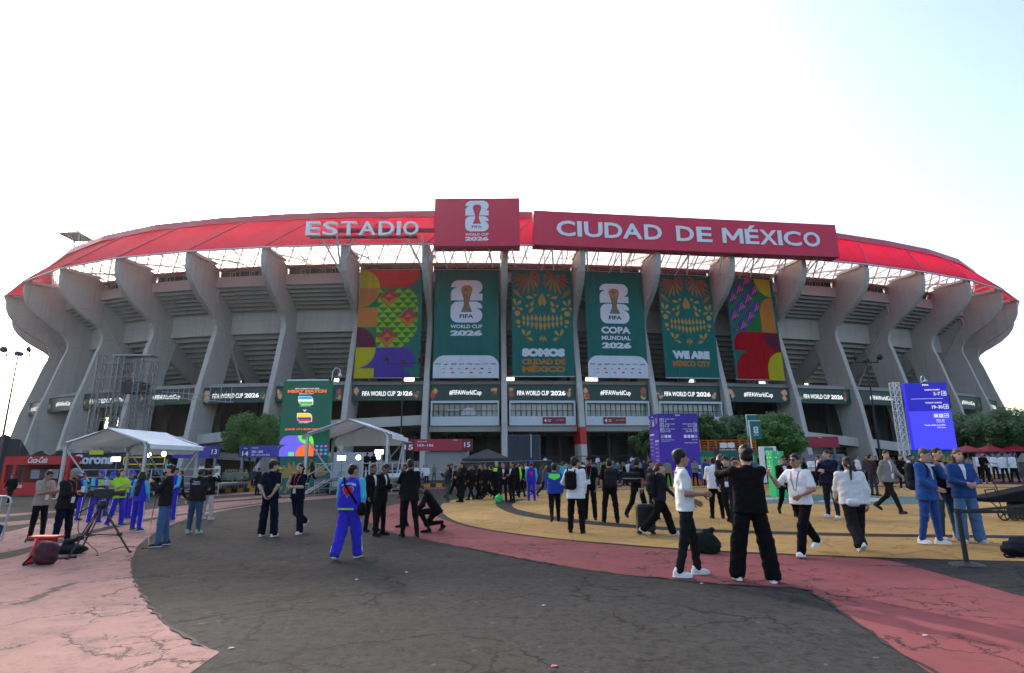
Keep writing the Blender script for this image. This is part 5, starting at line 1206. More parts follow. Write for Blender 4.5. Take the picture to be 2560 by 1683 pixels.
def tree(px, Y, half, zb, zt, label, seed, mat=LEAF, trunks=1, nclump=70, per=260):
    rn = random.Random(seed); P = pl(px, Y); e = empty('tree', P, label=label, cat='tree', group='leafy trees on the plaza')
    cz = (zb+zt)/2; hz = (zt-zb)/2; m = MB(); fork = P + Vector((0, 0, (zb-P.z)*.55)); m.tube(P, fork, .22, .16, 8); cl = []
    for q in range(nclump):
        while True:
            a, b_, c = rn.uniform(-1, 1), rn.uniform(-1, 1), rn.uniform(-1, 1); rr = a*a+b_*b_+c*c
            if .12 < rr < 1: break
        f = .80+.2*rn.random(); s = (rr**-.5)*(rr**.22)*f; wob = 1+.15*math.sin(3*math.atan2(c, a)+seed)
        cl.append(Vector((P.x+a*s*half*wob, P.y+b_*s*half*.85, cz+c*s*hz*(1.0 if c > 0 else .9))))
    for q in range(9):
        t = cl[rn.randrange(nclump)]; mid = fork.lerp(t, .5)+Vector((rn.uniform(-.3, .3), rn.uniform(-.3, .3), .2)); m.tube(fork, mid, .09, .06, 6); m.tube(mid, t, .06, .02, 6)
    m.build('trunk', BARK, e)
    V, F = [], []
    for c in cl:
        R = rn.uniform(.28, .5)*half*.55
        for i in range(per):
            d = Vector((rn.gauss(0, 1), rn.gauss(0, 1), rn.gauss(0, .75))).normalized()*R*rn.random()**.4; p = c+d
            u = Vector((rn.gauss(0, 1), rn.gauss(0, 1), rn.gauss(0, .6))).normalized(); w_ = u.orthogonal().normalized(); s = rn.uniform(.10, .20)
            n0 = len(V); V += [tuple(p-u*s), tuple(p+w_*s*.5), tuple(p+u*s), tuple(p-w_*s*.5)]; F.append((n0, n0+1, n0+2, n0+3))
    mb = MB(); mb.v = V; mb.f = F
    me = bpy.data.meshes.new('crown'); off = e.location; me.from_pydata([tuple(Vector(v)-off) for v in V], [], F); me.materials.append(mat); o = bpy.data.objects.new('crown', me); link(o, e)
tree(632, 70, 4.1, 2.6, 7.9, 'round leafy green tree left of the NEXT MATCH screen', 1, LEAF, nclump=90)
tree(1775, 58, 2.2, 2.2, 6.2, 'dark tree just right of the purple direction tower', 2, LEAF2, nclump=60)
tree(1862, 62, 3.2, 2.4, 7.0, 'broad dark tree behind the orange railed booth', 3, LEAF2, nclump=80)
tree(1945, 56, 2.9, 1.6, 6.2, 'bushy green tree right of the teal flag', 4, LEAF, nclump=90)
tree(1628, 60, 1.9, 2.4, 5.2, 'small dark tree half hidden behind the purple tower', 5, LEAF2, nclump=40)
tree(2440, 58, 3.6, 2.2, 6.2, 'dark tree behind the tunnel 18 sign, left one', 6, LEAF2, nclump=80)
tree(2535, 52, 3.4, 2.4, 5.9, 'dark tree at the right edge above the parasols', 7, LEAF2, nclump=90)
tree(2385, 64, 2.6, 1.6, 5.2, 'dark low tree behind the blue direction screen', 8, LEAF2, nclump=50)
# small pavilion on the roof at the left
P = SP(4.6, -16, 0); c = at(193, 594, P.y+6); e = empty('roof_pavilion', (c.x, c.y, c.z-1.5), label='small square lookout with pyramid roof on the stadium roof at left', cat='pavilion')
m = MB(); hw = 2.4
cs = [(c.x-hw, c.y-hw, c.z), (c.x+hw, c.y-hw, c.z), (c.x+hw, c.y+hw, c.z), (c.x-hw, c.y+hw, c.z)]
for i in range(4): m.poly([cs[i], cs[(i+1) % 4], (c.x, c.y, c.z+1.6)])
m.poly(cs); m.build('roof', paint((.10, .13, .12), .6), e)
for x, y, z in cs:
    m = MB(); m.tube((x*.6+c.x*.4, y*.6+c.y*.4, c.z-3.2), (x*.8+c.x*.2, y*.8+c.y*.2, c.z), .12, n=6); m.build('leg', STEEL, e)
    m = MB(); m.tube((x*.6+c.x*.4, y*.6+c.y*.4, c.z-3.2), (c.x, y*.8+c.y*.2, c.z), .08, n=6); m.build('brace', STEEL, e)
m = MB(); m.tube((c.x, c.y, c.z+1.5), (c.x, c.y, c.z+3.0), .06, n=6); m.build('mast', STEEL, e)
# ================================================================ people: smooth bodies and clothes from distance fields
def surface_nets(F, org, cell):
    nx, ny, nz = F.shape; S = F < 0
    cs = (nx-1, ny-1, nz-1); acc = np.zeros(cs+(3,), np.float32); cnt = np.zeros(cs, np.float32)
    for ax in range(3):
        o1, o2 = [a for a in range(3) if a != ax]
        for d1 in (0, 1):
            for d2 in (0, 1):
                lo = [slice(0, n) for n in cs]; lo[o1] = slice(d1, d1+cs[o1]); lo[o2] = slice(d2, d2+cs[o2])
                hi = list(lo); lo[ax] = slice(0, cs[ax]); hi[ax] = slice(1, 1+cs[ax])
                a, b = F[tuple(lo)], F[tuple(hi)]; c = S[tuple(lo)] != S[tuple(hi)]
                ii = np.nonzero(c); av, bv = a[ii], b[ii]; t = av/(av-bv)
                acc[ii+(ax,)] += t; acc[ii+(o1,)] += d1; acc[ii+(o2,)] += d2; cnt[ii] += 1
    m = np.nonzero(cnt > 0); idx = -np.ones(cs, np.int64); n = len(m[0]); idx[m] = np.arange(n)
    V = (np.stack(m, 1) + acc[m]/cnt[m][:, None])*cell + org
    Q = []
    for ax in range(3):
        o1, o2 = (ax+1) % 3, (ax+2) % 3
        lo = [slice(1, -1)]*3; hi = [slice(1, -1)]*3; lo[ax] = slice(0, -1); hi[ax] = slice(1, None)
        a, b = S[tuple(lo)], S[tuple(hi)]; ii = np.nonzero(a != b); g = [ii[0]+1, ii[1]+1, ii[2]+1]; g[ax] = ii[ax]
        def cellidx(e1, e2):
            h = [x.copy() for x in g]; h[o1] = h[o1]-e1; h[o2] = h[o2]-e2; return idx[tuple(h)]
        q = np.stack([cellidx(1, 1), cellidx(0, 1), cellidx(0, 0), cellidx(1, 0)], 1)
        fl = b[ii]; q[fl] = q[fl][:, ::-1]; Q.append(q)
    Q = np.concatenate(Q); Q = Q[(Q >= 0).all(1)]
    return V, Q
def sdf_mesh(prims, cell, k=.04, cuts=(), fold=None):
    """prims: ('c', a, b, ra, rb) round cone or ('e', centre, radii, 3x3); smooth union; cuts: (point, normal) keeps dot(p-point, normal) <= 0"""
    los, his = [], []
    for p in prims:
        if p[0] == 'c':
            a, b = np.array(p[1]), np.array(p[2]); r = max(p[3], p[4]); los.append(np.minimum(a, b)-r); his.append(np.maximum(a, b)+r)
        else:
            c = np.array(p[1]); r = max(p[2]); los.append(c-r); his.append(c+r)
    org = np.min(los, 0)-.03-cell*2; top = np.max(his, 0)+.03+cell*2; n = np.ceil((top-org)/cell).astype(int)+1
    F = np.full(n, .5, np.float32); ax = [org[i]+np.arange(n[i])*cell for i in range(3)]; pad = max(k*1.2, cell*3)
    for p, lo, hi in zip(prims, los, his):
        i0 = np.maximum(((lo-pad-org)/cell).astype(int), 0); i1 = np.minimum(np.ceil((hi+pad-org)/cell).astype(int)+1, n)
        X, Y, Z = np.meshgrid(*[ax[q][i0[q]:i1[q]] for q in range(3)], indexing='ij')
        if p[0] == 'c':
            a, b = np.array(p[1], float), np.array(p[2], float); ab = b-a; L = max(ab@ab, 1e-9)
            t = np.clip(((X-a[0])*ab[0]+(Y-a[1])*ab[1]+(Z-a[2])*ab[2])/L, 0, 1)
            d = np.sqrt((X-a[0]-t*ab[0])**2+(Y-a[1]-t*ab[1])**2+(Z-a[2]-t*ab[2])**2)-(p[3]+(p[4]-p[3])*t)
        else:
            c, r = np.array(p[1], float), np.array(p[2], float); x, y, z = X-c[0], Y-c[1], Z-c[2]
            if len(p) > 3 and p[3] is not None:
                M = np.array(p[3]).T; x, y, z = M[0, 0]*x+M[0, 1]*y+M[0, 2]*z, M[1, 0]*x+M[1, 1]*y+M[1, 2]*z, M[2, 0]*x+M[2, 1]*y+M[2, 2]*z
            q0 = np.sqrt((x/r[0])**2+(y/r[1])**2+(z/r[2])**2); d = (q0-1)*min(r)
        sl = tuple(slice(i0[q], i1[q]) for q in range(3)); f = F[sl]; h = np.maximum(k-np.abs(f-d), 0)/k
        F[sl] = np.minimum(f, d)-h*h*k*.25
    if fold is not None or cuts:
        X, Y, Z = np.meshgrid(*ax, indexing='ij')
        if fold is not None:
            am, ph = fold
            F = F + am*(np.sin(38*Z+22*X+ph)*np.sin(17*Y-9*X+ph*2)+.7*np.sin(61*Z-27*Y+14*X+ph*3)*np.sin(13*X+ph)).astype(np.float32)
        for p0, nr in cuts: F = np.maximum(F, (X-p0[0])*nr[0]+(Y-p0[1])*nr[1]+(Z-p0[2])*nr[2]).astype(np.float32)
    return surface_nets(F, org, cell)
def mesh_obj(name, VQ, mat, parent, extra=None):
    V, Q = VQ; V = [V]; Qs = [Q]; n = len(V[0])
    for (v2, q2) in (extra or []): V.append(v2); Qs.append(q2+n); n += len(v2)
    V = np.concatenate(V); Q = np.concatenate(Qs)
    me = bpy.data.meshes.new(name); me.vertices.add(len(V)); me.vertices.foreach_set('co', V.astype(np.float32).ravel())
    me.loops.add(len(Q)*4); me.loops.foreach_set('vertex_index', Q.astype(np.int32).ravel()); me.polygons.add(len(Q))
    me.polygons.foreach_set('loop_start', np.arange(0, len(Q)*4, 4, dtype=np.int32)); me.polygons.foreach_set('loop_total', np.full(len(Q), 4, np.int32))
    me.update(calc_edges=True); me.validate(); me.shade_smooth(); me.materials.append(mat)
    o = bpy.data.objects.new(name, me); link(o, parent); o['origin'] = (0, 0, 0); return o
def skinmat(c):
    c = srgb(c); key = ('skin', c)
    if key in MATS: return MATS[key]
    m, nt, b = newmat('skin'); v = coords(nt, obj=True); n = noise(nt, v, 14, 4)
    nt.links.new(mix(nt, tuple(x*.82 for x in c), tuple(min(1, x*1.12) for x in c), n), b.inputs['Base Color']); b.inputs['Roughness'].default_value = .55
    b.inputs['Subsurface Weight'].default_value = .0; MATS[key] = m; return m
SK = {'l': (.48, .27, .19), 'm': (.33, .17, .11), 'd': (.20, .10, .065)}
HAIRM = {}
def hairmat(c):
    if c not in HAIRM:
        m, nt, b = newmat('hair'); v = coords(nt, (40, 40, 6), obj=True); n = noise(nt, v, 3, 4)
        nt.links.new(mix(nt, tuple(x*.4 for x in c), tuple(x*1.0 for x in c), n), b.inputs['Base Color']); b.inputs['Roughness'].default_value = .5; b.inputs['Specular IOR Level'].default_value = .25
        bump(nt, b, n, .6, .01); HAIRM[c] = m
    return HAIRM[c]
HAND = {}
def hand_mesh(curl, cell):
    key = (curl, cell)
    if key in HAND: return HAND[key]
    P = [('c', (-.024, 0, .02), (-.028, 0, .085), .014, .013), ('c', (0, 0, .015), (0, 0, .09), .016, .014), ('c', (.024, 0, .02), (.026, 0, .082), .014, .012), ('c', (0, 0, -.02), (0, 0, .03), .026, .022)]
    for x, L, z in ((-.032, .070, .088), (-.011, .080, .094), (.011, .074, .092), (.031, .056, .082)):
        a = Vector((x, 0, z)); c1, c2 = R_(curl), R_(curl*1.9); b = a+Vector((x*.12, -math.sin(c1), math.cos(c1)))*L*.52; c = b+Vector((0, -math.sin(c2), math.cos(c2)))*L*.48
        P += [('c', tuple(a), tuple(b), .0095, .0088), ('c', tuple(b), tuple(c), .0088, .0072)]
    a = Vector((-.03, -.006, .025)); b = a+Vector((-.032, -.018, .034)); c = b+Vector((-.010, -.016, .030)); P += [('c', tuple(a), tuple(b), .0135, .011), ('c', tuple(b), tuple(c), .0105, .009)]
    HAND[key] = sdf_mesh(P, cell, .010); return HAND[key]
SHOE = {}
def shoe_mesh(kind):
    if kind in SHOE: return SHOE[kind]
    P = [('e', (0, -.075, .035), (.046, .115, .045), None), ('e', (0, .035, .045), (.040, .065, .055), None), ('c', (0, .03, .06), (0, .03, .10 if kind == 'sneaker' else .085), .043, .042)]
    V, Q = sdf_mesh(P, .012, .03, cuts=(((0, 0, .012), (0, 0, -1)),))
    S = [('e', (0, -.072, .015), (.051, .122, .022), None), ('e', (0, .035, .015), (.045, .074, .022), None)]
    SHOE[kind] = ((V, Q), sdf_mesh(S, .012, .02, cuts=(((0, 0, 0), (0, 0, -1)), ((0, 0, .026), (0, 0, 1))))); return SHOE[kind]
def place_mesh(name, key, VQ, mat, parent, M, cache={}):
    if key not in cache:
        o = mesh_obj(name, VQ, mat, parent); cache[key] = o.data
    else:
        o = bpy.data.objects.new(name, cache[key]); link(o, parent); o['origin'] = (0, 0, 0)
    o.matrix_local = M; o.material_slots[0].link = 'OBJECT'; o.material_slots[0].material = mat; return o
POSES = {  # legs: (swing, spread, knee) L R; arms: (swing, abduct, elbow, inward) L R; lean, head yaw, head pitch
    'stand': (((3, 4, 2), (-2, 5, 2)), ((5, 10, 14, 6), (2, 12, 12, 6)), 0, 0, 0),
    'stand2': (((8, 8, 6), (-4, 7, 0)), ((-6, 10, 25, 10), (8, 8, 18, 8)), 0, 15, 4),
    'walk': (((24, 2, 8), (-20, 2, 26)), ((-18, 8, 22, 5), (22, 8, 30, 8)), 4, 0, 0),
    'walk2': (((-22, 2, 30), (26, 2, 6)), ((24, 8, 30, 8), (-16, 8, 20, 5)), 4, 0, 0),
    'stride': (((30, 2, 14), (-30, 2, 16)), ((6, 20, 55, 45), (28, 38, 112, -4)), 3, 0, 0),
    'phone': (((2, 5, 2), (0, 5, 2)), ((22, 8, 85, 30), (24, 8, 85, 30)), 4, 0, -22),
    'behind': (((2, 7, 1), (-1, 7, 1)), ((-24, 12, 25, 40), (-24, 12, 25, 40)), 0, 20, 0),
    'chin': (((0, 3, 4), (-16, 2, 40)), ((20, 4, 70, 55), (38, 4, 138, 25)), -3, 10, -6),
    'photo': (((6, 12, 3), (-2, 9, 2)), ((74, 34, 62, 8), (66, 2, 82, 62)), -2, 12, 4),
    'crouch': (((88, 6, 118), (35, 10, 130)), ((52, 6, 22, 15), (56, 6, 22, 15)), 34, 0, -25),
    'clasp': (((1, 4, 1), (0, 6, 1)), ((14, 10, 62, 48), (14, 10, 62, 48)), 0, 0, 0),
    'talk': (((3, 5, 2), (-4, 6, 4)), ((32, 8, 100, 30), (30, 14, 100, 12)), -2, 0, -2),
    'cross': (((3, 5, 2), (-4, 8, 2)), ((22, 8, 78, 58), (36, 2, 128, 30)), -3, 0, 0),
    'hip': (((6, 6, 3), (-6, 6, 6)), ((-10, 24, 70, 40), (10, 8, 20, 6)), 0, 10, 0),
    'face': (((2, 5, 1), (-6, 5, 6)), ((50, 4, 138, 42), (10, 8, 50, 25)), 2, 0, -14),
    'gesture': (((4, 5, 4), (-8, 5, 10)), ((24, 8, 70, 20), (28, 6, 78, 5)), -2, 0, 0),
    'ready': (((14, 4, 10), (-8, 4, 6)), ((-12, 8, 72, 6), (2, 10, 84, 14)), -2, 0, 0),
    'stroll': (((-11, 3, 15), (13, 3, 4)), ((12, 12, 18, 6), (-6, 14, 14, 6)), 3, 0, 0),
    'wave': (((4, 5, 2), (-4, 5, 4)), ((20, 10, 50, 10), (150, 20, 25, 0)), 0, 0, 0),
}
PCOUNT = [0]
MESHCACHE = {}
def person(px, py, label, h=1.74, rz=0, pose='stand', top=(.02, .02, .022), sleeve='long', pants=(.012, .012, .015), shoe=(.02, .02, .02), sole=None, skin='m', hair=(.012, .009, .008), hstyle='short', cap=None, pw=1.0, bulk=1.0, hem=.86, lod=1, group=None, suit=False, stripes=None, sleeve_col=None, lany=None, yaw=None, vest=None, pos=None, glasses=False, skirt=False, tight=1.0, beard=False, fshape=None):
    P = Vector(pos) if pos is not None else gpt(px, py)
    sc = h/1.75; e = empty('person', P, R_(rz), label, 'person', group, sc); e['local'] = 1
    legs, arms, lean, hy, hp = POSES[pose]; hy = hy if yaw is None else yaw
    PCOUNT[0] += 1; rn = random.Random(PCOUNT[0]*13); ph = rn.uniform(0, 6)
    cell = {0: .0135, 1: .019, 2: .03}[lod]
    J = {}; lowest = 9; hipz = .92
    for sd, n, (s, sp, kn) in ((1, 'L', legs[0]), (-1, 'R', legs[1])):
        hp_ = Vector((sd*.088, 0, hipz)); d1 = Vector((sd*math.sin(R_(sp)), -math.sin(R_(s)), -math.cos(R_(s)))).normalized()
        kp = hp_+d1*.425; a2 = s-kn; d2 = Vector((sd*math.sin(R_(sp*.6)), -math.sin(R_(a2)), -math.cos(R_(a2)))).normalized(); ap = kp+d2*.41
        pitch = max(0, (-a2-14))*.9 if a2 < -14 else (a2*.45 if a2 > 12 else 0)
        if a2 > 12: pitch = -pitch
        toe = -ap.z
        J[n] = (hp_, kp, ap, pitch, sd); 
        low = ap.z-.085 - (.14*math.sin(R_(max(0, pitch))) if pitch > 0 else .05*math.sin(R_(max(0, -pitch))))
        lowest = min(lowest, low)
    dz = -lowest; up = Vector((0, 0, dz))
    for n in 'LR': a, b, c, pt, sd = J[n]; J[n] = (a+up, b+up, c+up, pt, sd)
    piv = Vector((0, 0, .95+dz)); Ml = Matrix.Rotation(R_(lean), 3, 'X')
    def U(x, y, z): return piv + Ml @ (Vector((x, y, z+dz))-piv)
    t3 = lambda v: tuple(v)
    A = {}
    for sd, n, (s, ab, el, inw) in ((1, 'L', arms[0]), (-1, 'R', arms[1])):
        sh = U(sd*.178*(.5+.5*bulk), .005, 1.425); d1 = Ml @ Vector((sd*math.sin(R_(ab)), -math.sin(R_(s)), -math.cos(R_(s)))).normalized(); ep = sh+d1*.285
        a2 = s+el; d2 = Ml @ Vector((-sd*math.sin(R_(inw)), -math.sin(R_(a2)), -math.cos(R_(a2)))).normalized(); wp = ep+d2*.245; A[n] = (sh, ep, wp, d2, sd)
    b = bulk
    # ---- body (one continuous skin mesh with fingered hands)
    Mh = Ml @ Matrix.Rotation(R_(hy), 3, 'Z') @ Matrix.Rotation(R_(-hp), 3, 'X'); nb = U(0, .012, 1.49)
    def Hd(x, y, z): return nb + Mh @ Vector((x, y-.012, z-1.49))
    mh = np.array(Mh); hc = (0, -.012, 1.638)
    def He(x, y, z, r): return ('e', t3(Hd(hc[0]+x, hc[1]+y, hc[2]+z)), r, mh)
    body = [He(0, .014, .02, (.073, .094, .097)), He(0, -.030, -.032, (.058, .066, .086)), He(0, -.048, -.076, (.043, .042, .040)), He(.075, .012, -.016, (.013, .024, .032)), He(-.075, .012, -.016, (.013, .024, .032)),
            ('c', t3(Hd(0, -.106, 1.640)), t3(Hd(0, -.125, 1.604)), .012, .016), ('c', t3(U(0, .015, 1.44)), t3(Hd(0, -.004, 1.575)), .058, .055),
            ('c', t3(U(-.12, 0, 1.40)), t3(U(.12, 0, 1.40)), .045, .045), ('c', t3(U(0, 0, 1.36)), t3(U(0, 0, 1.0)), .066, .066), ('c', t3(J['L'][0]), t3(J['R'][0]), .06, .06)]
    for n in 'LR':
        sh, ep, wp, d2, sd = A[n]; kq = .62 if sleeve == 'long' else 1.0; body += [('c', t3(sh), t3(ep), .046*(.6+.4*b)*kq, .037*kq), ('c', t3(ep), t3(ep.lerp(wp, .35)), .037*kq, .038*kq), ('c', t3(ep.lerp(wp, .35)), t3(wp), .038*kq, .024)]
        a, kk, c, pt, sd = J[n]; body += [('c', t3(a), t3(kk), .065, .045), ('c', t3(kk), t3(c), .045, .034)]
        if lod == 2: body.append(('c', t3(wp), t3(wp+d2*.13), .035, .025))
    hands = []
    if lod < 2:
        for n in 'LR':
            sh, ep, wp, d2, sd = A[n]; v, q = hand_mesh(28 if pose not in ('stride', 'talk', 'chin') else 50, .0075 if lod == 0 else .010)
            z = d2.normalized(); inw = Vector((-sd, 0, 0)) if abs(d2.x) < .75 else Vector((0, 1, 0)); yv = (-(inw - z*inw.dot(z))).normalized(); xv = yv.cross(z)
            if sd < 0: xv = xv
            M = np.array([[xv.x, yv.x, z.x], [xv.y, yv.y, z.y], [xv.z, yv.z, z.z]]); vv = v.copy()
            if sd > 0: vv[:, 0] *= -1; q = q[:, ::-1]
            hands.append((vv@M.T + np.array(wp), q))
    so = mesh_obj('body', sdf_mesh(body, cell, .028 if lod == 0 else .035), skinmat(SK[skin]), e, hands)
    # ---- trousers or skirt
    tr = [('c', t3(J['L'][0]+Vector((-.01, .008, .03))), t3(J['R'][0]+Vector((.01, .008, .03))), .102*b, .102*b)]
    for n in 'LR':
        a, kk, c, pt, sd = J[n]; r0, r1, r2 = .093*b, .066*(.5+.5*pw)*(.6+.4*b), .052*pw
        tr += [('c', t3(a), t3(kk), r0, r1), ('c', t3(kk), t3(c+(c-kk).normalized()*-.01), r1, r2)]
    if skirt: tr += [('c', t3(J['L'][0]), t3((J['L'][1]+J['L'][2])/2), .1, .12), ('c', t3(J['R'][0]), t3((J['R'][1]+J['R'][2])/2), .1, .12)]
    zc = .035 if pose != 'crouch' else .02
    to = mesh_obj('skirt' if skirt else 'trousers', sdf_mesh(tr, cell*1.05, .035, cuts=(((0, 0, zc), (0, 0, -1)), (t3(U(0, 0, hem+(.04 if pose != 'crouch' else 1))), t3(Ml @ Vector((0, 0, 1))))), fold=(.0042 if lod < 2 else .002, ph)), cloth(pants), e)
    # ---- shirt or jacket
    tops = [('c', t3(U(-.118*b, .004, 1.405)), t3(U(.118*b, .004, 1.405)), .070, .070)]
    rc, rw, rh = .106*(.4+.6*b), .106*b*tight, .123*b
    for x_ in (-1, 0, 1):
        ch, wa, hi_ = U(x_*.082*b, -.004, 1.315), U(x_*.070*b, -.006-.02*(b-1), 1.10), U(x_*.085*b, 0, hem-.02)
        tops += [('c', t3(ch), t3(wa), rc, rw), ('c', t3(wa), t3(hi_), rw, rh)]
    if suit: tops += [('c', t3(U(-.095*b, 0, 1.0)), t3(U(-.1*b, .0, .82)), .10, .105), ('c', t3(U(.095*b, 0, 1.0)), t3(U(.1*b, 0, .82)), .10, .105)]
    tops += [('c', t3(U(0, .015, 1.44)), t3(U(0, .008, 1.475)), .072, .066)]
    slv = []
    for n in 'LR':
        sh, ep, wp, d2, sd = A[n]
        if sleeve == 'short': slv += [('c', t3(sh), t3(sh.lerp(ep, .74)), .060*(.5+.5*b), .060)]
        elif sleeve == 'long': slv += [('c', t3(sh), t3(ep), .059*(.5+.5*b), .048), ('c', t3(ep), t3(wp), .048, .037)]
    hz = U(0, 0, hem); cutn = Ml @ Vector((0, 0, -1))
    fo = (.0034 if lod < 2 else .002, ph+1)
    shirt_vq = sdf_mesh(tops + ([] if sleeve_col else slv), cell, .05, cuts=((t3(hz), t3(cutn)),), fold=fo)
    sho = mesh_obj('jacket' if suit or sleeve == 'long' else 'shirt', shirt_vq, cloth(top), e)
    if sleeve_col: mesh_obj('sleeves', sdf_mesh([(q[0], q[1], q[2], q[3]+.004, q[4]+.004) for q in slv], cell, .03, fold=fo), cloth(sleeve_col), e)
    # ---- shoes
    for n in 'LR':
        a, kk, c, pt, sd = J[n]; M = Matrix.Translation(c) @ Matrix.Rotation(R_(sd*9), 4, 'Z') @ Matrix.Rotation(R_(pt), 4, 'X') @ Matrix.Translation((0, 0, -.085)) @ Matrix.Diagonal((.92, .93, 1, 1))
        if pose == 'crouch': M = Matrix.Translation((c.x, c.y, .085)) @ Matrix.Rotation(R_(sd*9), 4, 'Z') @ Matrix.Rotation(R_(0 if n == 'L' else 40), 4, 'X') @ Matrix.Translation((0, 0, -.085 + (.0 if n == 'L' else .03)))
        up_, so_ = shoe_mesh('sneaker'); o = place_mesh('shoe', 'shoe', up_, cloth(shoe, .7), e, M)
        if lod < 2: place_mesh('shoe_sole', 'sole', so_, paint(sole or tuple(min(1, x*1.0) for x in srgb(shoe)), .6), o, Matrix.Identity(4))
    # ---- hair, cap
    if hstyle != 'bald':
        big = 1.0 if lod else 1.0
        hr = [He(0, .019, .030, (.082, .100, .096)), He(0, .05, -.03, (.068, .055, .06))]; cut = (t3(Hd(0, hc[1]-.082, hc[2]+.064)), t3(Mh @ Vector((0, -.76, -.65))))
        if hstyle in ('thick', 'curly'): hr = [He(0, .014, .040, (.092, .110, .104)), He(0, .05, -.03, (.075, .062, .065))]; cut = (t3(Hd(0, hc[1]-.085, hc[2]+.058)), t3(Mh @ Vector((0, -.74, -.67))))
        hf = (.003, ph) if hstyle != 'curly' else (.0065, ph)
        hv = sdf_mesh(hr, cell*.8, .03, cuts=(cut,), fold=hf); ex = []
        if hstyle == 'long': ex.append(sdf_mesh([He(0, .052, -.03, (.092, .062, .11)), ('c', t3(Hd(0, .07, 1.58)), t3(U(0, .115, 1.30)), .085, .075), ('c', t3(Hd(.07, .01, 1.62)), t3(Hd(.085, .02, 1.47)), .03, .035), ('c', t3(Hd(-.07, .01, 1.62)), t3(Hd(-.085, .02, 1.47)), .03, .035)] + ([('c', t3(U(0, .12, 1.3)), t3(U(0, .13, 1.08)), .085, .06)] if hem < .9 and fshape == 'verylong' else []), cell*.9, .04, fold=(.004, ph)))
        if hstyle == 'pony': ex.append(sdf_mesh([He(0, .06, -.02, (.07, .06, .08)), ('c', t3(Hd(0, .09, 1.65)), t3(Hd(0, .125, 1.56)), .024, .030), ('c', t3(Hd(0, .125, 1.56)), t3(U(.02, .145, 1.33)), .030, .014)], cell*.8, .03))
        if hstyle == 'shag': ex.append(sdf_mesh([He(0, .045, -.03, (.09, .07, .095)), ('c', t3(Hd(.075, .01, 1.64)), t3(Hd(.075, .02, 1.53)), .028, .03), ('c', t3(Hd(-.075, .01, 1.64)), t3(Hd(-.075, .02, 1.53)), .028, .03)], cell*.8, .03, fold=(.008, ph)))
        if not cap or ex: mesh_obj('hair', hv if not cap else ex[0], hairmat(hair), e, ex if not cap else [])
        elif cap: mesh_obj('hair', sdf_mesh([He(0, .04, .0, (.080, .08, .07))], cell, .03, cuts=(cut,)), hairmat(hair), e)
    if cap:
        cc = (t3(Hd(0, hc[1], hc[2]+.048)), t3(Mh @ Vector((0, -.12, -1)))); v = sdf_mesh([He(0, .012, .045, (.088, .108, .094))], cell*.8, .03, cuts=(cc,))
        br = sdf_mesh([He(0, -.125, .052, (.072, .085, .014))], cell*.7, .02); co = mesh_obj('cap', v, cloth(cap), e); mesh_obj('brim', br, cloth(cap), co)
    # ---- face
    if lod < 2:
        eye = cloth((.01, .008, .008), .4)
        for x in (-.03, .03):
            m = MB(); m.lathe(Hd(x, -.105, 1.648), [(.004, -.004), (.0115, 0), (.004, .004)], 8, t3(Mh @ Vector((0, -1, 0)))); o = m.build('eye', eye, e)
            if lod == 0: m = MB(); m.obox(Hd(x, -.104, 1.668), Mh @ Vector((.017, 0, 0)), Mh @ Vector((0, .006, 0)), Mh @ Vector((0, 0, .0035))); m.build('eyebrow', hairmat(hair), e)
        m = MB(); m.obox(Hd(0, -.104, 1.576), Mh @ Vector((.022, 0, 0)), Mh @ Vector((0, .006, 0)), Mh @ Vector((0, 0, .005))); m.build('mouth', skinmat((.25, .09, .075)), e)
        if glasses:
            m = MB()
            for x in (-.032, .032): m.lathe(Hd(x, -.118, 1.648), [(.024, -.003), (.026, 0), (.024, .003)], 10, t3(Mh @ Vector((0, -1, 0))))
            m.tube(Hd(-.03, -.119, 1.655), Hd(.03, -.119, 1.655), .003, n=4); m.tube(Hd(.055, -.115, 1.655), Hd(.078, .0, 1.65), .003, n=4); m.tube(Hd(-.055, -.115, 1.655), Hd(-.078, 0, 1.65), .003, n=4); m.build('sunglasses', BLACK, e)
        if beard: mesh_obj('beard', sdf_mesh([He(0, -.046, -.075, (.0465, .0455, .043)), He(0, -.030, -.045, (.0605, .067, .05))], cell*.8, .03, cuts=((t3(Hd(0, 0, 1.592)), t3(Mh @ Vector((0, .3, 1)))),)), hairmat(hair), e)
    ctx = dict(e=e, U=U, A=A, J=J, Hd=Hd, shirt=sho, pants=to, vq=shirt_vq, Ml=Ml, P=P, rz=R_(rz), sc=sc, dz=dz, b=b)
    ctx['bvh'] = BVHTree.FromPolygons([Vector(v) for v in shirt_vq[0]], [tuple(q) for q in shirt_vq[1]])
    if stripes:
        for n in 'LR':
            a, kk, c, pt, sd = J[n]; m = MB(); o1 = Vector((sd*.088*b, .0, 0)); m.path([a+o1, kk+Vector((sd*.068*(.5+.5*pw), 0, 0)), c+Vector((sd*.052*pw, 0, .03))], .011, 5); m.build('side_stripe', cloth(stripes), to)
    if suit and lod < 2:
        drape(ctx, 'shirt_front', [[(-.05, 1.47), (.05, 1.47), (.012, 1.18), (-.012, 1.18)]], (.62, .63, .66)); 
    if lany and lod < 2: lanyard(ctx, lany)
    if vest: drape(ctx, 'vest_front', [rect(-.11, 1.0, .11, 1.42)], vest)
    return ctx
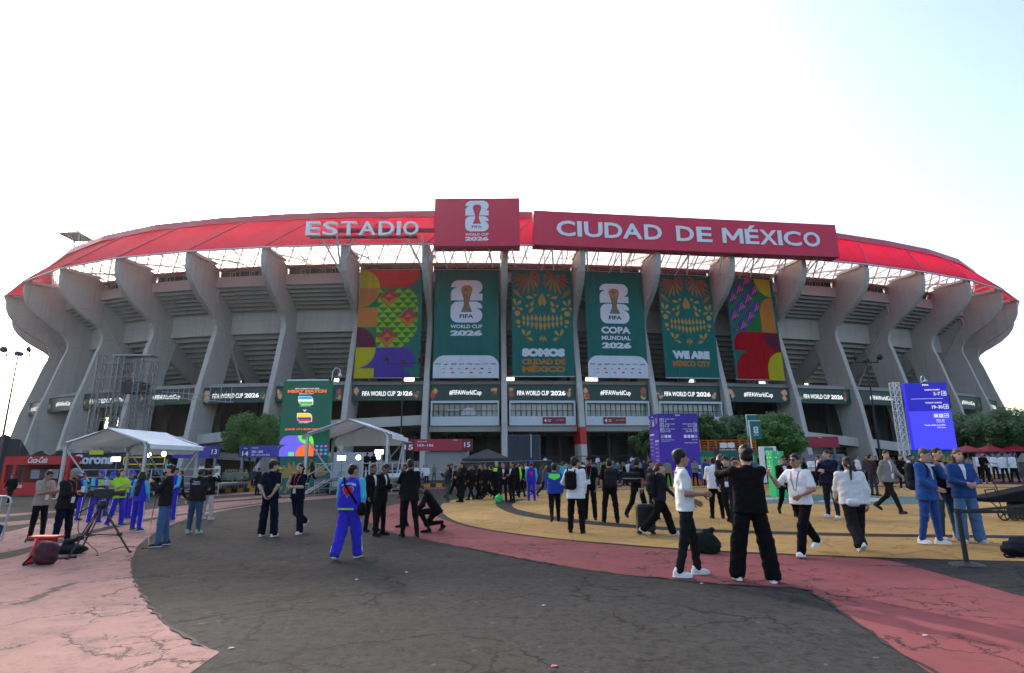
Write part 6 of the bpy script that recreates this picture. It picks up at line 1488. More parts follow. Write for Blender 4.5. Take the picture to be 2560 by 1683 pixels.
def drape(ctx, name, polys, col, back=False, off=.006, sub=.03):
    """cloth patch laid on the shirt (front or back), x-z polygons in body coordinates"""
    V, F = [], []; s = 1 if back else -1
    for pl_ in polys:
        n0 = len(V); xs = [p[0] for p in pl_]; zs = [p[1] for p in pl_]
        nx = max(1, int((max(xs)-min(xs))/sub)); nz = max(1, int((max(zs)-min(zs))/sub))
        if len(pl_) == 4:
            a, b_, c, d = pl_; k = {}
            for i in range(nx+1):
                for j in range(nz+1):
                    u, v = i/nx, j/nz; x = (a[0]*(1-u)+b_[0]*u)*(1-v)+(d[0]*(1-u)+c[0]*u)*v; z = (a[1]*(1-u)+b_[1]*u)*(1-v)+(d[1]*(1-u)+c[1]*u)*v
                    k[i, j] = len(V); V.append((x, z))
            F += [(k[i, j], k[i+1, j], k[i+1, j+1], k[i, j+1]) for i in range(nx) for j in range(nz)]
        else:
            V += list(pl_); F += [tuple(n0+q for q in t) for t in tessellate_polygon([[Vector((p[0], p[1], 0)) for p in pl_]])]
    out = []; last = .12*s
    for x, z in V:
        o = ctx['U'](x, s*.6, z); d = ctx['Ml'] @ Vector((0, -s, 0)); hit = ctx['bvh'].ray_cast(o, d, 1.2)
        if hit[0] is not None: out.append(hit[0]-d*off)
        else: out.append(ctx['U'](x, last, z))
    mb = MB(); mb.v = [tuple(p) for p in out]; mb.f = F
    return mb.build(name, cloth(col), ctx['shirt'])
def drape_text(ctx, s, x0, z0, w, h, col, back=True, arch=0):
    a, fs = text_mesh(s, .03, 0); lo, hi = a.min(0), a.max(0); V = []
    for p in a:
        u = (p[0]-lo[0])/(hi[0]-lo[0]); v = (p[1]-lo[1])/(hi[1]-lo[1]); x = x0+u*w; z = z0+v*h - arch*(2*u-1)**2
        V.append((-x if back else x, z))
    out = []; sg = 1 if back else -1
    for x, z in V:
        o = ctx['U'](x, sg*.6, z); d = ctx['Ml'] @ Vector((0, -sg, 0)); hit = ctx['bvh'].ray_cast(o, d, 1.2); out.append(hit[0]-d*.006 if hit[0] is not None else ctx['U'](x, .12*sg, z))
    mb = MB(); mb.v = [tuple(p) for p in out]; mb.f = fs; return mb.build('lettering', cloth(col), ctx['shirt'])
def lanyard(ctx, col):
    cs = [(.45, .03, .04), (.05, .25, .30), (.25, .35, .04)]
    for s in (-1, 1):
        pts = [(.075, 1.46), (.055, 1.32), (.03, 1.2), (.01, 1.13)]
        for q, (p, r) in enumerate(zip(pts[:-1], pts[1:])): drape(ctx, 'lanyard', [[(s*p[0]-.009, p[1]), (s*p[0]+.009, p[1]), (s*r[0]+.009, r[1]), (s*r[0]-.009, r[1])]], cs[q] if col == 'multi' else col, sub=.05)
    drape(ctx, 'badge', [rect(-.045, 1.0, .045, 1.13)], (.7, .72, .74), off=.012)
def worn(ctx, name, VQ, col, label, cat, group=None):
    """a thing carried or worn, standing on its own, in the wearer's place"""
    o = mesh_obj(name, VQ, cloth(col, .7), None); o.location = ctx['P']; o.rotation_euler = (0, 0, ctx['rz']); o.scale = (ctx['sc'],)*3
    return tag(o, label, cat, group)
def rbox(c, hx, hy, hz, r):
    """rounded box made of four heavy edges"""
    x, y, z = c; return [('c', (x-hx+r, y, z-hz+r), (x-hx+r, y, z+hz-r), r, r), ('c', (x+hx-r, y, z-hz+r), (x+hx-r, y, z+hz-r), r, r), ('c', (x, y, z-hz+r), (x, y, z+hz-r), r*1.05, r*1.05), ('c', (x-hx+r, y, z+hz-r), (x+hx-r, y, z+hz-r), r, r), ('c', (x-hx+r, y, z-hz+r), (x+hx-r, y, z-hz+r), r, r), ('c', (x-hx+r, y, z), (x+hx-r, y, z), r, r)]
def backpack(ctx, col, label, dx=0, scale=1):
    c = ctx['U'](dx, .20, 1.22); b = worn(ctx, 'backpack', sdf_mesh(rbox(c, .155*scale, .09, .23*scale, .085), .02, .03, fold=(.004, 1)), col, label, 'backpack')
    for s in (-1, 1):
        m = MB(); m.path([ctx['U'](dx+s*.09, .13, 1.40), ctx['U'](dx+s*.095, .03, 1.505), ctx['U'](dx+s*.10, -.10, 1.42), ctx['U'](dx+s*.13, -.125, 1.25), ctx['U'](dx+s*.15, .02, 1.10)], .018, 6); m.build('strap', cloth(col, .7), b)
    m = MB(); m.obox(c+Vector((0, .09, -.06)), (.11*scale, 0, 0), (0, .03, 0), (0, 0, .10)); m.build('front_pocket', cloth(col, .7), b, bevel=.02)
    return b
def held(ctx, side, name, w, h, d, col, label, cat, emit_=False, up=.1):
    wp = ctx['A'][side][2]+ctx['A'][side][3]*.11+Vector((0, 0, .0)); m = MB(); m.obox(wp+Vector((0, -.02, .03)), (w/2, 0, 0), (0, d/2, 0), (0, 0, h/2))
    o = m.build(name, paint(col, .3), None, bevel=.004); o.location = ctx['P']; o.rotation_euler = (0, 0, ctx['rz']); o.scale = (ctx['sc'],)*3; return tag(o, label, cat)
# ================================================================ the people in the photograph
BLUE = (.026, .020, .42); CYAN = (.05, .38, .55); LIME = (.32, .58, .02); NAVY = (.004, .006, .016); WHT = (.62, .63, .66); BLK = (.0055, .0055, .0065); JEAN = (.035, .075, .16)
WSH = (.68, .69, .72); OLIVE = (.16, .18, .14)
def lod_of(py): return 0 if py > 1285 else 1 if py > 1238 else 2
# --- left: camera crew and volunteers
c = person(88, 1350, 'man in beige T-shirt and black trousers beside the red bag', 1.75, 78, 'phone', (.30, .245, .20), 'short', BLK, (.03, .03, .03), yaw=-5, lod=0, lany=(.5, .05, .03)); 
c = person(148, 1372, 'man in grey cap and dark jacket reading a phone', 1.76, 80, 'phone', (.012, .012, .014), 'long', NAVY, (.03, .03, .035), WHT, cap=(.16, .18, .24), lod=0, bulk=1.12, beard=True, lany=(.5, .05, .03))
held(c, 'R', 'phone', .08, .16, .012, (.6, .62, .66), 'white phone held by the man in the grey cap', 'phone')
def volunteer(px, py, label, rz, pose, h=1.7, front=LIME, **kw):
    cc = person(px, py, label, h, rz, pose, BLUE, 'long', BLUE, (.05, .05, .06), WHT, sleeve_col=CYAN, stripes=WHT, pw=1.35, lod=0, group='volunteers in blue tracksuits', **kw)
    if front: drape(cc, 'green_front', [rect(-.09, 1.0, .09, 1.43)], front)
    return cc
volunteer(232, 1309, 'volunteer in blue cap and lime front carrying a red pouch, facing right', 62, 'phone', 1.74, cap=(.04, .04, .42), bulk=1.1)
volunteer(192, 1302, 'volunteer with cyan sleeves partly hidden left of the tripod', 150, 'stand2', 1.66, front=None)
volunteer(270, 1292, 'volunteer in blue cap looking at a phone behind the lime shirt', 20, 'phone', 1.66, cap=(.04, .04, .5))
person(288, 1316, 'long-haired man in lime T-shirt and blue tracksuit trousers', 1.74, 70, 'gesture', LIME, 'short', BLUE, (.05, .05, .06), WHT, hair=(.03, .018, .012), hstyle='shag', stripes=WHT, pw=1.35, lod=0, skin='l')
volunteer(318, 1298, 'volunteer woman in blue cap behind the lime shirt man', -20, 'stand', 1.64, cap=(.04, .04, .5), hstyle='long')
c = volunteer(338, 1328, 'volunteer with very long black hair seen from behind', 172, 'stand2', 1.66, front=None, hstyle='long', fshape='verylong')
c = person(400, 1366, 'bearded reporter in black blazer and jeans holding a microphone', 1.80, -68, 'talk', (.012, .012, .014), 'long', (.05, .10, .20), (.03, .03, .035), WHT, skin='l', hair=(.022, .014, .01), suit=True, lod=0, pw=1.2, beard=True)
wp = c['A']['L'][2]+c['A']['L'][3]*.1; m = MB(); m.tube(wp-Vector((0, 0, .08)), wp+Vector((0, -.02, .10)), .016, n=8); m.obox(wp+Vector((0, -.025, .06)), (.03, 0, 0), (0, .03, 0), (0, 0, .03)); m.lathe(wp+Vector((0, -.02, .13)), [(.02, -.04), (.034, 0), (.02, .035)], 10)
o = m.build('microphone', paint((.015, .02, .04), .5)); o.location = c['P']; o.rotation_euler = (0, 0, c['rz']); o.scale = (c['sc'],)*3; tag(o, 'dark handheld microphone before the bearded reporter', 'microphone')
volunteer(425, 1302, 'volunteer with a raised arm behind the reporter', -10, 'wave', 1.76, front=None)
c = person(482, 1334, 'man in black printed shirt and jeans seen from behind', 1.72, 176, 'phone', (.012, .011, .013), 'short', (.03, .06, .12), (.35, .42, .3), skin='d', lod=0, bulk=1.22, pw=1.15)
drape_text(c, 'Frequency', -.10, 1.345, .2, .045, (.5, .52, .55)); drape_text(c, 'Management', -.12, 1.285, .24, .045, (.5, .52, .55))
person(516, 1300, 'person in black jacket and pale trousers taking a photo', 1.70, 165, 'photo', BLK, 'long', (.38, .34, .31), (.4, .4, .42), lod=0)
person(447, 1262, 'person in dark clothes striding left behind the printed shirt', 1.70, -80, 'walk', (.02, .018, .02), 'long', BLK, BLK, lod=1)
# --- centre left
c = person(668, 1342, 'man in dark navy with hands clasped behind his back', 1.86, 172, 'behind', NAVY, 'short', NAVY, WHT, WHT, skin='l', hair=(.02, .012, .008), hstyle='thick', lod=0, pw=1.75, yaw=-40)
c = person(737, 1336, 'man in dark navy polo holding his chin', 1.78, -22, 'chin', NAVY, 'short', NAVY, WHT, WHT, skin='l', hair=(.02, .013, .009), hstyle='shag', lod=0, pw=1.6, lany=(.5, .06, .05))
c = person(695, 1243, 'worker in yellow hi-vis vest and helmet', 1.72, 120, 'stand', (.62, .60, .03), 'none', (.10, .18, .28), (.05, .04, .03), cap=(.45, .65, .02), lod=1)
drape(c, 'orange_band', [rect(-.16, 1.08, .16, 1.14)], (.75, .14, .03)); drape(c, 'orange_band', [rect(-.16, 1.08, .16, 1.14)], (.75, .14, .03), True)
person(642, 1238, 'person in navy suit left of the hi-vis worker', 1.76, 160, 'stand', NAVY, 'long', NAVY, BLK, lod=2)
c = person(868, 1397, 'volunteer in blue jacket with red heart walking away', 1.72, 170, 'stroll', BLUE, 'long', BLUE, (.05, .05, .055), WHT, sleeve_col=CYAN, stripes=WHT, pw=1.85, bulk=1.36, lod=0, hem=.90, tight=1.1, yaw=-25)
H2 = [(0.0, -.105), (.10, .02), (.105, .06), (.07, .095), (.03, .09), (0, .055), (-.03, .09), (-.07, .095), (-.105, .06), (-.10, .02)]
drape(c, 'heart_rim', [[(x*1.12, 1.235+z*1.1) for x, z in H2]], CYAN, True, .005); drape(c, 'heart', [[(x, 1.235+z) for x, z in H2]], (.62, .015, .02), True, .010); drape(c, 'heart_mark', [[(-.07, 1.26), (-.02, 1.225), (0, 1.245), (.02, 1.225), (.07, 1.26), (0, 1.19)]], (.10, .012, .03), True, .013)
drape_text(c, 'VOLUNTEER', -.15, 1.365, .30, .042, WHT, True, .035)
drape(c, 'lime_hem', [rect(-.15, .902, .18, .935)], LIME, True, .008)
m = MB(); m.path([c['U'](.14, .06, 1.49), c['U'](.06, .17, 1.36), c['U'](-.08, .19, 1.20), c['U'](-.20, .14, 1.02)], .02, 6); m.path([c['U'](.14, .06, 1.49), c['U'](.05, -.14, 1.36), c['U'](-.12, -.17, 1.15), c['U'](-.24, .0, .98)], .02, 6)
VB = sdf_mesh(rbox(c['U'](-.27, .06, .92), .07, .1, .11, .065), .018, .03); bg = worn(c, 'shoulder_bag', VB, BLK, 'black shoulder bag at the hip of the heart jacket volunteer', 'bag'); m.build('strap', cloth(BLK), bg)
c = person(948, 1340, 'man in black suit looking at his phone', 1.74, 72, 'phone', BLK, 'long', BLK, BLK, skin='d', suit=True, lod=0, hem=.80)
held(c, 'L', 'phone', .075, .15, .012, (.3, .33, .4), 'lit phone held by the left man in black suit', 'phone')
person(926, 1329, 'man in black suit half hidden behind the one with the phone', 1.72, 60, 'stand', BLK, 'long', BLK, BLK, skin='d', suit=True, lod=0, hem=.80)
person(1022, 1343, 'tall man in black suit seen from behind, hand at his mouth', 1.82, -150, 'face', BLK, 'long', BLK, BLK, skin='d', suit=True, lod=0, hem=.80)
person(1008, 1318, 'man in black suit hidden behind the tall one', 1.72, -90, 'stand', BLK, 'long', BLK, BLK, skin='d', suit=True, lod=1, hem=.80)
person(1090, 1330, 'man in black suit crouching over a bag', 1.74, -80, 'crouch', BLK, 'long', BLK, BLK, skin='d', suit=True, lod=0, hem=.82)
# --- line of men in black before the fence
line = [(1117, 1257, -70, 'talk', (.03, .03, .032), 'bearded man with grey trousers at the left end of the dark line', (.05, .05, .055), (.1, .1, .13)), (1136, 1251, 80, 'walk', BLK, '', BLK, BLK), (1152, 1256, -60, 'clasp', BLK, 'woman in black skirt near the left end of the dark line', BLK, BLK), (1168, 1250, 90, 'walk2', BLK, '', BLK, BLK), (1186, 1251, -90, 'walk', BLK, '', BLK, BLK), (1197, 1249, 85, 'stand', BLK, '', BLK, BLK), (1207, 1246, -85, 'walk2', BLK, '', BLK, BLK), (1217, 1248, -90, 'walk', BLK, '', BLK, BLK), (1229, 1247, 95, 'walk2', BLK, '', BLK, BLK),
        (1258, 1257, 10, 'clasp', NAVY, 'man in dark suit and tie behind the green bag', BLK, BLK), (1279, 1257, -35, 'gesture', BLK, 'man in black suit pointing, right of the green bag', BLK, BLK), (1298, 1243, 70, 'walk', BLK, '', BLK, BLK), (1309, 1241, -90, 'walk2', BLK, '', BLK, BLK)]
for x, y, rz, po, tp, lb, pn, sh in line:
    person(x, y, lb or 'man in black walking in the dark line before the black fence', 1.66+.12*random.random(), rz, po, tp, 'long', pn, sh, skin=random.choice('mmd'), suit='suit' in lb, lod=1 if lb else 2, skirt='skirt' in lb, hstyle='short', group='' if lb else 'men in black before the fence', lany=None)
c = person(1241, 1247, 'bald man with hi-vis back panel in the dark line', 1.80, 150, 'stand', BLK, 'long', BLK, BLK, hstyle='bald', skin='l', lod=1); drape(c, 'hi_vis_panel', [rect(-.11, 1.28, .11, 1.44)], (.35, .85, .03), True)
person(1291, 1244, 'person with bright hi-vis sleeve at the right of the dark line', 1.76, 170, 'stand', BLK, 'long', BLK, BLK, sleeve_col=(.35, .85, .03), lod=1)
P = gpt(1247, 1258); mesh = mesh_obj('plastic_bag', sdf_mesh([('e', (0, 0, .17), (.19, .13, .18), None), ('c', (0, 0, .28), (.02, 0, .42), .05, .02)], .02, .05, fold=(.012, 2)), paint((.02, .45, .09), .35), None); mesh.location = P; tag(mesh, 'bright green plastic bag on the yellow paving', 'bag')
c = person(1329, 1254, 'volunteer in blue cap and tracksuit with red heart', 1.72, 178, 'stand', BLUE, 'long', BLUE, (.05, .05, .06), WHT, cap=(.04, .05, .5), sleeve_col=CYAN, stripes=WHT, lod=1, bulk=1.1, pw=1.2); drape(c, 'heart', [[(x*.9, 1.24+z*.9) for x, z in H2]], (.62, .015, .02), True, .012)
person(1362, 1243, 'person in grey jacket walking left of the lime jacket', 1.68, 95, 'walk', (.05, .055, .07), 'long', BLK, BLK, lod=1)
# --- centre right
c = person(1388, 1307, 'person in lime and blue jacket walking away', 1.70, 178, 'walk2', (.012, .045, .30), 'long', BLK, BLK, lod=0, bulk=1.15, hair=(.01, .008, .008), hstyle='thick', hem=.88); drape(c, 'lime_yoke', [[(-.17, 1.335), (.17, 1.335), (.165, 1.445), (-.165, 1.445)], [(-.012, 1.265), (.012, 1.265), (.168, 1.337), (-.168, 1.337)]], (.12, .80, .06), True, .012, .02); drape_text(c, 'CENTRAL', -.075, 1.37, .15, .03, (.02, .10, .35)); drape(c, 'lime_yoke', [[(-.17, 1.335), (.17, 1.335), (.165, 1.445), (-.165, 1.445)], [(-.012, 1.265), (.012, 1.265), (.168, 1.337), (-.168, 1.337)]], (.12, .80, .06), False, .012, .02)
person(1412, 1232, 'person in cyan and lime top behind the lime jacket', 1.74, 160, 'stand', (.03, .35, .50), 'short', BLK, BLK, lod=2)
c = person(1442, 1333, 'person in white smock with black sling bag, hand on hip', 1.78, 165, 'hip', (.64, .65, .70), 'long', BLK, BLK, lod=0, hair=(.01, .008, .008), hstyle='thick', bulk=1.12, hem=.80, pw=1.25, yaw=-40); backpack(c, BLK, 'black sling bag on the white smock', .08, .9)
c = person(1477, 1300, 'man in black cap and lanyard facing the camera', 1.80, -15, 'stand', BLK, 'short', BLK, BLK, skin='d', cap=BLK, lod=0, lany='multi', pw=1.2)
c = person(1528, 1308, 'man in black with square backpack, centre of the yellow disc', 1.74, 182, 'stand2', BLK, 'short', BLK, BLK, lod=0, skin='m', pw=1.25, bulk=1.08, hair=(.012, .01, .009)); backpack(c, (.014, .014, .016), 'black square backpack with grey band, centre of the yellow disc', 0, 1.1)
c = person(1597, 1298, 'man in black carrying a large box backpack', 1.80, 140, 'walk2', BLK, 'short', BLK, BLK, lod=0, pw=1.2, cap=None, hstyle='thick'); m = MB(); cc = c['U'](0, .30, 1.24); m.obox(cc, (.20, 0, 0), (0, .17, 0), (0, 0, .15)); o = m.build('box_bag', cloth((.014, .014, .016), .7), bevel=.03); o.location = c['P']; o.rotation_euler = (0, 0, c['rz']); tag(o, 'black cube delivery bag on a man\'s back', 'bag')
m = MB(); m.obox(cc+Vector((0, .01, -.03)), (.206, 0, 0), (0, .176, 0), (0, 0, .012)); m.build('grey_band', cloth((.3, .3, .3)), o); o2 = c
c = person(1655, 1341, 'woman with red ponytail walking right pulling a suitcase', 1.66, 88, 'walk', (.012, .014, .022), 'long', BLK, (.5, .45, .48), WHT, skin='l', hair=(.10, .028, .015), hstyle='pony', lod=0, pw=1.75, bulk=1.12); backpack(c, (.013, .013, .015), 'big black backpack on the red-haired woman', 0, 1.15)
person(1634, 1300, 'person with short dark hair half hidden behind the red-haired woman', 1.68, 70, 'stand', (.02, .02, .025), 'long', BLK, BLK, lod=1)
c = person(1725, 1441, 'young man in white polo shirt and black trousers facing right', 1.82, 82, 'ready', (.66, .66, .64), 'short', (.014, .013, .014), (.7, .7, .7), (.72, .72, .72), skin='m', hair=(.014, .010, .009), hstyle='thick', lod=0, pw=1.05, hem=.90, yaw=6)
drape(c, 'collar_ribbon', [rect(-.05, 1.44, .05, 1.465)], (.35, .03, .05), True, .02)
c = person(1893, 1455, 'man in black tracksuit seen from behind taking a photo', 1.84, 172, 'photo', (.008, .007, .0075), 'long', (.007, .0065, .007), (.7, .7, .7), (.72, .72, .72), skin='l', hair=(.014, .009, .008), hstyle='curly', lod=0, pw=2.0, bulk=1.12, hem=.88)
held(c, 'L', 'phone', .078, .16, .012, (.02, .02, .022), 'black phone raised by the man in black tracksuit', 'phone')
c = person(1795, 1297, 'man in white shirt and black trousers seen from behind', 1.74, 176, 'phone', (.66, .67, .71), 'long', BLK, BLK, skin='d', lod=0, bulk=1.18, pw=1.05, hem=.84)
c = person(1828, 1313, 'man in black jacket walking left of the photo taker', 1.78, -30, 'walk', (.014, .015, .02), 'long', (.012, .013, .018), BLK, skin='l', hair=(.012, .01, .009), lod=0, hstyle='thick', lany=(.3, .05, .05))
person(1850, 1306, 'second man in black close behind the walking one', 1.76, -35, 'walk2', BLK, 'long', BLK, BLK, lod=0, hstyle='thick')
c = person(1972, 1291, 'man in dark suit and sunglasses beside the green totem', 1.78, -8, 'walk', BLK, 'long', BLK, BLK, skin='m', suit=True, lod=0, glasses=True, lany='multi', hem=.80)
c = person(2018, 1388, 'man in white T-shirt and sunglasses striding left, arm raised', 1.80, -58, 'stride', (.72, .72, .74), 'short', BLK, (.72, .73, .76), (.74, .74, .76), skin='m', hair=(.012, .010, .009), lod=0, glasses=True, lany='multi', pw=1.35, hem=.90)
person(2085, 1295, 'man in navy jacket with crossed arms and white shoes', 1.86, -60, 'cross', (.008, .010, .026), 'long', (.014, .018, .04), (.68, .69, .7), (.7, .7, .7), skin='l', lod=0, bulk=1.25, yaw=-15)
c = person(2150, 1383, 'woman in white top walking away with dark ponytail', 1.72, 168, 'walk2', (.62, .61, .60), 'long', (.012, .012, .014), (.68, .66, .64), skin='m', hair=(.012, .009, .008), hstyle='pony', lod=0, bulk=1.18, pw=1.75, hem=.90)
VB = sdf_mesh(rbox(c['U'](.05, .15, .93), .10, .05, .06, .05), .016, .03); worn(c, 'hip_bag', VB, (.62, .60, .64), 'pale hip bag on the woman in the white top', 'bag')
c = person(2232, 1284, 'man in grey cardigan and lanyard walking towards the right', 1.90, 22, 'walk2', (.20, .20, .195), 'long', (.012, .012, .014), (.02, .02, .025), skin='l', hair=(.02, .014, .011), lod=0, lany='multi', yaw=-25, suit=True, hem=.90)
c = person(2338, 1362, 'man in blue suit hiding his face with a hand', 1.80, 28, 'face', (.016, .065, .25), 'long', (.016, .055, .22), (.68, .68, .7), (.7, .7, .7), skin='l', hair=(.08, .07, .065), lod=0, bulk=1.15, suit=True, hem=.80); backpack(c, (.016, .02, .024), 'black backpack on the man in the blue suit', 0, 1.1)
c = person(2378, 1352, 'man in black vest and lanyard beside the blue suit', 1.80, 12, 'stand', (.008, .009, .018), 'long', (.035, .075, .13), (.4, .37, .33), skin='l', hair=(.02, .014, .011), lod=0, suit=True, lany='multi', hem=.88)
c = person(2432, 1358, 'woman in blue blazer and wide jeans with clasped hands', 1.76, -8, 'clasp', (.014, .05, .18), 'long', (.06, .14, .27), (.5, .5, .52), skin='l', hair=(.12, .065, .035), hstyle='long', lod=0, suit=True, hem=.84, pw=1.9)
# --- guards in white, soldiers in grey-green and staff in the background
def guard(px, py, label, rz=0, pose='stand', **kw): person(px, py, label, 1.72, rz, pose, WSH, 'long', BLK, BLK, cap=(.02, .03, .28), lod=2, group='guards in white shirts', **kw)
for x, y, lb, rz in ((536, 1235, 'guard in white shirt standing alone near the orange cone', 20), (1058, 1201, 'guard in white shirt, leftmost before the grey gate wall', 10), (1066, 1216, 'guard in white shirt, nearest of those before the grey gate wall', -10), (1092, 1199, 'guard in white shirt, rightmost before the grey gate wall', 20), (1040, 1207, 'guard in white shirt behind the tall man in black suit', 15), (1315, 1222, 'guard in white shirt left of the heart tracksuit', 160), (1575, 1213, 'guard in white shirt between the two backpack men', 175), (1628, 1212, 'guard in white shirt at the left foot of the purple tower', 100), (2034, 1213, 'guard in white shirt behind the man in navy', -40), (2453, 1198, 'man in white shirt, leftmost by the red parasols', 30), (2475, 1203, 'man in white shirt walking below the middle parasol', 80), (2493, 1199, 'man in white shirt behind the white counter', 0), (2517, 1207, 'man in white shirt, left one of the pair at the right edge', 170), (2541, 1207, 'man in white shirt, right one of the pair at the right edge', 185)): guard(x, y, lb, rz, random.choice(['stand', 'stand2', 'clasp']))
for x, lb in ((1363, 'guard in white shirt above the right end of the black fence'), (1494, 'guard in white shirt on the landing right of the red painted fin'), (1580, 'guard in white shirt high on the landing near the trees')):
    p = at(x, 1150, 75.2); guard(0, 0, lb, 0, 'stand', pos=(p.x, 75.2, .86))
for i, x in enumerate((560, 566, 573, 580, 587, 595, 602, 610)): person(x, 1224+(i % 3)*2, 'soldier in grey-green shirt in the row behind the orange cone', 1.70, 10+7*i, ['stand', 'clasp', 'stand2'][i % 3], OLIVE, 'long', (.03, .035, .03), BLK, cap=(.06, .07, .05), lod=2, group='soldiers left of the match screen')
for i, (x, y) in enumerate(((1417, 1196), (1426, 1205), (1437, 1199), (1462, 1203), (1506, 1201), (1520, 1197), (1548, 1202), (1561, 1207), (1588, 1198), (1604, 1203), (1612, 1199))): person(x, y, 'soldier in grey-green shirt in the far crowd before the landing', 1.70, 160+12*i, ['stand', 'clasp', 'stand2', 'walk'][i % 4], OLIVE, 'long', (.02, .022, .02), BLK, lod=2, group='soldiers in the far crowd')
person(1672, 1217, 'soldier in grey-green shirt at the tower\'s green corner', 1.76, 178, 'stand', OLIVE, 'short', BLK, BLK, lod=1); person(1740, 1215, 'soldier in grey-green shirt before the tower\'s right side', 1.76, 10, 'phone', OLIVE, 'short', BLK, BLK, lod=1); person(1707, 1214, 'man in black before the purple tower', 1.74, 175, 'stand', BLK, 'long', BLK, BLK, lod=2)
person(1497, 1217, 'person with lime striped sleeves walking before the landing', 1.74, 30, 'walk', BLK, 'long', BLK, BLK, sleeve_col=(.3, .8, .05), lod=1); person(1512, 1212, 'man in black right of the lime striped sleeves', 1.72, 10, 'stand', BLK, 'long', BLK, BLK, lod=2)
for i, (x, y) in enumerate(((1085, 1204), (1120, 1206))): person(x, y, ['soldier in grey uniform between guards at the gate wall', 'soldier in grey uniform right of the gate guards'][i], 1.76, 0, 'clasp', OLIVE, 'long', (.05, .055, .05), BLK, cap=(.05, .06, .05), lod=2)
bg = [(20, 1262, 'person in black at the left edge under the red stall', BLK, BLK), (112, 1262, 'man in black behind the beige T-shirt', BLK, BLK), (170, 1255, 'person in black behind the grey cap man', BLK, BLK), (385, 1240, 'dark figure seen past the reporter', BLK, BLK), (1768, 1215, 'person in blue at the booth corner', (.02, .05, .2), BLK), (1812, 1225, 'person in dark cap before the green booth', BLK, BLK), (1880, 1230, 'dark-haired person right beside the photo taker\'s phone', BLK, BLK), (2000, 1222, 'person in hi-vis vest behind the white T-shirt man', (.35, .6, .05), BLK), (2052, 1215, 'person in dark top behind the white T-shirt man', (.02, .03, .03), BLK), (2118, 1212, 'person in black with badge behind the navy jacket', BLK, BLK), (2175, 1218, 'person in black and white top behind the white-top woman', (.05, .05, .05), BLK), (2188, 1240, 'woman in dark top walking left of the grey cardigan', (.03, .022, .025), (.04, .04, .045)), (2262, 1225, 'person in black and lime right of the grey cardigan', BLK, BLK), (2290, 1218, 'person in dark red top behind the blue suit', (.06, .02, .025), BLK), (2325, 1212, 'tall man in dark glasses behind the blue suit', (.3, .35, .4), BLK), (2468, 1210, 'man in black shirt walking below the parasols', BLK, BLK), (2150, 1208, 'person in white top far behind the white-top woman', WSH, BLK), (1015, 1206, 'dark seated-looking figure left of the tall suit', (.015, .02, .04), BLK)]
for i, (x, y, lb, tp, pn) in enumerate(bg): person(x, y, lb, 1.68+.1*random.random(), random.uniform(-180, 180), random.choice(['stand', 'stand2', 'walk', 'clasp']), tp, 'long', pn, BLK if i % 3 else (.5, .5, .52), lod=2 if y < 1250 else 1, skin=random.choice('lmd'), hair=random.choice([(.012, .01, .009), (.03, .02, .014)]))
# deep crowd before the stadium landing and along the kerbs
crowd_cols = [BLK, BLK, OLIVE, (.04, .05, .07), (.10, .11, .12), WSH, (.02, .03, .08), (.06, .02, .02), (.03, .10, .16)]
cnames = ['black', 'black', 'grey-green', 'slate', 'grey', 'white', 'navy', 'dark red', 'teal']
anch = [(1010, 'the tall man in black suit'), (1150, 'the dark line'), (1260, 'the green bag'), (1330, 'the heart tracksuit volunteer'), (1390, 'the lime and blue jacket'), (1445, 'the white smock'), (1530, 'the square backpack'), (1600, 'the box backpack'), (1660, 'the red-haired woman'), (1800, 'the white shirt man'), (1900, 'the photo taker'), (2020, 'the striding white T-shirt'), (2085, 'the navy jacket'), (2150, 'the white-top woman'), (2230, 'the grey cardigan'), (2330, 'the blue suit'), (490, 'the printed black shirt'), (620, 'the orange cone'), (700, 'the hi-vis worker')]
rc_ = random.Random(21); seen = {}
for k_, (x0, x1, n_) in enumerate(((1395, 1640, 30), (1325, 1400, 5), (1995, 2290, 15), (1765, 1900, 5), (560, 690, 6), (985, 1030, 3), (1105, 1330, 8))):
    for i in range(n_):
        x = x0 + (x1-x0)*(i+rc_.random())/n_; y = rc_.uniform(1192, 1222) if k_ != 6 else rc_.uniform(1232, 1240); ci = rc_.randrange(len(crowd_cols)) if k_ != 6 else 0; an = min(anch, key=lambda t: abs(t[0]-x)); side = 'left' if x < an[0] else 'right'
        lb = 'person in %s top in the far crowd, %s beyond %s' % (cnames[ci], side, an[1]); po = rc_.choice(['stand', 'stand2', 'walk', 'walk2', 'clasp', 'phone'])
        person(x, y, lb, rc_.uniform(1.60, 1.80), rc_.uniform(-180, 180), po, crowd_cols[ci], rc_.choice(['long', 'long', 'short']), rc_.choice([BLK, BLK, (.02, .025, .04), (.05, .05, .05)]), rc_.choice([BLK, (.4, .4, .42)]), skin=rc_.choice('lmmd'), lod=2, cap=rc_.choice([None, None, None, (.02, .03, .2), (.05, .06, .05)]), group='people in the far crowd')
# staff on the stages
for x, y, lb, Y, z in ((781, 1180, 'man in dark green jacket on the stage steps', 38.4, .62), (915, 1180, 'cameraman in dark clothes on the right stage', 41.0, .95), (932, 1185, 'second dark figure on the right stage', 42.0, .95)):
    p = at(x, 1170, Y); person(0, 0, lb, 1.72, -60 if x < 800 else 170, 'walk' if x < 800 else 'phone', (.012, .03, .025) if x < 800 else BLK, 'long', BLK, (.6, .6, .62) if x < 800 else BLK, lod=1, pos=(p.x, Y, gz(p.x)+z))
for x, lb in ((505, 'man in white shirt, left one on the left stage'), (545, 'man in white shirt, right one on the left stage')):
    p = at(x, 1165, 50); guard(0, 0, lb, 0, 'phone', pos=(p.x, 50, gz(p.x)+.55))
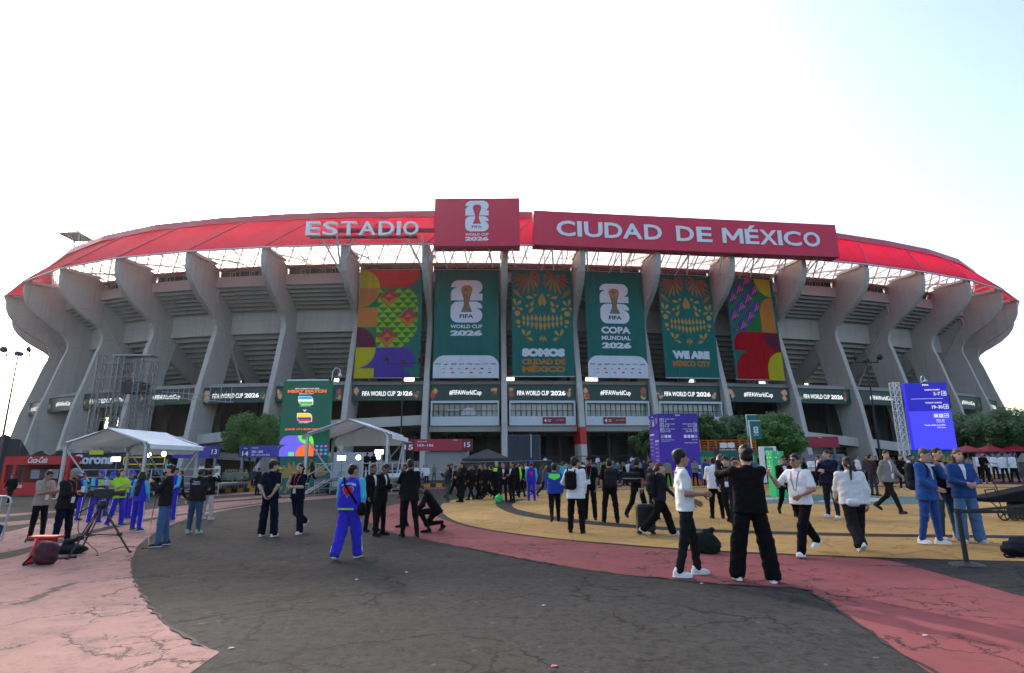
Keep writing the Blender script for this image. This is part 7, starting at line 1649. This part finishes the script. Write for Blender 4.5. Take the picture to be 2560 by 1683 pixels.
# ================================================================ equipment on the ground
# TV camera on tripod
P = gpt(215, 1392); P.y += .25; e = empty('tripod', P, label='black camera tripod with spread legs on the pink paving', cat='tripod')
hd = P+Vector((0, 0, 1.02))
for a in (-100, 20, 150):
    f = P+Vector((.62*math.cos(R_(a)), .62*math.sin(R_(a)), 0)); m = MB(); kn = hd.lerp(f, .62); side = Vector((-math.sin(R_(a)), math.cos(R_(a)), 0))*.03
    m.tube(hd+side-Vector((0, 0, .06)), kn+side, .014, n=6); m.tube(hd-side-Vector((0, 0, .06)), kn-side, .014, n=6); m.tube(kn-Vector((0, 0, .02)), f, .018, n=6); m.obox(kn, (.035, 0, 0), (0, .035, 0), (0, 0, .035)); m.lathe(f, [(.035, 0), (.03, .03), (.01, .05)], 8); m.build('leg', BLACK, e)
    m = MB(); m.tube(P+Vector((0, 0, .40)), kn-Vector((0, 0, .02)), .012, n=5); m.build('spreader', BLACK, e)
m = MB(); m.lathe(hd-Vector((0, 0, .1)), [(.06, 0), (.09, .06), (.08, .12), (.05, .16)], 12); m.build('head_bowl', BLACK, e); m = MB(); m.tube(hd+Vector((-.05, 0, .05)), hd+Vector((-.50, -.1, -.24)), .014, n=6); m.build('pan_bar', BLACK, e)
e2 = empty('video_camera', hd+Vector((0, 0, .07)), label='black broadcast video camera on the tripod', cat='camera'); B0 = hd+Vector((0, 0, .2)); dr = Vector((.94, .34, 0)).normalized(); sd = Vector((-dr.y, dr.x, 0))
m = MB(); m.obox(B0, dr*.17, sd*.07, (0, 0, .095)); m.build('camera_body', BLACK, e2, bevel=.01); m = MB(); m.lathe(B0+dr*.18, [(.055, 0), (.055, .1), (.07, .12), (.07, .2)], 12, dr); m.build('lens', BLACK, e2); m = MB(); m.obox(B0-dr*.12+Vector((0, 0, .14)), dr*.14, sd*.02, (0, 0, .018)); m.tube(B0+dr*.05+Vector((0, 0, .08)), B0+dr*.05+Vector((0, 0, .15)), .015, n=6); m.build('top_handle', BLACK, e2); m = MB(); m.obox(B0-dr*.24, dr*.05, sd*.055, (0, 0, .075)); m.build('battery', BLACK, e2, bevel=.01)
m = MB(); m.obox(B0+sd*.02+Vector((0, 0, .22)), dr*.06, sd*.05, (0, 0, .05)); m.build('light_box', paint((.35, .36, .38), .5), e2)
m = MB(); m.tube(B0-sd*.1-dr*.25, B0-sd*.1-dr*.42+Vector((0, 0, .03)), .025, n=8); m.build('viewfinder', BLACK, e2)
def cable(pts, label, r=.009):
    q = [Vector(p) for p in pts]; out = []
    for i in range(len(q)-1):
        P4 = [q[max(i-1, 0)], q[i], q[i+1], q[min(i+2, len(q)-1)]]
        for j in range(8):
            t = j/8; out.append(.5*((2*P4[1])+(P4[2]-P4[0])*t+(2*P4[0]-5*P4[1]+4*P4[2]-P4[3])*t*t+(3*P4[1]-P4[0]-3*P4[2]+P4[3])*t**3))
    out.append(q[-1]); m = MB(); m.path(out, r, 5); return m.build('cable', BLACK, loc=q[0], label=label, cat='cable')
cable([B0-dr*.3, P+Vector((-.35, -.1, .5)), P+Vector((.12, -.15, .1))]+[gpt(x, y)+Vector((0, 0, .012)) for x, y in ((245, 1390), (290, 1372), (330, 1368), (360, 1372), (392, 1362))], 'thin black cable from the video camera across the pink paving')
cable([wp_ for wp_ in (gpt(392, 1364)+Vector((0, 0, .012)), gpt(372, 1366)+Vector((0, 0, .012)), gpt(366, 1352)+Vector((0, .1, .5)), gpt(372, 1350)+Vector((0, .1, 1.1)))], 'black microphone cable hanging beside the reporter')
# red bag, black bag and stick
P = gpt(95, 1412); o = mesh_obj('rucksack', sdf_mesh(rbox((.12, 0, .20), .19, .12, .20, .12) + [('e', (.2, -.08, .16), (.12, .08, .12), None)], .018, .04, fold=(.008, 1)), paint((.045, .008, .014), .8, .8, 0, 0, 14.0), None); o.location = P; tag(o, 'dark red patterned rucksack beside the tripod', 'backpack')
m = MB(); m.path([(-.02, -.1, .05), (-.16, -.14, .02), (-.19, -.10, .04), (-.08, -.06, .16)], .018, 6); m.build('strap', cloth(BLK), o)
e = empty('folding_stool', P+Vector((-.22, .25, 0)), label='red folding case standing behind the dark red rucksack', cat='case'); q = e.location; m = MB(); m.solid([q+Vector(v) for v in ((-.16, -.1, 0), (.10, -.1, 0), (.10, .1, 0), (-.16, .1, 0))], [q+Vector(v) for v in ((-.02, -.1, .44), (.26, -.1, .44), (.26, .1, .44), (-.02, .1, .44))]); m.build('case', paint((.5, .012, .012), .5), e, bevel=.02)
m = MB(); m.obox(q+Vector((.1, 0, .465)), (.26, 0, 0), (0, .13, 0), (0, 0, .022)); m.build('lid', paint((.55, .014, .014), .5), e, bevel=.01); m = MB(); m.tube(q+Vector((-.18, -.12, .45)), q+Vector((-.2, -.12, .38)), .015, n=6); m.build('clasp', BLACK, e)
P = gpt(165, 1385); o = mesh_obj('camera_bag', sdf_mesh([('e', (.1, 0, .09), (.30, .17, .10), None), ('e', (-.02, .05, .2), (.10, .12, .10), None), ('c', (.0, .0, .24), (.2, .05, .30), .02, .06)], .02, .05, fold=(.012, 3)), cloth((.013, .014, .02)), None); o.location = P; tag(o, 'open black camera bag lying behind the tripod', 'bag')
A, B = gpt(130, 1402), gpt(186, 1396); m = MB(); m.tube(A+Vector((0, 0, .03)), B+Vector((0, 0, .03)), .022, n=8); m.tube(B+Vector((0, 0, .03)), B+(B-A).normalized()*.03+Vector((0, 0, .03)), .035, n=8); m.build('light_stand', BLACK, loc=A, label='folded black stand lying on the pink paving', cat='stand')
# suitcase
P = gpt(1616, 1336); e = empty('suitcase', P, label='black ribbed wheeled suitcase behind the red-haired woman', cat='suitcase'); m = MB(); m.box((P.x-.20, P.y-.13, P.z+.06), (P.x+.20, P.y+.13, P.z+.68)); SU = paint((.014, .014, .016), .35); m.build('shell', SU, e, bevel=.04)
for i in range(9): m = MB(); m.box((P.x-.212, P.y-.14, P.z+.12+i*.06), (P.x+.212, P.y+.14, P.z+.145+i*.06)); m.build('rib', SU, e, bevel=.008)
for x in (-.16, .16):
    for y in (-.1, .1): m = MB(); m.lathe((P.x+x, P.y+y-.015, P.z+.035), [(.035, 0), (.035, .03)], 10, (0, 1, 0)); m.build('wheel', BLACK, e)
m = MB(); m.path([P+Vector((-.1, .08, .66)), P+Vector((-.1, .08, 1.02)), P+Vector((.1, .08, 1.02)), P+Vector((.1, .08, .66))], .012); m.build('handle', ALU, e)
P = gpt(1768, 1383); o = mesh_obj('holdall', sdf_mesh([('e', (0, 0, .17), (.24, .17, .19), None), ('c', (-.12, 0, .3), (.12, .03, .40), .06, .05), ('e', (.05, -.1, .1), (.16, .1, .11), None)], .02, .06, fold=(.012, 5)), cloth((.008, .016, .014)), None); o.location = P; tag(o, 'dark green holdall on the ground behind the white polo man', 'bag')
P = gpt(2548, 1392); o = mesh_obj('day_bag', sdf_mesh([('e', (.05, 0, .12), (.30, .2, .13), None), ('e', (.1, .05, .2), (.2, .15, .1), None)], .02, .05, fold=(.012, 6)), cloth((.012, .014, .02)), None); o.location = P; tag(o, 'dark bag lying on the yellow paving at the right edge', 'bag'); m = MB(); m.path([(-.2, -.1, .1), (-.34, -.12, .05), (-.33, -.14, .02), (-.2, -.16, .02)], .014, 6); m.build('strap', cloth(BLK), o)
# stanchion with belt
P = gpt(2418, 1414); e = empty('stanchion', P, label='black belt barrier post on a round base at the right', cat='barrier'); T = at(2393, 1276, P.y); T = Vector((T.x, P.y, T.z)); m = MB(); m.lathe(P, [(.24, 0), (.23, .02), (.08, .05), (.04, .06)], 20); m.build('base', BLACK, e)
m = MB(); m.tube(P+Vector((0, 0, .04)), Vector((P.x, P.y, T.z)), .036, n=10); m.build('post', BLACK, e); T = Vector((P.x, P.y, T.z)); m = MB(); m.tube(T-Vector((0, 0, .06)), T+Vector((0, 0, .03)), .05, n=10); m.build('head', BLACK, e)
for dy, zz in ((1.8, .03), (-.6, -.03)):
    q = Vector((P.x+3.5, P.y+dy, T.z+.02)); m = MB(); m.solid([T+Vector((0, 0, -.045)), q+Vector((0, 0, -.045)), q+Vector((0, .004, -.045)), T+Vector((0, .004, -.045))], [T, q, q+Vector((0, .004, 0)), T+Vector((0, .004, 0))]); m.build('belt', BLACK, e)
# equipment cart at the right edge
P = gpt(2500, 1300); e = empty('equipment_cart', P, label='black folding equipment cart with spoked wheels at the right edge', cat='cart')
m = MB(); m.solid([P+Vector(v) for v in ((-.35, -.25, .45), (1.6, -.25, .45), (1.6, .35, .45), (-.35, .35, .45))], [P+Vector(v) for v in ((-.45, -.25, .56), (1.6, -.25, .95), (1.6, .35, .95), (-.45, .35, .56))]); m.build('tray', cloth((.013, .013, .015)), e, bevel=.02)
m = MB(); m.box((P.x+.45, P.y-.3, P.z), (P.x+1.4, P.y+.3, P.z+.44)); m.build('case', paint((.016, .016, .018), .6), e, bevel=.05)
for x in (-.1, .16):
    m = MB(); c0 = P+Vector((x, -.28, .17)); n_ = 18
    for i in range(n_):
        a0, a1 = 2*math.pi*i/n_, 2*math.pi*(i+1)/n_; m.tube(c0+Vector((.15*math.cos(a0), 0, .15*math.sin(a0))), c0+Vector((.15*math.cos(a1), 0, .15*math.sin(a1))), .02, n=5)
    for i in range(5): a0 = 2*math.pi*i/5; m.tube(c0, c0+Vector((.15*math.cos(a0), 0, .15*math.sin(a0))), .013, n=4)
    m.lathe(c0-Vector((0, .03, 0)), [(.03, 0), (.03, .06)], 8, (0, 1, 0)); m.build('wheel', BLACK, e)
m = MB(); m.path([P+Vector((-.35, -.2, .5)), P+Vector((-.42, -.2, .75)), P+Vector((-.15, -.2, .78)), P+Vector((-.05, -.2, .2))], .014); m.tube(P+Vector((-.35, -.2, .5)), P+Vector((-.05, -.2, .2)), .014, n=5); m.build('frame', BLACK, e)
m = MB(); m.tube(P+Vector((.12, 0, .6)), P+Vector((-.02, 0, 1.08)), .014, n=6); m.tube(P+Vector((.95, .1, .8)), P+Vector((.82, .1, 1.2)), .014, n=6); m.build('light_stands', BLACK, e)
# barrier end at the left edge
P = gpt(4, 1350); e = empty('crowd_barrier', P, label='end of a grey tubular crowd barrier at the left edge', cat='barrier'); m = MB(); m.path([P+Vector((0, 0, 0)), P+Vector((.07, 0, .95)), P+Vector((.03, 0, 1.05)), P+Vector((-.08, 0, 1.09)), P+Vector((-1.6, .3, 1.09))], .022, 8); m.build('frame', ALU, e)
for i in range(6): m = MB(); m.tube(P+Vector((-.2-.2*i, .04*i, .1)), P+Vector((-.2-.2*i, .04*i, 1.07)), .012, n=5); m.build('bar', ALU, e)
m = MB(); m.solid([P+Vector(v) for v in ((-.9, -.02, .1), (-.06, -.02, .05), (-.06, 0, .05), (-.9, 0, .1))], [P+Vector(v) for v in ((-.9, -.02, .7), (.0, -.02, .35), (.0, 0, .35), (-.9, 0, .7))]); m.build('cloth', cloth((.03, .03, .08)), e)
# trench drain in the yellow paving
e = empty('trench_drain', gpt(1470, 1274), label='row of dark drain slots across the yellow paving', cat='drain')
for i in range(34):
    a = gpt(1397+i*7.2, 1274+.02*i); m = MB(); z = .018; m.solid([a+Vector((0, -.14, z-.012)), a+Vector((.03, -.14, z-.012)), a+Vector((.06, .14, z-.012)), a+Vector((.03, .14, z-.012))], [a+Vector((0, -.14, z)), a+Vector((.03, -.14, z)), a+Vector((.06, .14, z)), a+Vector((.03, .14, z))]); m.build('slot', BLACK, e)
# litter
for i, (x, y, c_) in enumerate(((1017, 1432, (.5, .52, .55)), (892, 1450, (.5, .5, .5)), (1755, 1460, (.6, .6, .6)), (1385, 1667, (.6, .15, .3)), (1360, 1515, (.45, .44, .42)), (578, 1622, (.5, .5, .5)), (2312, 1590, (.55, .5, .45)))):
    p = gpt(x, y); m = MB(); a = .03; m.poly([p+Vector((-a, -a*.6, .006)), p+Vector((a, -a*.3, .012)), p+Vector((a*.8, a*.7, .006)), p+Vector((-a*.5, a*.5, .014))]); m.build('litter', paint(c_, .6), loc=p, label='small scrap of paper litter on the %s' % ['asphalt left of the crouching man', 'asphalt by the heart jacket volunteer', 'asphalt below the white polo man', 'asphalt at the bottom, pinkish', 'asphalt in the middle foreground', 'asphalt by the pink paving tip', 'red paving at lower right'][i], cat='litter')
# ================================================================ thin bright haze in the air
def haze(density, aniso=.35):
    m = bpy.data.materials.new('haze'); m.use_nodes = True; nt = m.node_tree; nt.nodes.clear()
    o = nt.nodes.new('ShaderNodeOutputMaterial'); v = nt.nodes.new('ShaderNodeVolumePrincipled')
    v.inputs['Color'].default_value = (.95, .97, 1, 1); v.inputs['Density'].default_value = density; v.inputs['Anisotropy'].default_value = aniso
    nt.links.new(v.outputs[0], o.inputs['Volume'])
    try: m.cycles.homogeneous_volume = True
    except Exception: pass
    mb = MB(); mb.box((-190, -8, -6), (190, 175, 62)); return tag(mb.build('haze', m), 'thin pale haze hanging in the air', 'haze', kind='stuff')
haze(.00011, .6)
for o in bpy.data.objects: finish(o)
